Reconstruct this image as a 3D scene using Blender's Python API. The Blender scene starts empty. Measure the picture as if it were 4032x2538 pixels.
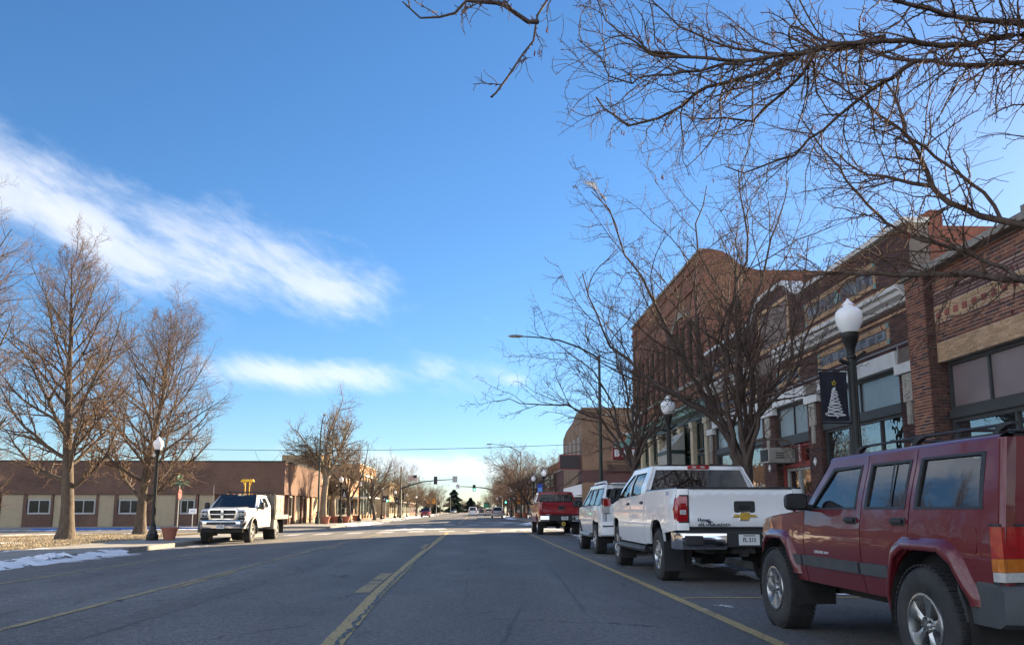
import bpy, math, random
import numpy as np
from mathutils import Vector, Matrix, geometry as geo
R = math.radians
SC = bpy.context.scene
COL = SC.collection
rnd = random.Random(7)

# ------------------------------------------------------------------ camera, sky, sun, exposure
cam_d = bpy.data.cameras.new('camera'); cam = bpy.data.objects.new('camera', cam_d); COL.objects.link(cam)
cam_d.sensor_width = 36; cam_d.lens = 28.57; cam_d.shift_y = 0.0603
cam_d.clip_start = 0.05; cam_d.clip_end = 8000
cam.location = (0, 0, 1.08); cam.rotation_euler = (R(90 + 8.83), 0, R(-2.56))
SC.camera = cam
SUN_AZ, SUN_EL = 46.0, 18.5            # degrees to the right of the street's direction (+Y), above the horizon
W = bpy.data.worlds.new('World'); SC.world = W; W.use_nodes = True

def world_nodes():
    nt = W.node_tree; N = nt.nodes; L = nt.links; N.clear()
    out = N.new('ShaderNodeOutputWorld'); bg = N.new('ShaderNodeBackground'); bg.inputs[1].default_value = 0.125
    sky = N.new('ShaderNodeTexSky'); sky.sky_type = 'NISHITA'; sky.sun_disc = False
    sky.sun_elevation = R(SUN_EL); sky.sun_rotation = R(SUN_AZ); sky.altitude = 900
    sky.air_density = 0.95; sky.dust_density = 0.25; sky.ozone_density = 3.5
    hsv = N.new('ShaderNodeHueSaturation'); hsv.inputs['Saturation'].default_value = 1.14; hsv.inputs['Value'].default_value = .325
    L.new(sky.outputs[0], hsv.inputs['Color'])
    tc = N.new('ShaderNodeTexCoord'); sep = N.new('ShaderNodeSeparateXYZ'); L.new(tc.outputs['Generated'], sep.inputs[0])
    def m(op, a, b=None, c=None, clamp=False):
        n = N.new('ShaderNodeMath'); n.operation = op; n.use_clamp = clamp
        for i, q in enumerate((a, b, c)):
            if q is None: continue
            if isinstance(q, (int, float)): n.inputs[i].default_value = q
            else: L.new(q, n.inputs[i])
        return n.outputs[0]
    az = m('ARCTAN2', sep.outputs[0], sep.outputs[1]); el = m('ARCSINE', sep.outputs[2])
    # cloud banks: azimuth, elevation, half length, half height, tilt (radians), strength
    banks = [(-.40, .300, .30, .066, -.15, .90), (-.58, .330, .22, .080, -.18, .90), (-.22, .265, .16, .048, -.12, .84), (-.50, .255, .16, .020, -.12, .6), (-.30, .318, .16, .03, -.1, .55),
             (-.185, .163, .150, .025, .0, .95), (-.03, .163, .035, .013, .1, .55), (.045, .160, .032, .013, 0, .8), (.0, .168, .14, .034, 0, .62), (-.10, .234, .03, .010, 0, .45), (.113, .303, .026, .010, .2, .5),
             (-.035, .052, .12, .020, -.06, 1.05), (-.27, .066, .16, .014, 0, .55), (.10, .035, .22, .022, 0, .7), (-.45, .04, .2, .02, 0, .6)]
    tot = None
    for a0, e0, sa, se, t, k in banks:
        da = m('SUBTRACT', az, a0); de = m('SUBTRACT', el, e0)
        x = m('ADD', m('MULTIPLY', da, math.cos(t)/sa), m('MULTIPLY', de, math.sin(t)/sa))
        y = m('ADD', m('MULTIPLY', da, -math.sin(t)/se), m('MULTIPLY', de, math.cos(t)/se))
        d = m('ADD', m('MULTIPLY', x, x), m('MULTIPLY', y, y))
        v = m('MULTIPLY', m('EXPONENT', m('MULTIPLY', d, -.8)), k)
        tot = v if tot is None else m('MAXIMUM', tot, v)
    # outside the view broken cloud, mirrored by the car windows, thickened to fill shade
    away = N.new('ShaderNodeMapRange'); away.interpolation_type = 'SMOOTHSTEP'; away.inputs['From Min'].default_value = .72; away.inputs['From Max'].default_value = 1.05; L.new(m('ABSOLUTE', m('SUBTRACT', az, .04)), away.inputs['Value'])
    lowc = N.new('ShaderNodeMapRange'); lowc.interpolation_type = 'SMOOTHSTEP'; lowc.inputs['From Min'].default_value = 1.25; lowc.inputs['From Max'].default_value = .5; L.new(el, lowc.inputs['Value'])
    tot = m('MAXIMUM', tot, m('MULTIPLY', m('MULTIPLY', away.outputs[0], lowc.outputs[0]), .80))
    cmb = N.new('ShaderNodeCombineXYZ'); L.new(az, cmb.inputs[0]); L.new(m('ADD', el, m('MULTIPLY', az, .36)), cmb.inputs[1])
    def noise(sx, sy, sc, det, rough, dist):
        mp = N.new('ShaderNodeMapping'); mp.inputs['Scale'].default_value = (sx, sy, 1); L.new(cmb.outputs[0], mp.inputs[0])
        n = N.new('ShaderNodeTexNoise'); n.inputs['Scale'].default_value = sc; n.inputs['Detail'].default_value = det
        n.inputs['Roughness'].default_value = rough; n.inputs['Distortion'].default_value = dist; L.new(mp.outputs[0], n.inputs['Vector'])
        return n.outputs[0]
    n1 = noise(1, 2.4, 5.0, 8, .58, .35); n2 = noise(1, 2.2, 15, 7, .62, .3)
    nn = m('ADD', m('MULTIPLY', n1, .72), m('MULTIPLY', n2, .34))
    dens = m('ADD', m('MULTIPLY', m('SUBTRACT', nn, .53), 2.1), m('SUBTRACT', m('MULTIPLY', tot, 1.0), .37))
    ss = N.new('ShaderNodeMapRange'); ss.interpolation_type = 'SMOOTHSTEP'
    ss.inputs['From Min'].default_value = -.04; ss.inputs['From Max'].default_value = .98; L.new(dens, ss.inputs['Value'])
    fac = m('MULTIPLY', ss.outputs[0], .93)
    # thick cores and undersides greyer, thin rims white
    ramp = N.new('ShaderNodeValToRGB'); L.new(m('ADD', ss.outputs[0], m('MULTIPLY', m('SUBTRACT', n2, .5), .9)), ramp.inputs[0])
    ramp.color_ramp.elements[0].color = (1.75, 1.88, 2.12, 1); ramp.color_ramp.elements[1].color = (1.55, 1.63, 1.8, 1); ramp.color_ramp.elements[1].position = .95
    e = ramp.color_ramp.elements.new(.55); e.color = (1.92, 1.93, 1.97, 1)
    # sky near the horizon toned down: its brightest values are compressed
    sg = N.new('ShaderNodeSeparateColor'); L.new(hsv.outputs[0], sg.inputs[0]); kf = m('DIVIDE', 1.12, m('ADD', 1.0, m('MULTIPLY', sg.outputs[1], .24)))
    sc_ = N.new('ShaderNodeVectorMath'); sc_.operation = 'SCALE'; L.new(hsv.outputs[0], sc_.inputs[0]); L.new(kf, sc_.inputs['Scale'])
    mix = N.new('ShaderNodeMix'); mix.data_type = 'RGBA'; L.new(fac, mix.inputs['Factor']); L.new(sc_.outputs[0], mix.inputs['A']); 
    # unseen cloud outside the view is brightened as added fill for the shade
    br = N.new('ShaderNodeVectorMath'); br.operation = 'SCALE'; L.new(ramp.outputs[0], br.inputs[0]); L.new(m('ADD', 1.0, m('MULTIPLY', away.outputs[0], 1.5)), br.inputs['Scale']); L.new(br.outputs[0], mix.inputs['B'])
    L.new(mix.outputs['Result'], bg.inputs[0]); L.new(bg.outputs[0], out.inputs[0])
world_nodes()
sun_d = bpy.data.lights.new('sun', 'SUN'); sun = bpy.data.objects.new('sun', sun_d); COL.objects.link(sun)
sun_d.energy = 4.4; sun_d.angle = R(.55); sun_d.color = (1, .78, .50)
sv = Vector((math.sin(R(SUN_AZ))*math.cos(R(SUN_EL)), math.cos(R(SUN_AZ))*math.cos(R(SUN_EL)), math.sin(R(SUN_EL))))
sun.rotation_euler = sv.to_track_quat('Z', 'Y').to_euler(); sun.location = sv*60
SC.view_settings.view_transform = 'Standard'; SC.view_settings.look = 'None'
SC.view_settings.exposure = 2.4; SC.view_settings.gamma = 1.0; SC.view_settings.use_curve_mapping = False

# ------------------------------------------------------------------ materials
MATS = {}
def srgb(h):
    h = h.lstrip('#'); c = [int(h[i:i+2], 16)/255 for i in (0, 2, 4)]
    return tuple((x/12.92 if x <= .04045 else ((x+.055)/1.055)**2.4) for x in c)
class NT:
    def __init__(s, name):
        s.m = bpy.data.materials.new(name); s.m.use_nodes = True; s.t = s.m.node_tree; s.N = s.t.nodes; s.L = s.t.links
        s.b = s.N['Principled BSDF']; MATS[name] = s.m
        g = s.N.new('ShaderNodeNewGeometry'); s.pos = g.outputs['Position']; s.isl = g.outputs['Random Per Island']
        s.obj = s.N.new('ShaderNodeTexCoord').outputs['Object']
    def set(s, k, v):
        i = s.b.inputs[k]
        if hasattr(v, 'is_linked') or hasattr(v, 'links'): s.L.new(v, i)
        else: i.default_value = v
    def math(s, op, a, b=None, clamp=False):
        n = s.N.new('ShaderNodeMath'); n.operation = op; n.use_clamp = clamp
        for i, q in enumerate((a, b)):
            if q is None: continue
            if isinstance(q, (int, float)): n.inputs[i].default_value = q
            else: s.L.new(q, n.inputs[i])
        return n.outputs[0]
    def noise(s, scale, detail=4, rough=.55, vec=None, dist=0, mscale=None):
        v = vec or s.pos
        if mscale:
            mp = s.N.new('ShaderNodeMapping'); mp.inputs['Scale'].default_value = mscale; s.L.new(v, mp.inputs[0]); v = mp.outputs[0]
        n = s.N.new('ShaderNodeTexNoise'); n.inputs['Scale'].default_value = scale; n.inputs['Detail'].default_value = detail
        n.inputs['Roughness'].default_value = rough; n.inputs['Distortion'].default_value = dist; s.L.new(v, n.inputs['Vector'])
        return n.outputs[0]
    def ramp(s, fac, stops):
        r = s.N.new('ShaderNodeValToRGB'); s.L.new(fac, r.inputs[0]); cr = r.color_ramp
        while len(cr.elements) < len(stops): cr.elements.new(.5)
        for e, (p, c) in zip(cr.elements, stops):
            e.position = p; e.color = (*c, 1) if len(c) == 3 else c
        return r.outputs[0]
    def mix(s, fac, a, b, blend='MIX'):
        n = s.N.new('ShaderNodeMix'); n.data_type = 'RGBA'; n.blend_type = blend
        for k, q in (('Factor', fac), ('A', a), ('B', b)):
            if isinstance(q, (int, float)): n.inputs[k].default_value = q
            elif isinstance(q, tuple): n.inputs[k].default_value = (*q, 1)
            else: s.L.new(q, n.inputs[k])
        return n.outputs['Result']
    def bump(s, h, dist=.01, strength=1):
        b = s.N.new('ShaderNodeBump'); b.inputs['Distance'].default_value = dist; b.inputs['Strength'].default_value = strength
        s.L.new(h, b.inputs['Height']); s.L.new(b.outputs[0], s.b.inputs['Normal'])
def k(c, f): return tuple(min(1, x*f) for x in c)
def M(name, col, rough=.6, metal=0, var=.2, scale=6, bump=0, bscale=60, coat=0, spec=.5, emit=0, dirt=0, dcol=(.18, .16, .13)):
    if name in MATS: return MATS[name]
    n = NT(name); f = n.noise(scale, 5)
    c = n.ramp(f, [(.25, k(col, 1-var)), (.75, k(col, 1+var))])
    if dirt:
        d = n.noise(3.1, 6, .65); df = n.math('MULTIPLY', n.ramp(d, [(.42, (0, 0, 0)), (.72, (1, 1, 1))]), dirt)
        c = n.mix(df, c, dcol)
    n.set('Base Color', c); n.set('Metallic', metal); n.set('Specular IOR Level', spec)
    n.set('Roughness', n.math('ADD', n.math('MULTIPLY', n.noise(scale*3, 3), .16*min(1, rough*2)), max(.0, rough-.08*min(1, rough*2))))
    if bump: n.bump(n.noise(bscale, 5), bump)
    if coat: n.set('Coat Weight', coat); n.set('Coat Roughness', .03)
    if emit: n.set('Emission Color', (*col, 1)); n.set('Emission Strength', emit)
    return n.m
def carpaint(name, col, flake=0, dirt=.25, metal=0.0):
    n = NT(name); d = n.noise(2.3, 6, .65, vec=n.obj)
    sx = n.N.new('ShaderNodeSeparateXYZ'); n.L.new(n.obj, sx.inputs[0])
    low = n.math('MULTIPLY', n.math('SUBTRACT', 1.0, n.math('MULTIPLY', sx.outputs[2], 1.05), True), 1.3)      # road dirt thrown up on the lower panels
    df = n.math('MULTIPLY', n.math('MULTIPLY', n.ramp(d, [(.35, (.25, .25, .25)), (.75, (1, 1, 1))]), low), dirt, True)
    n.set('Base Color', n.mix(df, (*col,), (.16, .14, .115)))
    n.set('Roughness', n.math('ADD', n.math('MULTIPLY', df, .5), .28)); n.set('Metallic', metal)
    n.set('Coat Weight', .8); n.set('Coat Roughness', .03); n.set('Coat IOR', 1.45); n.set('Specular IOR Level', .3)
    n.bump(n.noise(1.7, 2, .5, vec=n.obj), .004, .35)
    return n.m
def brickmat(name, cols, dark=.3, rough=.85):
    n = NT(name); oi = n.N.new('ShaderNodeObjectInfo')
    r = n.math('FRACT', n.math('ADD', n.isl, n.math('MULTIPLY', oi.outputs['Random'], 7.31)))
    st = [(i/len(cols), k(c, 1.8)) for i, c in enumerate(cols)]
    rp = n.N.new('ShaderNodeValToRGB'); rp.color_ramp.interpolation = 'CONSTANT'; n.L.new(r, rp.inputs[0])
    while len(rp.color_ramp.elements) < len(st): rp.color_ramp.elements.new(.5)
    for e, (p, c) in zip(rp.color_ramp.elements, st): e.position = p; e.color = (*c, 1)
    g = n.noise(26, 5, .65); big = n.noise(.9, 4)
    c = n.mix(1, rp.outputs[0], n.ramp(g, [(.3, (.72, .72, .72)), (.7, (1.15, 1.15, 1.15))]), 'MULTIPLY')
    c = n.mix(1, c, n.ramp(big, [(.3, (.75, .75, .78)), (.7, (1.1, 1.1, 1.08))]), 'MULTIPLY')
    n.set('Base Color', c); n.set('Roughness', rough); n.set('Specular IOR Level', .3); n.bump(n.noise(90, 4), .004)
    return n.m
def texbrick(name, c1, c2, mort, bw=.21, bh=.068, axis='Y', ms=.010):
    n = NT(name); sx = n.N.new('ShaderNodeSeparateXYZ'); n.L.new(n.pos, sx.inputs[0])
    cm = n.N.new('ShaderNodeCombineXYZ'); n.L.new(n.math('ADD', sx.outputs[1], sx.outputs[0]), cm.inputs[0]); n.L.new(sx.outputs[2], cm.inputs[1])
    b = n.N.new('ShaderNodeTexBrick'); n.L.new(cm.outputs[0], b.inputs['Vector'])
    c1, c2 = k(c1, 1.3), k(c2, 1.3)
    b.inputs['Color1'].default_value = (*c1, 1); b.inputs['Color2'].default_value = (*c2, 1); b.inputs['Mortar'].default_value = (*mort, 1)
    b.inputs['Scale'].default_value = 1; b.inputs['Mortar Size'].default_value = ms; b.inputs['Brick Width'].default_value = bw; b.inputs['Row Height'].default_value = bh
    b.inputs['Mortar Smooth'].default_value = .3
    big = n.noise(.5, 5, .6)
    c = n.mix(1, b.outputs[0], n.ramp(big, [(.3, (.72, .72, .74)), (.7, (1.14, 1.12, 1.1))]), 'MULTIPLY')
    c = n.mix(1, c, n.ramp(n.noise(9, 5, .7), [(.3, (.82, .82, .82)), (.7, (1.12, 1.12, 1.12))]), 'MULTIPLY')
    n.set('Base Color', c); n.set('Roughness', .87); n.set('Specular IOR Level', .3); n.bump(n.math('SUBTRACT', 1.0, b.outputs[1]), .012)
    return n.m
def glassmat(name, tint=(.012, .014, .016), refl=.12, rough=.01, wave=.002, clear=0.0):
    n = NT(name); out = n.N['Material Output']
    gl = n.N.new('ShaderNodeBsdfGlossy'); gl.inputs['Roughness'].default_value = rough
    df = n.N.new('ShaderNodeBsdfDiffuse'); n.L.new(n.ramp(n.noise(1.1, 3, vec=n.obj), [(.3, k(tint, .6)), (.7, k(tint, 1.5))]), df.inputs[0])
    body = df.outputs[0]
    if clear:
        tr = n.N.new('ShaderNodeBsdfTransparent'); tr.inputs[0].default_value = (.72, .78, .76, 1); m2 = n.N.new('ShaderNodeMixShader'); m2.inputs[0].default_value = clear
        n.L.new(df.outputs[0], m2.inputs[1]); n.L.new(tr.outputs[0], m2.inputs[2]); body = m2.outputs[0]
    # two-sided Schlick reflectance of a pane
    gg = n.N.new('ShaderNodeNewGeometry'); dt = n.N.new('ShaderNodeVectorMath'); dt.operation = 'DOT_PRODUCT'; n.L.new(gg.outputs['Normal'], dt.inputs[0]); n.L.new(gg.outputs['Incoming'], dt.inputs[1])
    sch = n.math('ADD', n.math('MULTIPLY', n.math('POWER', n.math('SUBTRACT', 1.0, n.math('ABSOLUTE', dt.outputs['Value']), True), 5.0), .96), .04)
    fac = n.math('ADD', n.math('MULTIPLY', sch, 1.0-refl), refl, True)
    mx = n.N.new('ShaderNodeMixShader'); n.L.new(fac, mx.inputs[0]); n.L.new(body, mx.inputs[1]); n.L.new(gl.outputs[0], mx.inputs[2])
    b = n.N.new('ShaderNodeBump'); b.inputs['Distance'].default_value = wave; n.L.new(n.noise(2.2, 2, vec=n.obj), b.inputs['Height'])
    n.L.new(b.outputs[0], gl.inputs['Normal']); n.L.new(mx.outputs[0], out.inputs[0])
    return n.m

# ------------------------------------------------------------------ mesh builder
def tag(o, label=None, cat=None, group=None, kind=None):
    if label: o['label'] = label
    if cat: o['category'] = cat
    if group: o['group'] = group
    if kind: o['kind'] = kind
    return o
def thing(name, label, cat, loc=(0, 0, 0), rz=0, group=None):
    o = bpy.data.objects.new(name, None); COL.objects.link(o); o.empty_display_size = .2
    o.location = loc; o.rotation_euler = (0, 0, rz); return tag(o, label, cat, group)
def link(name, me, mat, parent=None, loc=None):
    o = bpy.data.objects.new(name, me); COL.objects.link(o)
    if mat and not me.materials: me.materials.append(mat)
    if parent: o.parent = parent
    if loc is not None: o.location = loc
    return o
def copy_tree(o, parent=None):
    c = o.copy(); COL.objects.link(c); c.parent = parent
    for ch in list(o.children): copy_tree(ch, c)
    return c
class MB:
    def __init__(s): s.v = []; s.f = []
    def add(s, vs, fs):
        n = len(s.v); s.v.extend(tuple(p) for p in vs); s.f.extend(tuple(i+n for i in f) for f in fs); return s
    def bx(s, x0, x1, y0, y1, z0, z1):
        return s.add([(x0,y0,z0),(x1,y0,z0),(x1,y1,z0),(x0,y1,z0),(x0,y0,z1),(x1,y0,z1),(x1,y1,z1),(x0,y1,z1)],
                     [(0,3,2,1),(4,5,6,7),(0,1,5,4),(1,2,6,5),(2,3,7,6),(3,0,4,7)])
    def box(s, c, d, rot=None):
        vs = [Vector((a*d[0]/2, b*d[1]/2, e*d[2]/2)) for e in (-1, 1) for a, b in ((-1,-1),(1,-1),(1,1),(-1,1))]
        if rot is not None: vs = [rot @ p for p in vs]
        return s.add([p+Vector(c) for p in vs], [(0,3,2,1),(4,5,6,7),(0,1,5,4),(1,2,6,5),(2,3,7,6),(3,0,4,7)])
    def tube(s, pts, rad, n=8, cap=True):
        pts = [Vector(p) for p in pts]
        if not isinstance(rad, (list, tuple)): rad = [rad]*len(pts)
        vs = []; T = []
        for i in range(len(pts)):
            t = (pts[min(i+1, len(pts)-1)]-pts[max(i-1, 0)]); T.append(t.normalized() if t.length > 1e-9 else Vector((0, 0, 1)))
        ref = Vector((0, 0, 1)) if abs(T[0].z) < .8 else Vector((1, 0, 0))
        a = (ref - T[0]*ref.dot(T[0])).normalized()
        for i, p in enumerate(pts):
            a = (a - T[i]*a.dot(T[i])).normalized(); b = T[i].cross(a)
            for j in range(n):
                q = 2*math.pi*j/n; vs.append(p + a*(rad[i]*math.cos(q)) + b*(rad[i]*math.sin(q)))
        fs = [(i*n+j, i*n+(j+1) % n, (i+1)*n+(j+1) % n, (i+1)*n+j) for i in range(len(pts)-1) for j in range(n)]
        if cap: fs += [tuple(range(n))[::-1], tuple((len(pts)-1)*n+j for j in range(n))]
        return s.add(vs, fs)
    def lathe(s, prof, c=(0, 0, 0), n=20, axis='z'):
        vs = []
        for r, h in prof:
            for j in range(n):
                q = 2*math.pi*j/n; a, b = r*math.cos(q), r*math.sin(q)
                vs.append((c[0]+a, c[1]+b, c[2]+h) if axis == 'z' else (c[0]+h, c[1]+a, c[2]+b))
        m = len(prof)
        return s.add(vs, [(i*n+j, i*n+(j+1) % n, (i+1)*n+(j+1) % n, (i+1)*n+j) for i in range(m-1) for j in range(n)])
    def prism(s, poly, f0, f1):
        # poly: list of 2-D points, f0/f1 map a point to the near and far 3-D positions
        n = len(poly); a = [f0(*p) for p in poly]; b = [f1(*p) for p in poly]
        return s.add(a+b, [tuple(range(n)), tuple(range(2*n-1, n-1, -1))] + [(i, i+n, (i+1) % n+n, (i+1) % n) for i in range(n)])
    def grid(s, rows):
        m, n = len(rows), len(rows[0])
        return s.add([p for r in rows for p in r], [(i*n+j, i*n+j+1, (i+1)*n+j+1, (i+1)*n+j) for i in range(m-1) for j in range(n-1)])
    def mesh(s, name):
        me = bpy.data.meshes.new(name); me.from_pydata(s.v, [], s.f); me.update(); return me
    def build(s, name, mat, parent=None, smooth=0, bevel=0, world=True, kind=None):
        me = s.mesh(name)
        o = link(name, me, mat, parent)
        if smooth:
            me.shade_smooth(); me.set_sharp_from_angle(angle=R(smooth))
        if bevel:
            b = o.modifiers.new('bevel', 'BEVEL'); b.width = bevel; b.segments = 2; b.limit_method = 'ANGLE'; b.angle_limit = R(40)
        if kind: o['kind'] = kind
        if parent and world and parent.type == 'EMPTY' and parent.parent is None: o.location = -parent.location
        return o
def cdt(poly, holes=(), grid=.1):
    # triangulated polygon with interior points so a curved surface can carry it
    vs = []; es = []
    for lp in [poly]+list(holes):
        # split long edges
        q = []
        for i in range(len(lp)):
            a, b = lp[i], lp[(i+1) % len(lp)]; d = math.hypot(b[0]-a[0], b[1]-a[1]); m = max(1, int(d/grid+.5))
            q += [(a[0]+(b[0]-a[0])*j/m, a[1]+(b[1]-a[1])*j/m) for j in range(m)]
        n = len(vs); vs += [Vector(p) for p in q]; es += [(n+i, n+(i+1) % len(q)) for i in range(len(q))]
    xs = [p[0] for p in poly]; ys = [p[1] for p in poly]
    nx = int((max(xs)-min(xs))/grid); ny = int((max(ys)-min(ys))/grid)
    bd = list(vs)
    for i in range(1, nx+1):
        for j in range(1, ny+1):
            p = Vector((min(xs)+i*grid, min(ys)+(j-.5*(i % 2))*grid))
            if all((p-b).length_squared > (.45*grid)**2 for b in bd): vs.append(p)
    r = geo.delaunay_2d_cdt(vs, es, [], 0, 1e-5)
    def inside(p, lp):
        c = False; j = len(lp)-1
        for i in range(len(lp)):
            if (lp[i][1] > p[1]) != (lp[j][1] > p[1]) and p[0] < (lp[j][0]-lp[i][0])*(p[1]-lp[i][1])/(lp[j][1]-lp[i][1])+lp[i][0]: c = not c
            j = i
        return c
    fs = []
    for f in r[2]:
        c = (sum(r[0][i].x for i in f)/len(f), sum(r[0][i].y for i in f)/len(f))
        if inside(c, poly) and not any(inside(c, h) for h in holes): fs.append(f)
    used = sorted({i for f in fs for i in f}); mp = {a: i for i, a in enumerate(used)}
    return [tuple(r[0][i]) for i in used], [tuple(mp[i] for i in f) for f in fs]
def surf(poly, fmap, holes=(), grid=.1, lip=None):
    v2, fs = cdt(poly, holes, grid); mb = MB(); vs = [Vector(fmap(*p)) for p in v2]; mb.add(vs, fs)
    if lip is not None:
        cnt = {}
        for f in fs:
            for i in range(len(f)):
                e = (f[i], f[(i+1) % len(f)]); kk = (min(e), max(e)); cnt.setdefault(kk, []).append(e)
        lv = Vector(lip)
        for kk, l in cnt.items():
            if len(l) == 1:
                a, b = l[0]; n = len(mb.v); mb.v += [tuple(vs[a]+lv), tuple(vs[b]+lv)]; mb.f.append((b, a, n, n+1))
    return mb
def arc(cx, cy, r, a0, a1, n=10):
    return [(cx+r*math.cos(R(a0+(a1-a0)*i/n)), cy+r*math.sin(R(a0+(a1-a0)*i/n))) for i in range(n+1)]
def rrect(x0, x1, y0, y1, r, n=3):
    return arc(x1-r, y1-r, r, 0, 90, n)+arc(x0+r, y1-r, r, 90, 180, n)+arc(x0+r, y0+r, r, 180, 270, n)+arc(x1-r, y0+r, r, 270, 360, n)
def text(name, s, size, mat, parent, loc, rot, depth=.002, align='CENTER', sx=1, vspace=1, bold=0):
    cu = bpy.data.curves.new(name, 'FONT'); cu.body = s; cu.size = size; cu.align_x = align; cu.align_y = 'CENTER'; cu.extrude = depth; cu.space_line = vspace; cu.resolution_u = 3; cu.offset = bold
    o = bpy.data.objects.new(name, cu); COL.objects.link(o); bpy.context.view_layer.update()
    me = bpy.data.meshes.new_from_object(o.evaluated_get(bpy.context.evaluated_depsgraph_get())); bpy.data.objects.remove(o)
    me.materials.clear(); q = link(name, me, mat, parent, loc); q.rotation_euler = rot; q.scale = (sx, 1, 1); return q
FACE_S = (R(90), 0, 0)              # lettering that reads from -Y
FACE_W = (R(90), 0, R(-90))         # lettering that reads from -X
FACE_E = (R(90), 0, R(90))
def gz(x):
    # height of the carriageway / kerb-side ground: level to the right, falling from the crown to the left gutter
    return 0.0 if x > -2 else -.22*((-x-2)/8.6)**1.3
def sw(x):
    # top of the left pavement and everything beyond it
    return -.09-.008*max(0, -x-13)
CURB_R, CURB_L = 5.2, -10.95
XF = 9.42                              # building line on the right
XL_ = -16.4                           # building line on the left
# ------------------------------------------------------------------ material library
def road_mat():
    n = NT('asphalt'); sx = n.N.new('ShaderNodeSeparateXYZ'); n.L.new(n.pos, sx.inputs[0])
    fine = n.noise(75, 3, .75); mid = n.noise(17, 5, .75); big = n.noise(.55, 5, .6, mscale=(1, .22, 1)); patch = n.noise(.16, 3)
    base = n.ramp(big, [(.26, (.098, .097, .094)), (.5, (.142, .139, .134)), (.76, (.198, .194, .185))])
    # tyre-polished tracks run along the lanes
    tr = n.math('MULTIPLY', n.math('ADD', n.math('SINE', n.math('MULTIPLY', n.math('ADD', sx.outputs[0], .25), 3.35)), 1.0), .5)
    base = n.mix(n.math('MULTIPLY', tr, .5), base, (.100, .099, .097))
    sp = n.ramp(fine, [(.38, (.42, .42, .43)), (.5, (1, 1, 1)), (.64, (1.95, 1.92, 1.88))])
    c = n.mix(1, base, sp, 'MULTIPLY')
    c = n.mix(1, c, n.ramp(mid, [(.36, (.62, .62, .63)), (.64, (1.36, 1.35, 1.34))]), 'MULTIPLY')
    # dried road salt
    salt = n.math('MULTIPLY', n.ramp(n.noise(.9, 7, .68, mscale=(1, .35, 1)), [(.5, (0, 0, 0)), (.78, (1, 1, 1))]), .34)
    c = n.mix(salt, c, (.29, .287, .28))
    # oil drips and old sealed seams
    oil = n.math('MULTIPLY', n.ramp(n.noise(1.6, 5, .6, mscale=(1, .3, 1)), [(.60, (0, 0, 0)), (.72, (1, 1, 1))]), .5)
    c = n.mix(oil, c, (.06, .06, .06))
    # rectangular utility patches and dark sealed seams across the lanes
    bt = n.N.new('ShaderNodeTexBrick'); bt.inputs['Scale'].default_value = 1; bt.inputs['Brick Width'].default_value = 3.6; bt.inputs['Row Height'].default_value = 9.0; bt.inputs['Mortar Size'].default_value = .012; bt.inputs['Mortar Smooth'].default_value = 0; bt.offset = .37
    bt.inputs['Color1'].default_value = (.80, .80, .80, 1); bt.inputs['Color2'].default_value = (1.12, 1.12, 1.12, 1); bt.inputs['Mortar'].default_value = (.5, .5, .5, 1); wq = n.N.new('ShaderNodeVectorMath'); wq.operation = 'ADD'; n.L.new(n.pos, wq.inputs[0]); nq = n.N.new('ShaderNodeTexNoise'); nq.inputs['Scale'].default_value = 2.1; nq.inputs['Detail'].default_value = 5; n.L.new(n.pos, nq.inputs['Vector']); sq = n.N.new('ShaderNodeVectorMath'); sq.operation = 'SCALE'; sq.inputs['Scale'].default_value = .22; n.L.new(nq.outputs['Color'], sq.inputs[0]); n.L.new(sq.outputs[0], wq.inputs[1]); n.L.new(wq.outputs[0], bt.inputs['Vector'])
    c = n.mix(n.math('MULTIPLY', n.ramp(n.noise(.30, 3), [(.40, (0, 0, 0)), (.60, (1, 1, 1))]), .75), c, n.mix(1, c, bt.outputs[0], 'MULTIPLY'))
    vo = n.N.new('ShaderNodeTexVoronoi'); vo.feature = 'DISTANCE_TO_EDGE'; vo.inputs['Scale'].default_value = .33
    wv = n.N.new('ShaderNodeVectorMath'); wv.operation = 'ADD'; n.L.new(n.pos, wv.inputs[0])
    nz = n.N.new('ShaderNodeTexNoise'); nz.inputs['Scale'].default_value = 1.3; nz.inputs['Detail'].default_value = 6; n.L.new(n.pos, nz.inputs['Vector']); n.L.new(nz.outputs['Color'], wv.inputs[1])
    n.L.new(wv.outputs[0], vo.inputs['Vector'])
    ck = n.math('MULTIPLY', n.math('LESS_THAN', vo.outputs['Distance'], .006), n.ramp(n.noise(.35, 2), [(.48, (0, 0, 0)), (.56, (1, 1, 1))]))
    c = n.mix(n.math('MULTIPLY', ck, .75), c, (.03, .03, .03))
    n.set('Base Color', c); n.set('Roughness', n.ramp(big, [(.2, (.70,)*3), (.8, (.9,)*3)])); n.set('Specular IOR Level', .35)
    n.bump(n.math('ADD', n.math('MULTIPLY', fine, .6), mid), .006, .9)
    return n.m
def paint_mat(name, col, wear=.5):
    n = NT(name); f = n.noise(38, 6, .72); g = n.noise(2.1, 4)
    w = n.ramp(n.math('ADD', n.math('MULTIPLY', f, .75), n.math('MULTIPLY', g, .4)), [(wear, (0, 0, 0)), (wear+.12, (1, 1, 1))])
    c = n.mix(w, n.ramp(g, [(.3, k(col, .82)), (.7, k(col, 1.1))]), (.06, .06, .06))
    n.set('Base Color', c); n.set('Roughness', .75); n.bump(n.noise(150, 3), .004)
    return n.m
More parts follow.
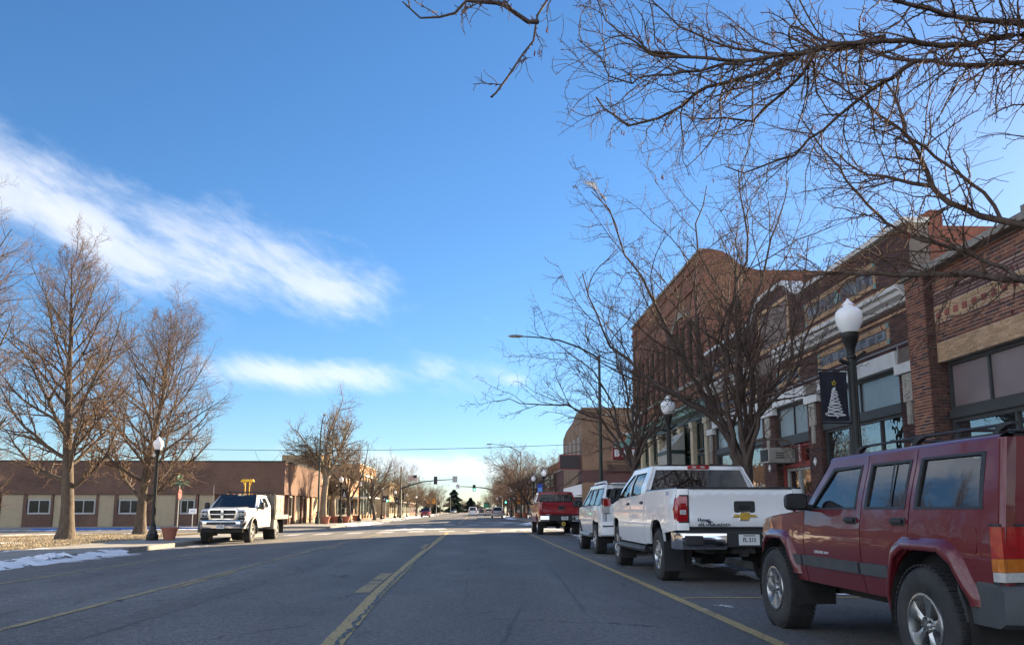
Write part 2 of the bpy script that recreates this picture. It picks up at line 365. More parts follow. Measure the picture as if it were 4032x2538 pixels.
def grass_mat(name):
    n = NT(name); f = n.noise(1.1, 6, .62); h = n.noise(60, 4, .7)
    c = n.ramp(f, [(.25, (.25, .205, .145)), (.5, (.34, .285, .205)), (.7, (.43, .375, .285)), (.85, (.31, .27, .19))])
    c = n.mix(1, c, n.ramp(h, [(.3, (.88, .88, .88)), (.7, (1.1, 1.1, 1.08))]), 'MULTIPLY')
    n.set('Base Color', c); n.set('Roughness', .95); n.set('Specular IOR Level', .1); n.bump(h, .02)
    return n.m
def bark_mat(name, a, b, sc=14):
    n = NT(name); f = n.noise(sc, 6, .7, mscale=(1, 1, .25)); g = n.noise(2, 3)
    c = n.mix(1, n.ramp(f, [(.3, a), (.7, b)]), n.ramp(g, [(.3, (.8, .8, .8)), (.7, (1.15, 1.12, 1.1))]), 'MULTIPLY')
    n.set('Base Color', c); n.set('Roughness', .9); n.set('Specular IOR Level', .2); n.bump(f, .02)
    return n.m
m_road = road_mat()
m_yel = paint_mat('yellow_paint', (.46, .345, .15), .58); m_wht = paint_mat('white_paint', (.50, .50, .49), .58)
m_yel2 = paint_mat('worn_yellow_paint', (.44, .34, .17), .53)
m_conc = M('concrete', (.27, .265, .25), .85, var=.18, scale=1.4, bump=.004, bscale=70, dirt=.4, dcol=(.13, .12, .11))
m_kerb = M('kerb_concrete', (.21, .205, .19), .85, var=.2, scale=3, bump=.006, bscale=40, dirt=.5, dcol=(.14, .13, .12))
m_blue = M('blue_kerb_paint', (.03, .11, .42), .6, var=.2)
m_yk = M('yellow_kerb_paint', (.6, .42, .04), .6, var=.2)
m_lawn = grass_mat('dry_grass'); m_soil = M('soil', (.16, .13, .09), .95, var=.3, scale=.4, bump=.03, bscale=9)
m_snow = M('snow', (.80, .82, .86), .75, var=.06, scale=4, bump=.02, bscale=22, dirt=.22, dcol=(.42, .40, .38))
m_slush = M('slush', (.62, .62, .62), .6, var=.25, scale=7, bump=.02, bscale=26, dirt=.55, dcol=(.25, .23, .20))
m_dark = M('black_plastic', (.018, .019, .021), .55, bump=.001, bscale=300); m_rub = M('tyre_rubber', (.022, .022, .023), .82, var=.3, scale=12, bump=.004, bscale=60, dirt=.5, dcol=(.07, .065, .058))
m_under = M('underbody', (.02, .019, .018), .9, var=.4, bump=.01, bscale=20); m_chr = M('chrome', (.80, .80, .82), .08, 1, var=.04, dirt=.12, dcol=(.3, .29, .27))
m_alu = M('aluminium', (.58, .58, .57), .28, 1, var=.08, dirt=.45, dcol=(.16, .15, .14)); m_grey = M('grey_trim', (.048, .052, .056), .5, var=.15, bump=.002, bscale=200)
m_car_glass = glassmat('car_glass', (.010, .012, .014), .12, .008, .0012, .45); m_shop_glass = glassmat('shop_glass', (.012, .016, .018), .40, .012, .004)
m_tint = glassmat('rear_glass', (.008, .009, .011), .01, .01, .0015)
m_pane = glassmat('dark_pane', (.012, .013, .013), -.025, .01, .002)
m_transom = M('frosted_transom', (.26, .32, .33), .22, var=.15, scale=1.2, spec=.7); m_purple = M('purple_panel', (.20, .155, .155), .35, var=.2, scale=1.0, bump=.002, spec=.6)
m_red_lens = M('red_lens', (.30, .008, .010), .12, var=.25, scale=30, coat=.8); m_amb_lens = M('amber_lens', (.42, .12, .012), .12, var=.2, scale=30, coat=.8)
m_wlens = M('clear_lens', (.42, .42, .41), .12, var=.15, scale=40, coat=.8); m_steel = M('bed_steel', (.20, .195, .18), .5, .3, var=.25, scale=4, dirt=.5)
m_plate = M('licence_plate', (.62, .63, .62), .5, var=.05); m_ink = M('plate_ink', (.02, .03, .06), .5); m_gold = M('gold_badge', (.55, .36, .06), .3, .7, var=.2, scale=30)
m_maroon = carpaint('maroon_paint', (.115, .008, .014), .4, .14); m_white = carpaint('white_car_paint', (.78, .78, .78), .0, .40); m_pearl = carpaint('silver_white_paint', (.66, .67, .68), .0, .3)
m_redp = carpaint('red_car_paint', (.26, .012, .016), .0, .2); m_blackp = carpaint('black_car_paint', (.012, .013, .016), 0, .3); m_silver = carpaint('silver_paint', (.30, .31, .325), 0, .25)
m_beige = carpaint('beige_paint', (.34, .30, .25), 0, .25)
m_bark = bark_mat('dark_bark', (.055, .042, .036), (.145, .108, .090)); m_bark2 = bark_mat('grey_bark', (.050, .042, .035), (.145, .120, .10)); m_twig = bark_mat('twig_bark', (.075, .052, .040), (.18, .122, .09))
m_twig2 = bark_mat('reddish_twigs', (.115, .075, .055), (.225, .155, .115)); m_pale = bark_mat('pale_bark', (.14, .115, .085), (.30, .25, .19)); m_pod = M('seed_pod', (.15, .028, .018), .9, spec=.2)
m_ptwig = bark_mat('pale_twigs', (.12, .09, .06), (.22, .165, .115))
m_iron = M('black_iron', (.012, .013, .013), .42, .2, var=.3, bump=.003, bscale=30); m_greenp = M('dark_green_pole', (.016, .028, .022), .5, var=.25); m_galv = M('galvanised_steel', (.33, .34, .34), .45, .5, var=.15, scale=8)
m_globe = M('globe_plastic', (.88, .88, .88), .32, var=.03); m_globe.node_tree.nodes['Principled BSDF'].inputs['Subsurface Weight'].default_value = .3
m_terra = M('terracotta', (.33, .125, .085), .8, var=.15, scale=5, bump=.004); m_wood = M('bench_wood', (.20, .10, .05), .6, var=.3, scale=9)
m_sign_g = M('sign_green', (.012, .20, .13), .45, var=.08); m_sign_w = M('sign_white', (.72, .73, .74), .5, var=.05); m_sign_r = M('sign_red', (.20, .018, .022), .5, var=.15); m_sign_o = M('sign_orange', (.80, .30, .015), .5, var=.05)
m_sign_k = M('sign_black', (.012, .013, .016), .5, var=.15); m_navy = M('banner_cloth', (.010, .011, .022), .8, var=.3, scale=8, bump=.003, bscale=300); m_bluecloth = M('blue_banner', (.02, .06, .30), .8)
m_ltblue = M('sign_blue', (.10, .25, .55), .5); m_silk = M('banner_silver', (.68, .68, .70), .5); m_star = M('banner_gold', (.70, .52, .06), .5)
m_green_lamp = M('green_signal', (.05, .95, .55), .3, emit=6); m_lamp_off = M('dark_signal_lens', (.05, .012, .01), .3)
m_yellow = M('yellow_safety_paint', (.75, .46, .02), .5, var=.1)
m_stone = M('pale_terracotta_stone', (.70, .69, .66), .5, var=.10, scale=3, bump=.004, bscale=30, dirt=.10, dcol=(.30, .29, .27)); m_cope = M('weathered_stone', (.27, .25, .22), .85, var=.3, scale=5, bump=.012, bscale=24, dirt=.6, dcol=(.11, .10, .085))
m_frame = M('window_frame_dark', (.042, .045, .046), .5, var=.2); m_wframe = M('window_frame_white', (.36, .36, .35), .5, var=.1); m_redwood = M('red_painted_wood', (.21, .028, .024), .5, var=.2, scale=4); m_aluf = M('door_aluminium', (.42, .42, .40), .4, .5, var=.1)
m_bdark = brickmat('dark_brown_brick', [(.060, .030, .026), (.072, .036, .030), (.050, .028, .026), (.082, .040, .032), (.066, .032, .028), (.042, .025, .025)])
m_bred = brickmat('red_brown_brick', [(.115, .048, .034), (.150, .062, .040), (.082, .038, .031), (.175, .075, .046), (.128, .052, .036), (.060, .032, .030)])
m_btan = brickmat('tan_brick', [(.285, .185, .105), (.31, .20, .115), (.26, .165, .092), (.33, .215, .13)])
m_bpurple = brickmat('purple_brick', [(.085, .042, .042), (.098, .048, .046), (.075, .038, .040)])
m_bsq = brickmat('red_square_tile', [(.17, .055, .042), (.20, .065, .05)]); m_tblue = brickmat('slate_blue_tile', [(.10, .115, .135), (.125, .14, .16), (.075, .085, .10), (.15, .165, .18)]); m_tgreen = M('green_tile', (.16, .26, .22), .4, var=.2)
m_mort_d = M('grey_mortar', (.17, .14, .12), .95, var=.2, bump=.004); m_mort_l = M('light_mortar', (.52, .44, .35), .95, var=.2, bump=.004)
m_tb_orange = texbrick('orange_brick_wall', (.225, .090, .052), (.150, .064, .042), (.24, .165, .13)); m_tb_tan = texbrick('tan_brick_wall', (.225, .150, .095), (.185, .122, .078), (.17, .135, .11), ms=.008)
m_tb_brown = texbrick('brown_brick_wall', (.145, .084, .062), (.112, .066, .050), (.15, .105, .085), ms=.007); m_tb_red = texbrick('old_red_brick_wall', (.23, .075, .048), (.18, .062, .042), (.20, .14, .115))
m_tb_mar = texbrick('maroon_brick_band', (.095, .045, .042), (.080, .040, .040), (.13, .10, .09)); m_tb_yel = texbrick('buff_brick_wall', (.42, .31, .17), (.36, .26, .14), (.30, .24, .17)); m_tb_lt = texbrick('light_orange_brick', (.36, .20, .11), (.30, .16, .09), (.28, .20, .14))
m_stucco = M('tan_stucco', (.36, .29, .195), .9, var=.10, scale=2, bump=.006, bscale=60); m_cream = M('cream_paint', (.50, .42, .29), .7, var=.1, scale=2); m_patina = M('copper_patina', (.20, .36, .33), .7, var=.3, scale=6)
m_dgreen = M('dark_green_trim', (.016, .035, .030), .5, var=.2); m_roof = M('roof_tar', (.045, .045, .047), .9, var=.2, scale=1); m_metalroof = M('blue_grey_metal', (.10, .13, .17), .5, .3, var=.15); m_slate = M('charcoal_siding', (.045, .05, .055), .7, var=.2)
m_acbody = M('ac_casing', (.36, .345, .30), .6, var=.12, dirt=.3); m_int = M('dark_interior', (.014, .013, .013), .95); m_seat = M('seat_cloth', (.05, .05, .052), .9, var=.15)
m_needle = bark_mat('conifer_needles', (.016, .030, .022), (.045, .062, .042), 5); m_orn = M('carved_stone', (.44, .41, .36), .7, var=.25, scale=9, bump=.02, bscale=30, dirt=.6, dcol=(.16, .13, .10))
# ------------------------------------------------------------------ ground
def sheet(name, xs, ys, zf, mat, kind='structure', parent=None):
    me = bpy.data.meshes.new(name)
    vs = [(x, y, zf(x, y)) for y in ys for x in xs]; n = len(xs)
    me.from_pydata(vs, [], [(j*n+i, j*n+i+1, (j+1)*n+i+1, (j+1)*n+i) for j in range(len(ys)-1) for i in range(n-1)]); me.update(); me.shade_smooth()
    o = link(name, me, mat, parent)
    if kind: o['kind'] = kind
    return o
def fr(a, b, st): return [a+(b-a)*i/max(1, round((b-a)/st)) for i in range(max(1, round((b-a)/st))+1)]
_rs = np.random.RandomState(5)
def vnoise(X, Y, seed):
    rs = np.random.RandomState(seed); T = rs.rand(64, 64)
    xi = np.floor(X).astype(int); yi = np.floor(Y).astype(int); fx = X-xi; fy = Y-yi
    fx = fx*fx*(3-2*fx); fy = fy*fy*(3-2*fy); g = lambda a, b: T[a % 64, b % 64]
    return (g(xi, yi)*(1-fx)+g(xi+1, yi)*fx)*(1-fy)+(g(xi, yi+1)*(1-fx)+g(xi+1, yi+1)*fx)*fy
def fbm(X, Y, seed, o=4):
    t = 0; a = .5
    for i in range(o): t = t+a*vnoise(X*2**i+i*7.3, Y*2**i+i*3.1, seed+i); a *= .5
    return t/(1-.5**o)
LEFT_CROSS = (45.8, 62.5); RIGHT_CROSS = (50.0, 66.0)
sheet('ground', [-3000, -400, -120, -60, -40, -25, -13, 0, 40, 400, 3000], [-600, -60, 0, 60, 120, 250, 500, 1200, 4000],
      lambda x, y: min(-.30, sw(max(x, -60))-.22) if x < 0 else -.30, m_soil)
sheet('road', [CURB_L, -9.5, -8.4, -7.2, -6, -5, -4, -3, -2, 0, 2, CURB_R], fr(-30, 130, 5)+fr(150, 900, 30), lambda x, y: gz(x), m_road)
sheet('side_street', [-200, -60, -40, -30, -20, -13, CURB_L], list(LEFT_CROSS), lambda x, y: sw(x)-.13-.004 if x < -11 else gz(x)-.004, m_road)
sheet('side_street', [CURB_R, 60, 200], list(RIGHT_CROSS), lambda x, y: -.004, m_road)
sheet('lawn', [-140, -60, -40, -30, -25, -20, -17, -15, -13.9], fr(-40, 45.2, 4), lambda x, y: sw(x)+.012+.03*math.sin(x*.9)*math.sin(y*.35), m_lawn)
def pavement(x0, x1, y0, y1, nx, sy, zf, kerb_x=None, name='pavement'):
    # a pavement is one bed with separate concrete slabs laid on it, joints left open
    bed = MB(); bed.bx(x0, x1, y0, y1, -.6, min(zf(x0), zf(x1))-.02); root = bed.build(name, m_soil); root['kind'] = 'structure'
    ny = max(1, int((y1-y0)/sy)); dx = (x1-x0)/nx; dy = (y1-y0)/ny; me = None
    for i in range(nx):
        for j in range(ny):
            xc = x0+(i+.5)*dx; yc = y0+(j+.5)*dy
            if me is None:
                mb = MB(); mb.bx(-dx/2+.006, dx/2-.006, -dy/2+.006, dy/2-.006, -.10, 0); me = mb.mesh('slab')
            link('slab', me, m_conc, root, (xc, yc, zf(xc)+rnd.uniform(-.004, .004)))
    return root
def kerb(x, w, y0, y1, z0, z1, mat=None, st=3.0):
    root = None; n = max(1, round((y1-y0)/st)); me = None; d = (y1-y0)/n
    for i in range(n):
        if me is None:
            mb = MB(); mb.bx(-w/2, w/2, -d/2+.005, d/2-.005, z0, z1); me = mb.mesh('kerb_stone')
        if root is None:
            root = bpy.data.objects.new('kerb', None); COL.objects.link(root); root['kind'] = 'structure'
        o = link('kerb_stone', me, mat or m_kerb, root, (x, y0+(i+.5)*d, 0))
    return root
pavement(-13.9, CURB_L-.15, 8, 45.0, 2, 1.7, sw); kerb(CURB_L-.075, .15, -2, 45.1, -.5, -.085)
pavement(XL_, CURB_L-.15, 63, 112, 3, 2.1, sw); kerb(CURB_L-.075, .15, 63, 123, -.5, -.085)
pavement(CURB_R+.15, XF, 8, 48.6, 2, 2.0, lambda x: .13); kerb(CURB_R+.075, .15, -2, 48.8, -.3, .135)
pavement(CURB_R+.15, XF, 67, 112, 2, 2.2, lambda x: .13); kerb(CURB_R+.075, .15, 67, 124, -.3, .135)
sheet('pavement', [-140, -60, -40, -30, -25, XL_], [63, 71], lambda x, y: sw(x), m_conc)
for (x0, x1, y0, y1, zf) in ((XL_, CURB_L, 112, 600, sw), (CURB_R, 9.2, 112, 600, lambda x: .13)):
    sheet('pavement', [x0, x1], fr(y0, y1, 60), lambda x, y: zf(x), m_conc)
def kerb_x(y, x0, x1, z0f, mat, st=3.0):
    root = bpy.data.objects.new('kerb', None); COL.objects.link(root); root['kind'] = 'structure'
    n = max(1, round((x1-x0)/st)); d = (x1-x0)/n
    for i in range(n):
        xc = x0+(i+.5)*d; mb = MB(); mb.bx(-d/2+.005, d/2-.005, -.08, .08, -.3, .005); link('kerb_stone', mb.mesh('kerb_stone'), mat, root, (xc, y, z0f(xc)))
kerb_x(63, -70, -33, sw, m_kerb); kerb_x(63, -33, -17, sw, m_blue); kerb_x(63, -17, -11.2, sw, m_kerb)
kerb_x(45.2, -60, -11.2, sw, m_kerb); kerb_x(49.1, CURB_R+.2, 30, lambda x: .13, m_kerb); kerb_x(66.8, CURB_R+.2, 30, lambda x: .13, m_kerb)
# painted lines
def line(name, pts, w, mat, dz=.005, jit=0.0, label=None):
    vs = []; fs = []
    P = []
    for (xa, ya), (xb, yb) in zip(pts[:-1], pts[1:]):
        n = max(1, int(math.hypot(xb-xa, yb-ya)/(.22 if jit else 4))); P += [(xa+(xb-xa)*i/n, ya+(yb-ya)*i/n) for i in range(n)]
    P.append(pts[-1])
    for i, (x, y) in enumerate(P):
        a = P[max(i-1, 0)]; b = P[min(i+1, len(P)-1)]; l = math.hypot(b[0]-a[0], b[1]-a[1]); nx, ny = (b[1]-a[1])/l, -(b[0]-a[0])/l
        j0 = rnd.uniform(-jit, jit); j1 = rnd.uniform(-jit, jit)
        for s_ in (-.5, .5):
            q = (w+(j0 if s_ < 0 else j1))*s_; xx = x+nx*q; vs.append((xx, y+ny*q, gz(xx)+dz))
    fs = [(2*i, 2*i+1, 2*i+3, 2*i+2) for i in range(len(P)-1)]
    me = bpy.data.meshes.new(name); me.from_pydata(vs, [], fs); me.update(); o = link(name, me, mat); o['kind'] = 'structure'; return o
line('lane_line', [(-1.12, 4), (-1.15, 6.5), (-1.28, 11.1), (-1.36, 20), (-1.38, 42)], .18, m_yel, jit=.010)
line('lane_line', [(-1.34, 68), (-1.34, 300)], .13, m_yel)
for y0, y1 in ((11.2, 14.6), (24.0, 27.0), (36, 38.4)): line('lane_line', [(-1.50, y0), (-1.53, y1)], .20, m_yel2, jit=.008)
line('lane_line', [(-4.42, 3), (-4.52, 8), (-4.6, 16), (-4.78, 43)], .115, m_yel2, jit=.012)
for y0, y1 in ((12.4, 15.6), (24.6, 27.8), (37, 40)): line('lane_line', [(-4.40, y0), (-4.45, y1)], .11, m_yel2, jit=.012)
line('lane_line', [(-4.6, 68), (-4.6, 300)], .13, m_yel)
line('lane_line', [(-7.95, 8), (-7.98, 43)], .11, m_yel2, jit=.012); line('lane_line', [(2.49, 4), (2.52, 12), (2.57, 43)], .12, m_yel, jit=.012)
line('lane_line', [(2.6, 69), (2.6, 120)], .11, m_yel2)
for y in (3.4, 10.35, 19.2, 28.0, 35.2): line('parking_line', [(2.60, y), (5.0, y)], .11, m_yel, jit=.01)
for y in (12.6, 20.0): line('parking_line', [(-10.3, y), (-8.05, y)], .10, m_yel2, jit=.01)
for i in range(9):
    x = -9.6+i*1.62; line('crosswalk_bar', [(x-.42, 43.9), (x+.42, 43.9)], 2.5 if i < 5 else 1.9, m_wht, jit=0)
for i in range(9):
    x = -9.4+i*1.86; line('crosswalk_bar', [(x-.42, 63.9), (x+.42, 63.9)], 2.2, m_wht)
line('crosswalk_bar', [(-14, 58.6), (-11, 58.6)], .3, m_wht)
# the open crack that runs beside the centre line
P = [(-1.09, 5.6)]
while P[-1][1] < 24: P.append((-1.09-.024*min(P[-1][1]-5.6, 8)+rnd.uniform(-.028, .028), P[-1][1]+rnd.uniform(.04, .16)))
o = line('road_crack', P, .034, m_sign_k, dz=.010, jit=.026)
for x0, y0, x1, y1 in ((-3.9, 13.4, -2.7, 14.8), (-3.0, 9.6, -2.4, 10.2), (1.2, 9, 1.5, 17), (-6.5, 14, -4.9, 16), (-4.4, 19, 2.5, 20.2), (-7, 23, -1.5, 22.2), (.2, 6.6, .5, 9.4), (-3.4, 7.2, -3.1, 18)):
    P = [(x0, y0)]; n = 26
    for i in range(n): t = (i+1)/n; P.append((x0+(x1-x0)*t+rnd.uniform(-.03, .03), y0+(y1-y0)*t))
    line('road_crack', P, .010, m_sign_k, dz=.007, jit=.009)
# snow and slush
def snow(x0, x1, y0, y1, h, thr, seed, res, zf, sc=1.0, mat=None, edge=.35, name='snow'):
    nx = int((x1-x0)/res)+2; ny = int((y1-y0)/res)+2
    X, Y = np.meshgrid(np.linspace(x0, x1, nx), np.linspace(y0, y1, ny)); u = (X-x0)/(x1-x0); v = (Y-y0)/(y1-y0)
    m = np.clip(np.minimum(np.minimum(u, 1-u)/edge, np.minimum(v, 1-v)/(edge*.6)), 0, 1)
    f = fbm(X/sc, Y/sc, seed, 5)*(.35+.65*m**.6)-thr; f = np.where(m <= 0, -1, f)
    Hh = np.clip(f, -.02, None)/(1-thr)*h*(.6+.9*fbm(X*3.1, Y*3.1, seed+9, 3))
    gzv = np.vectorize(zf)(X); ok = f > -.015
    keep = ok[:-1, :-1] & ok[1:, :-1] & ok[:-1, 1:] & ok[1:, 1:]
    idx = np.arange(nx*ny).reshape(ny, nx); q = np.stack([idx[:-1, :-1], idx[:-1, 1:], idx[1:, 1:], idx[1:, :-1]], -1)[keep]
    if len(q) == 0: return None
    us, inv = np.unique(q, return_inverse=True); V = np.stack([X, Y, gzv+Hh+.004], -1).reshape(-1, 3)[us]
    me = bpy.data.meshes.new(name); me.from_pydata(V.tolist(), [], inv.reshape(-1, 4).tolist()); me.update(); me.shade_smooth()
    return tag(link(name, me, mat or m_snow), kind='stuff')
snow(-11.25, -10.2, 14.0, 26.5, .085, .27, 3, .035, lambda x: max(-.23, min(-.10, -.10-(x+11.0)*.25)), .42, edge=.5)
snow(-11.4, -10.55, 20.5, 23.2, .15, .36, 8, .035, lambda x: -.12, .25)
snow(-10.9, -9.6, 12, 34, .03, .52, 4, .08, gz, .8, m_slush)
snow(-13.9, -13.4, 24, 27.5, .04, .40, 5, .06, sw, .6); snow(-20, -14.2, 20, 33, .05, .52, 6, .12, sw, 1.6); snow(-18.6, -15.2, 30.8, 32.6, .05, .40, 16, .1, sw, .9)
snow(-30, -14.3, 26, 40, .04, .56, 27, .14, sw, 2.2); snow(-36, -13, 42.9, 45.0, .06, .38, 7, .15, sw, 1.2); snow(-60, -14, 60.5, 62.9, .12, .36, 9, .2, lambda x: sw(x)-.13, 1.8); snow(-34, -22, 36, 41, .05, .55, 17, .15, sw, 1.8)
snow(-5.6, -1.5, 47.2, 50.0, .10, .34, 10, .08, gz, .9, m_slush); snow(1.2, 9.0, 44.0, 49.9, .10, .37, 11, .09, lambda x: 0 if x < CURB_R else .13, 1.0, m_slush)
snow(3.4, 10, 60.0, 75, .42, .35, 12, .15, lambda x: 0 if x < CURB_R else .13, 1.6); snow(-1.5, 5.2, 70, 80, .02, .5, 18, .15, gz, 1.5, m_slush)
snow(-12.4, -8.2, 66, 92, .16, .48, 13, .15, lambda x: gz(x) if x > CURB_L else sw(x), 1.2); snow(-13, -9, 100, 240, .3, .46, 14, .35, lambda x: gz(x) if x > CURB_L else sw(x), 2)
snow(3.5, 7, 80, 240, .25, .46, 15, .35, lambda x: 0 if x < CURB_R else .13, 2)
snow(4.3, 5.25, 8.5, 22, .06, .42, 21, .05, gz, .7); snow(3.9, 5.25, 24, 42, .05, .42, 22, .07, gz, .8)
snow(-.2, .9, 7.5, 10.5, .010, .66, 23, .03, gz, .5, m_slush); snow(2.2, 3.2, 6.4, 10.0, .010, .62, 24, .03, gz, .4, m_slush)
# dry grass blades on the lawn
def blades():
    rs = np.random.RandomState(2); n = 26000
    x = -13.95-rs.rand(n)**1.5*14; y = 19+rs.rand(n)*24.4; h = .03+rs.rand(n)*.05; a = rs.rand(n)*6.283; w = .012
    z = np.array([sw(q) for q in x])+.012+.03*np.sin(x*.9)*np.sin(y*.35)
    V = np.empty((n, 3, 3)); lx = rs.randn(n)*.03; ly = rs.randn(n)*.03
    V[:, 0] = np.stack([x-w*np.cos(a), y-w*np.sin(a), z], -1); V[:, 1] = np.stack([x+w*np.cos(a), y+w*np.sin(a), z], -1); V[:, 2] = np.stack([x+lx, y+ly, z+h], -1)
    me = bpy.data.meshes.new('grass'); me.from_pydata(V.reshape(-1, 3).tolist(), [], np.arange(3*n).reshape(-1, 3).tolist()); me.update()
    tag(link('grass', me, m_lawn), kind='stuff')
blades()
# ------------------------------------------------------------------ vehicles
def interp(pts, t):
    if t <= pts[0][0]: return pts[0][1]
    for (a, va), (b, vb) in zip(pts[:-1], pts[1:]):
        if t <= b: u = (t-a)/(b-a); u = u*u*(3-2*u)*.5+u*.5; return va+(vb-va)*u
    return pts[-1][1]
class Car:
    # local frame: +y forward, -x the left flank, z up from the ground
    def __init__(s, name, label, cat, loc, rz, prof, yf, yr, kf=.10, kr=.05, tf=.9, tr=.6, group=None):
        s.r = thing(name, label, cat, loc, rz, group); s.prof = prof; s.yf, s.yr, s.kf, s.kr, s.tf, s.tr = yf, yr, kf, kr, tf, tr
    def w(s, y, z):
        h = interp(s.prof, z)
        if y > s.yf-s.tf: h -= s.kf*((y-s.yf+s.tf)/s.tf)**2
        if y < s.yr+s.tr: h -= s.kr*((s.yr+s.tr-y)/s.tr)**2
        return h
    def side(s, name, poly, mat, holes=(), off=0., lip=.03, grid=.11, both=True, parent=None, smooth=50):
        mb = surf(poly, lambda y, z: (-(s.w(y, z)+off), y, z), holes, grid, (lip, 0, 0) if lip else None)
        o = mb.build(name, mat, parent or s.r, smooth, world=False)
        if both:
            c = o.copy(); COL.objects.link(c); c.scale = (-1, 1, 1)
            if parent: c.parent = s.r
        return o
    def ring(s, name, poly, wd, mat, off=.004, both=True, parent=None):
        # flat surround just inside a polygon
        cx = sum(p[0] for p in poly)/len(poly); cy = sum(p[1] for p in poly)/len(poly)
        inn = []
        for (x, y) in poly:
            d = math.hypot(x-cx, y-cy); t = max(0, 1-wd*1.25/d); inn.append((cx+(x-cx)*t, cy+(y-cy)*t))
        return s.side(name, poly, mat, [inn], off, .015, .2, both, parent)
    def face(s, name, poly, mat, fy, lip=.03, grid=.14, holes=(), parent=None, smooth=40, rear=True):
        mb = surf(poly, lambda x, z: (x, fy(x, z), z), holes, grid, (0, lip if rear else -lip, 0) if lip else None)
        return mb.build(name, mat, parent or s.r, smooth, world=False)
    def part(s, mb, name, mat, smooth=0, bevel=0, parent=None): return mb.build(name, mat, parent or s.r, smooth, bevel, world=False)
    def roof(s, name, ys, ze, mat, crown=.06, edge=.07):
        rows = []
        for i, y in enumerate(ys):
            z0 = ze(y) if callable(ze) else ze; h = s.w(y, z0)
            sec = [(-h, z0-.015), (-h+.01, z0+.012), (-h+.03, z0+.026), (-h+edge, z0+.036), (-h*.6, z0+crown*.85), (0, z0+crown), (h*.6, z0+crown*.85), (h-edge, z0+.036), (h-.03, z0+.026), (h-.01, z0+.012), (h, z0-.015)]
            rows.append([(a, y, b) for a, b in sec])
        return s.part(MB().grid(rows), name, mat, 50)
    def quad(s, name, mat, a, b, n=6, bow=.05, m=4, parent=None, smooth=60):
        # glass or panel between lower line a=(y,z,hw) and upper line b, bowed outwards in y
        rows = []
        sg = 1 if a[0] > 0 else -1
        for j in range(m+1):
            t = j/m; y, z, h = (a[i]+(b[i]-a[i])*t for i in range(3)); bl = math.sin(math.pi*t)*.015
            rows.append([(h*(2*i/n-1), y+sg*bow*(1-(2*i/n-1)**2)+sg*bl, z) for i in range(n+1)])
        return s.part(MB().grid(rows), name, mat, smooth, parent=parent)
    def wheels(s, ya, yb, r, wd, xo, rim_r, style, off=None, liner=True):
        first = make_wheel(s.r, r, wd, rim_r, style)
        spots = [(-1, ya), (-1, yb), (1, ya), (1, yb)]
        for i, (sd, y) in enumerate(spots):
            o = first if i == 0 else copy_tree(first, s.r)
            o.location = (sd*xo, y, r-.012); o.rotation_euler = (rnd.uniform(0, 6.28), 0, 0 if sd < 0 else math.pi)
        if liner:
            for (sd, y) in spots:
                mb = MB(); rr = (off or r+.09); n = 12; rows = []
                for x in (xo-.02, xo-wd-.14): rows.append([(sd*x, y+rr*math.cos(R(-15+210*i/n)), r+rr*math.sin(R(-15+210*i/n))) for i in range(n+1)])
                mb.grid(rows); mb.add([rows[1][i] for i in range(n+1)], [tuple(range(n+1))]); s.part(mb, 'wheel_arch_liner', m_under)
WHEEL_CACHE = {}
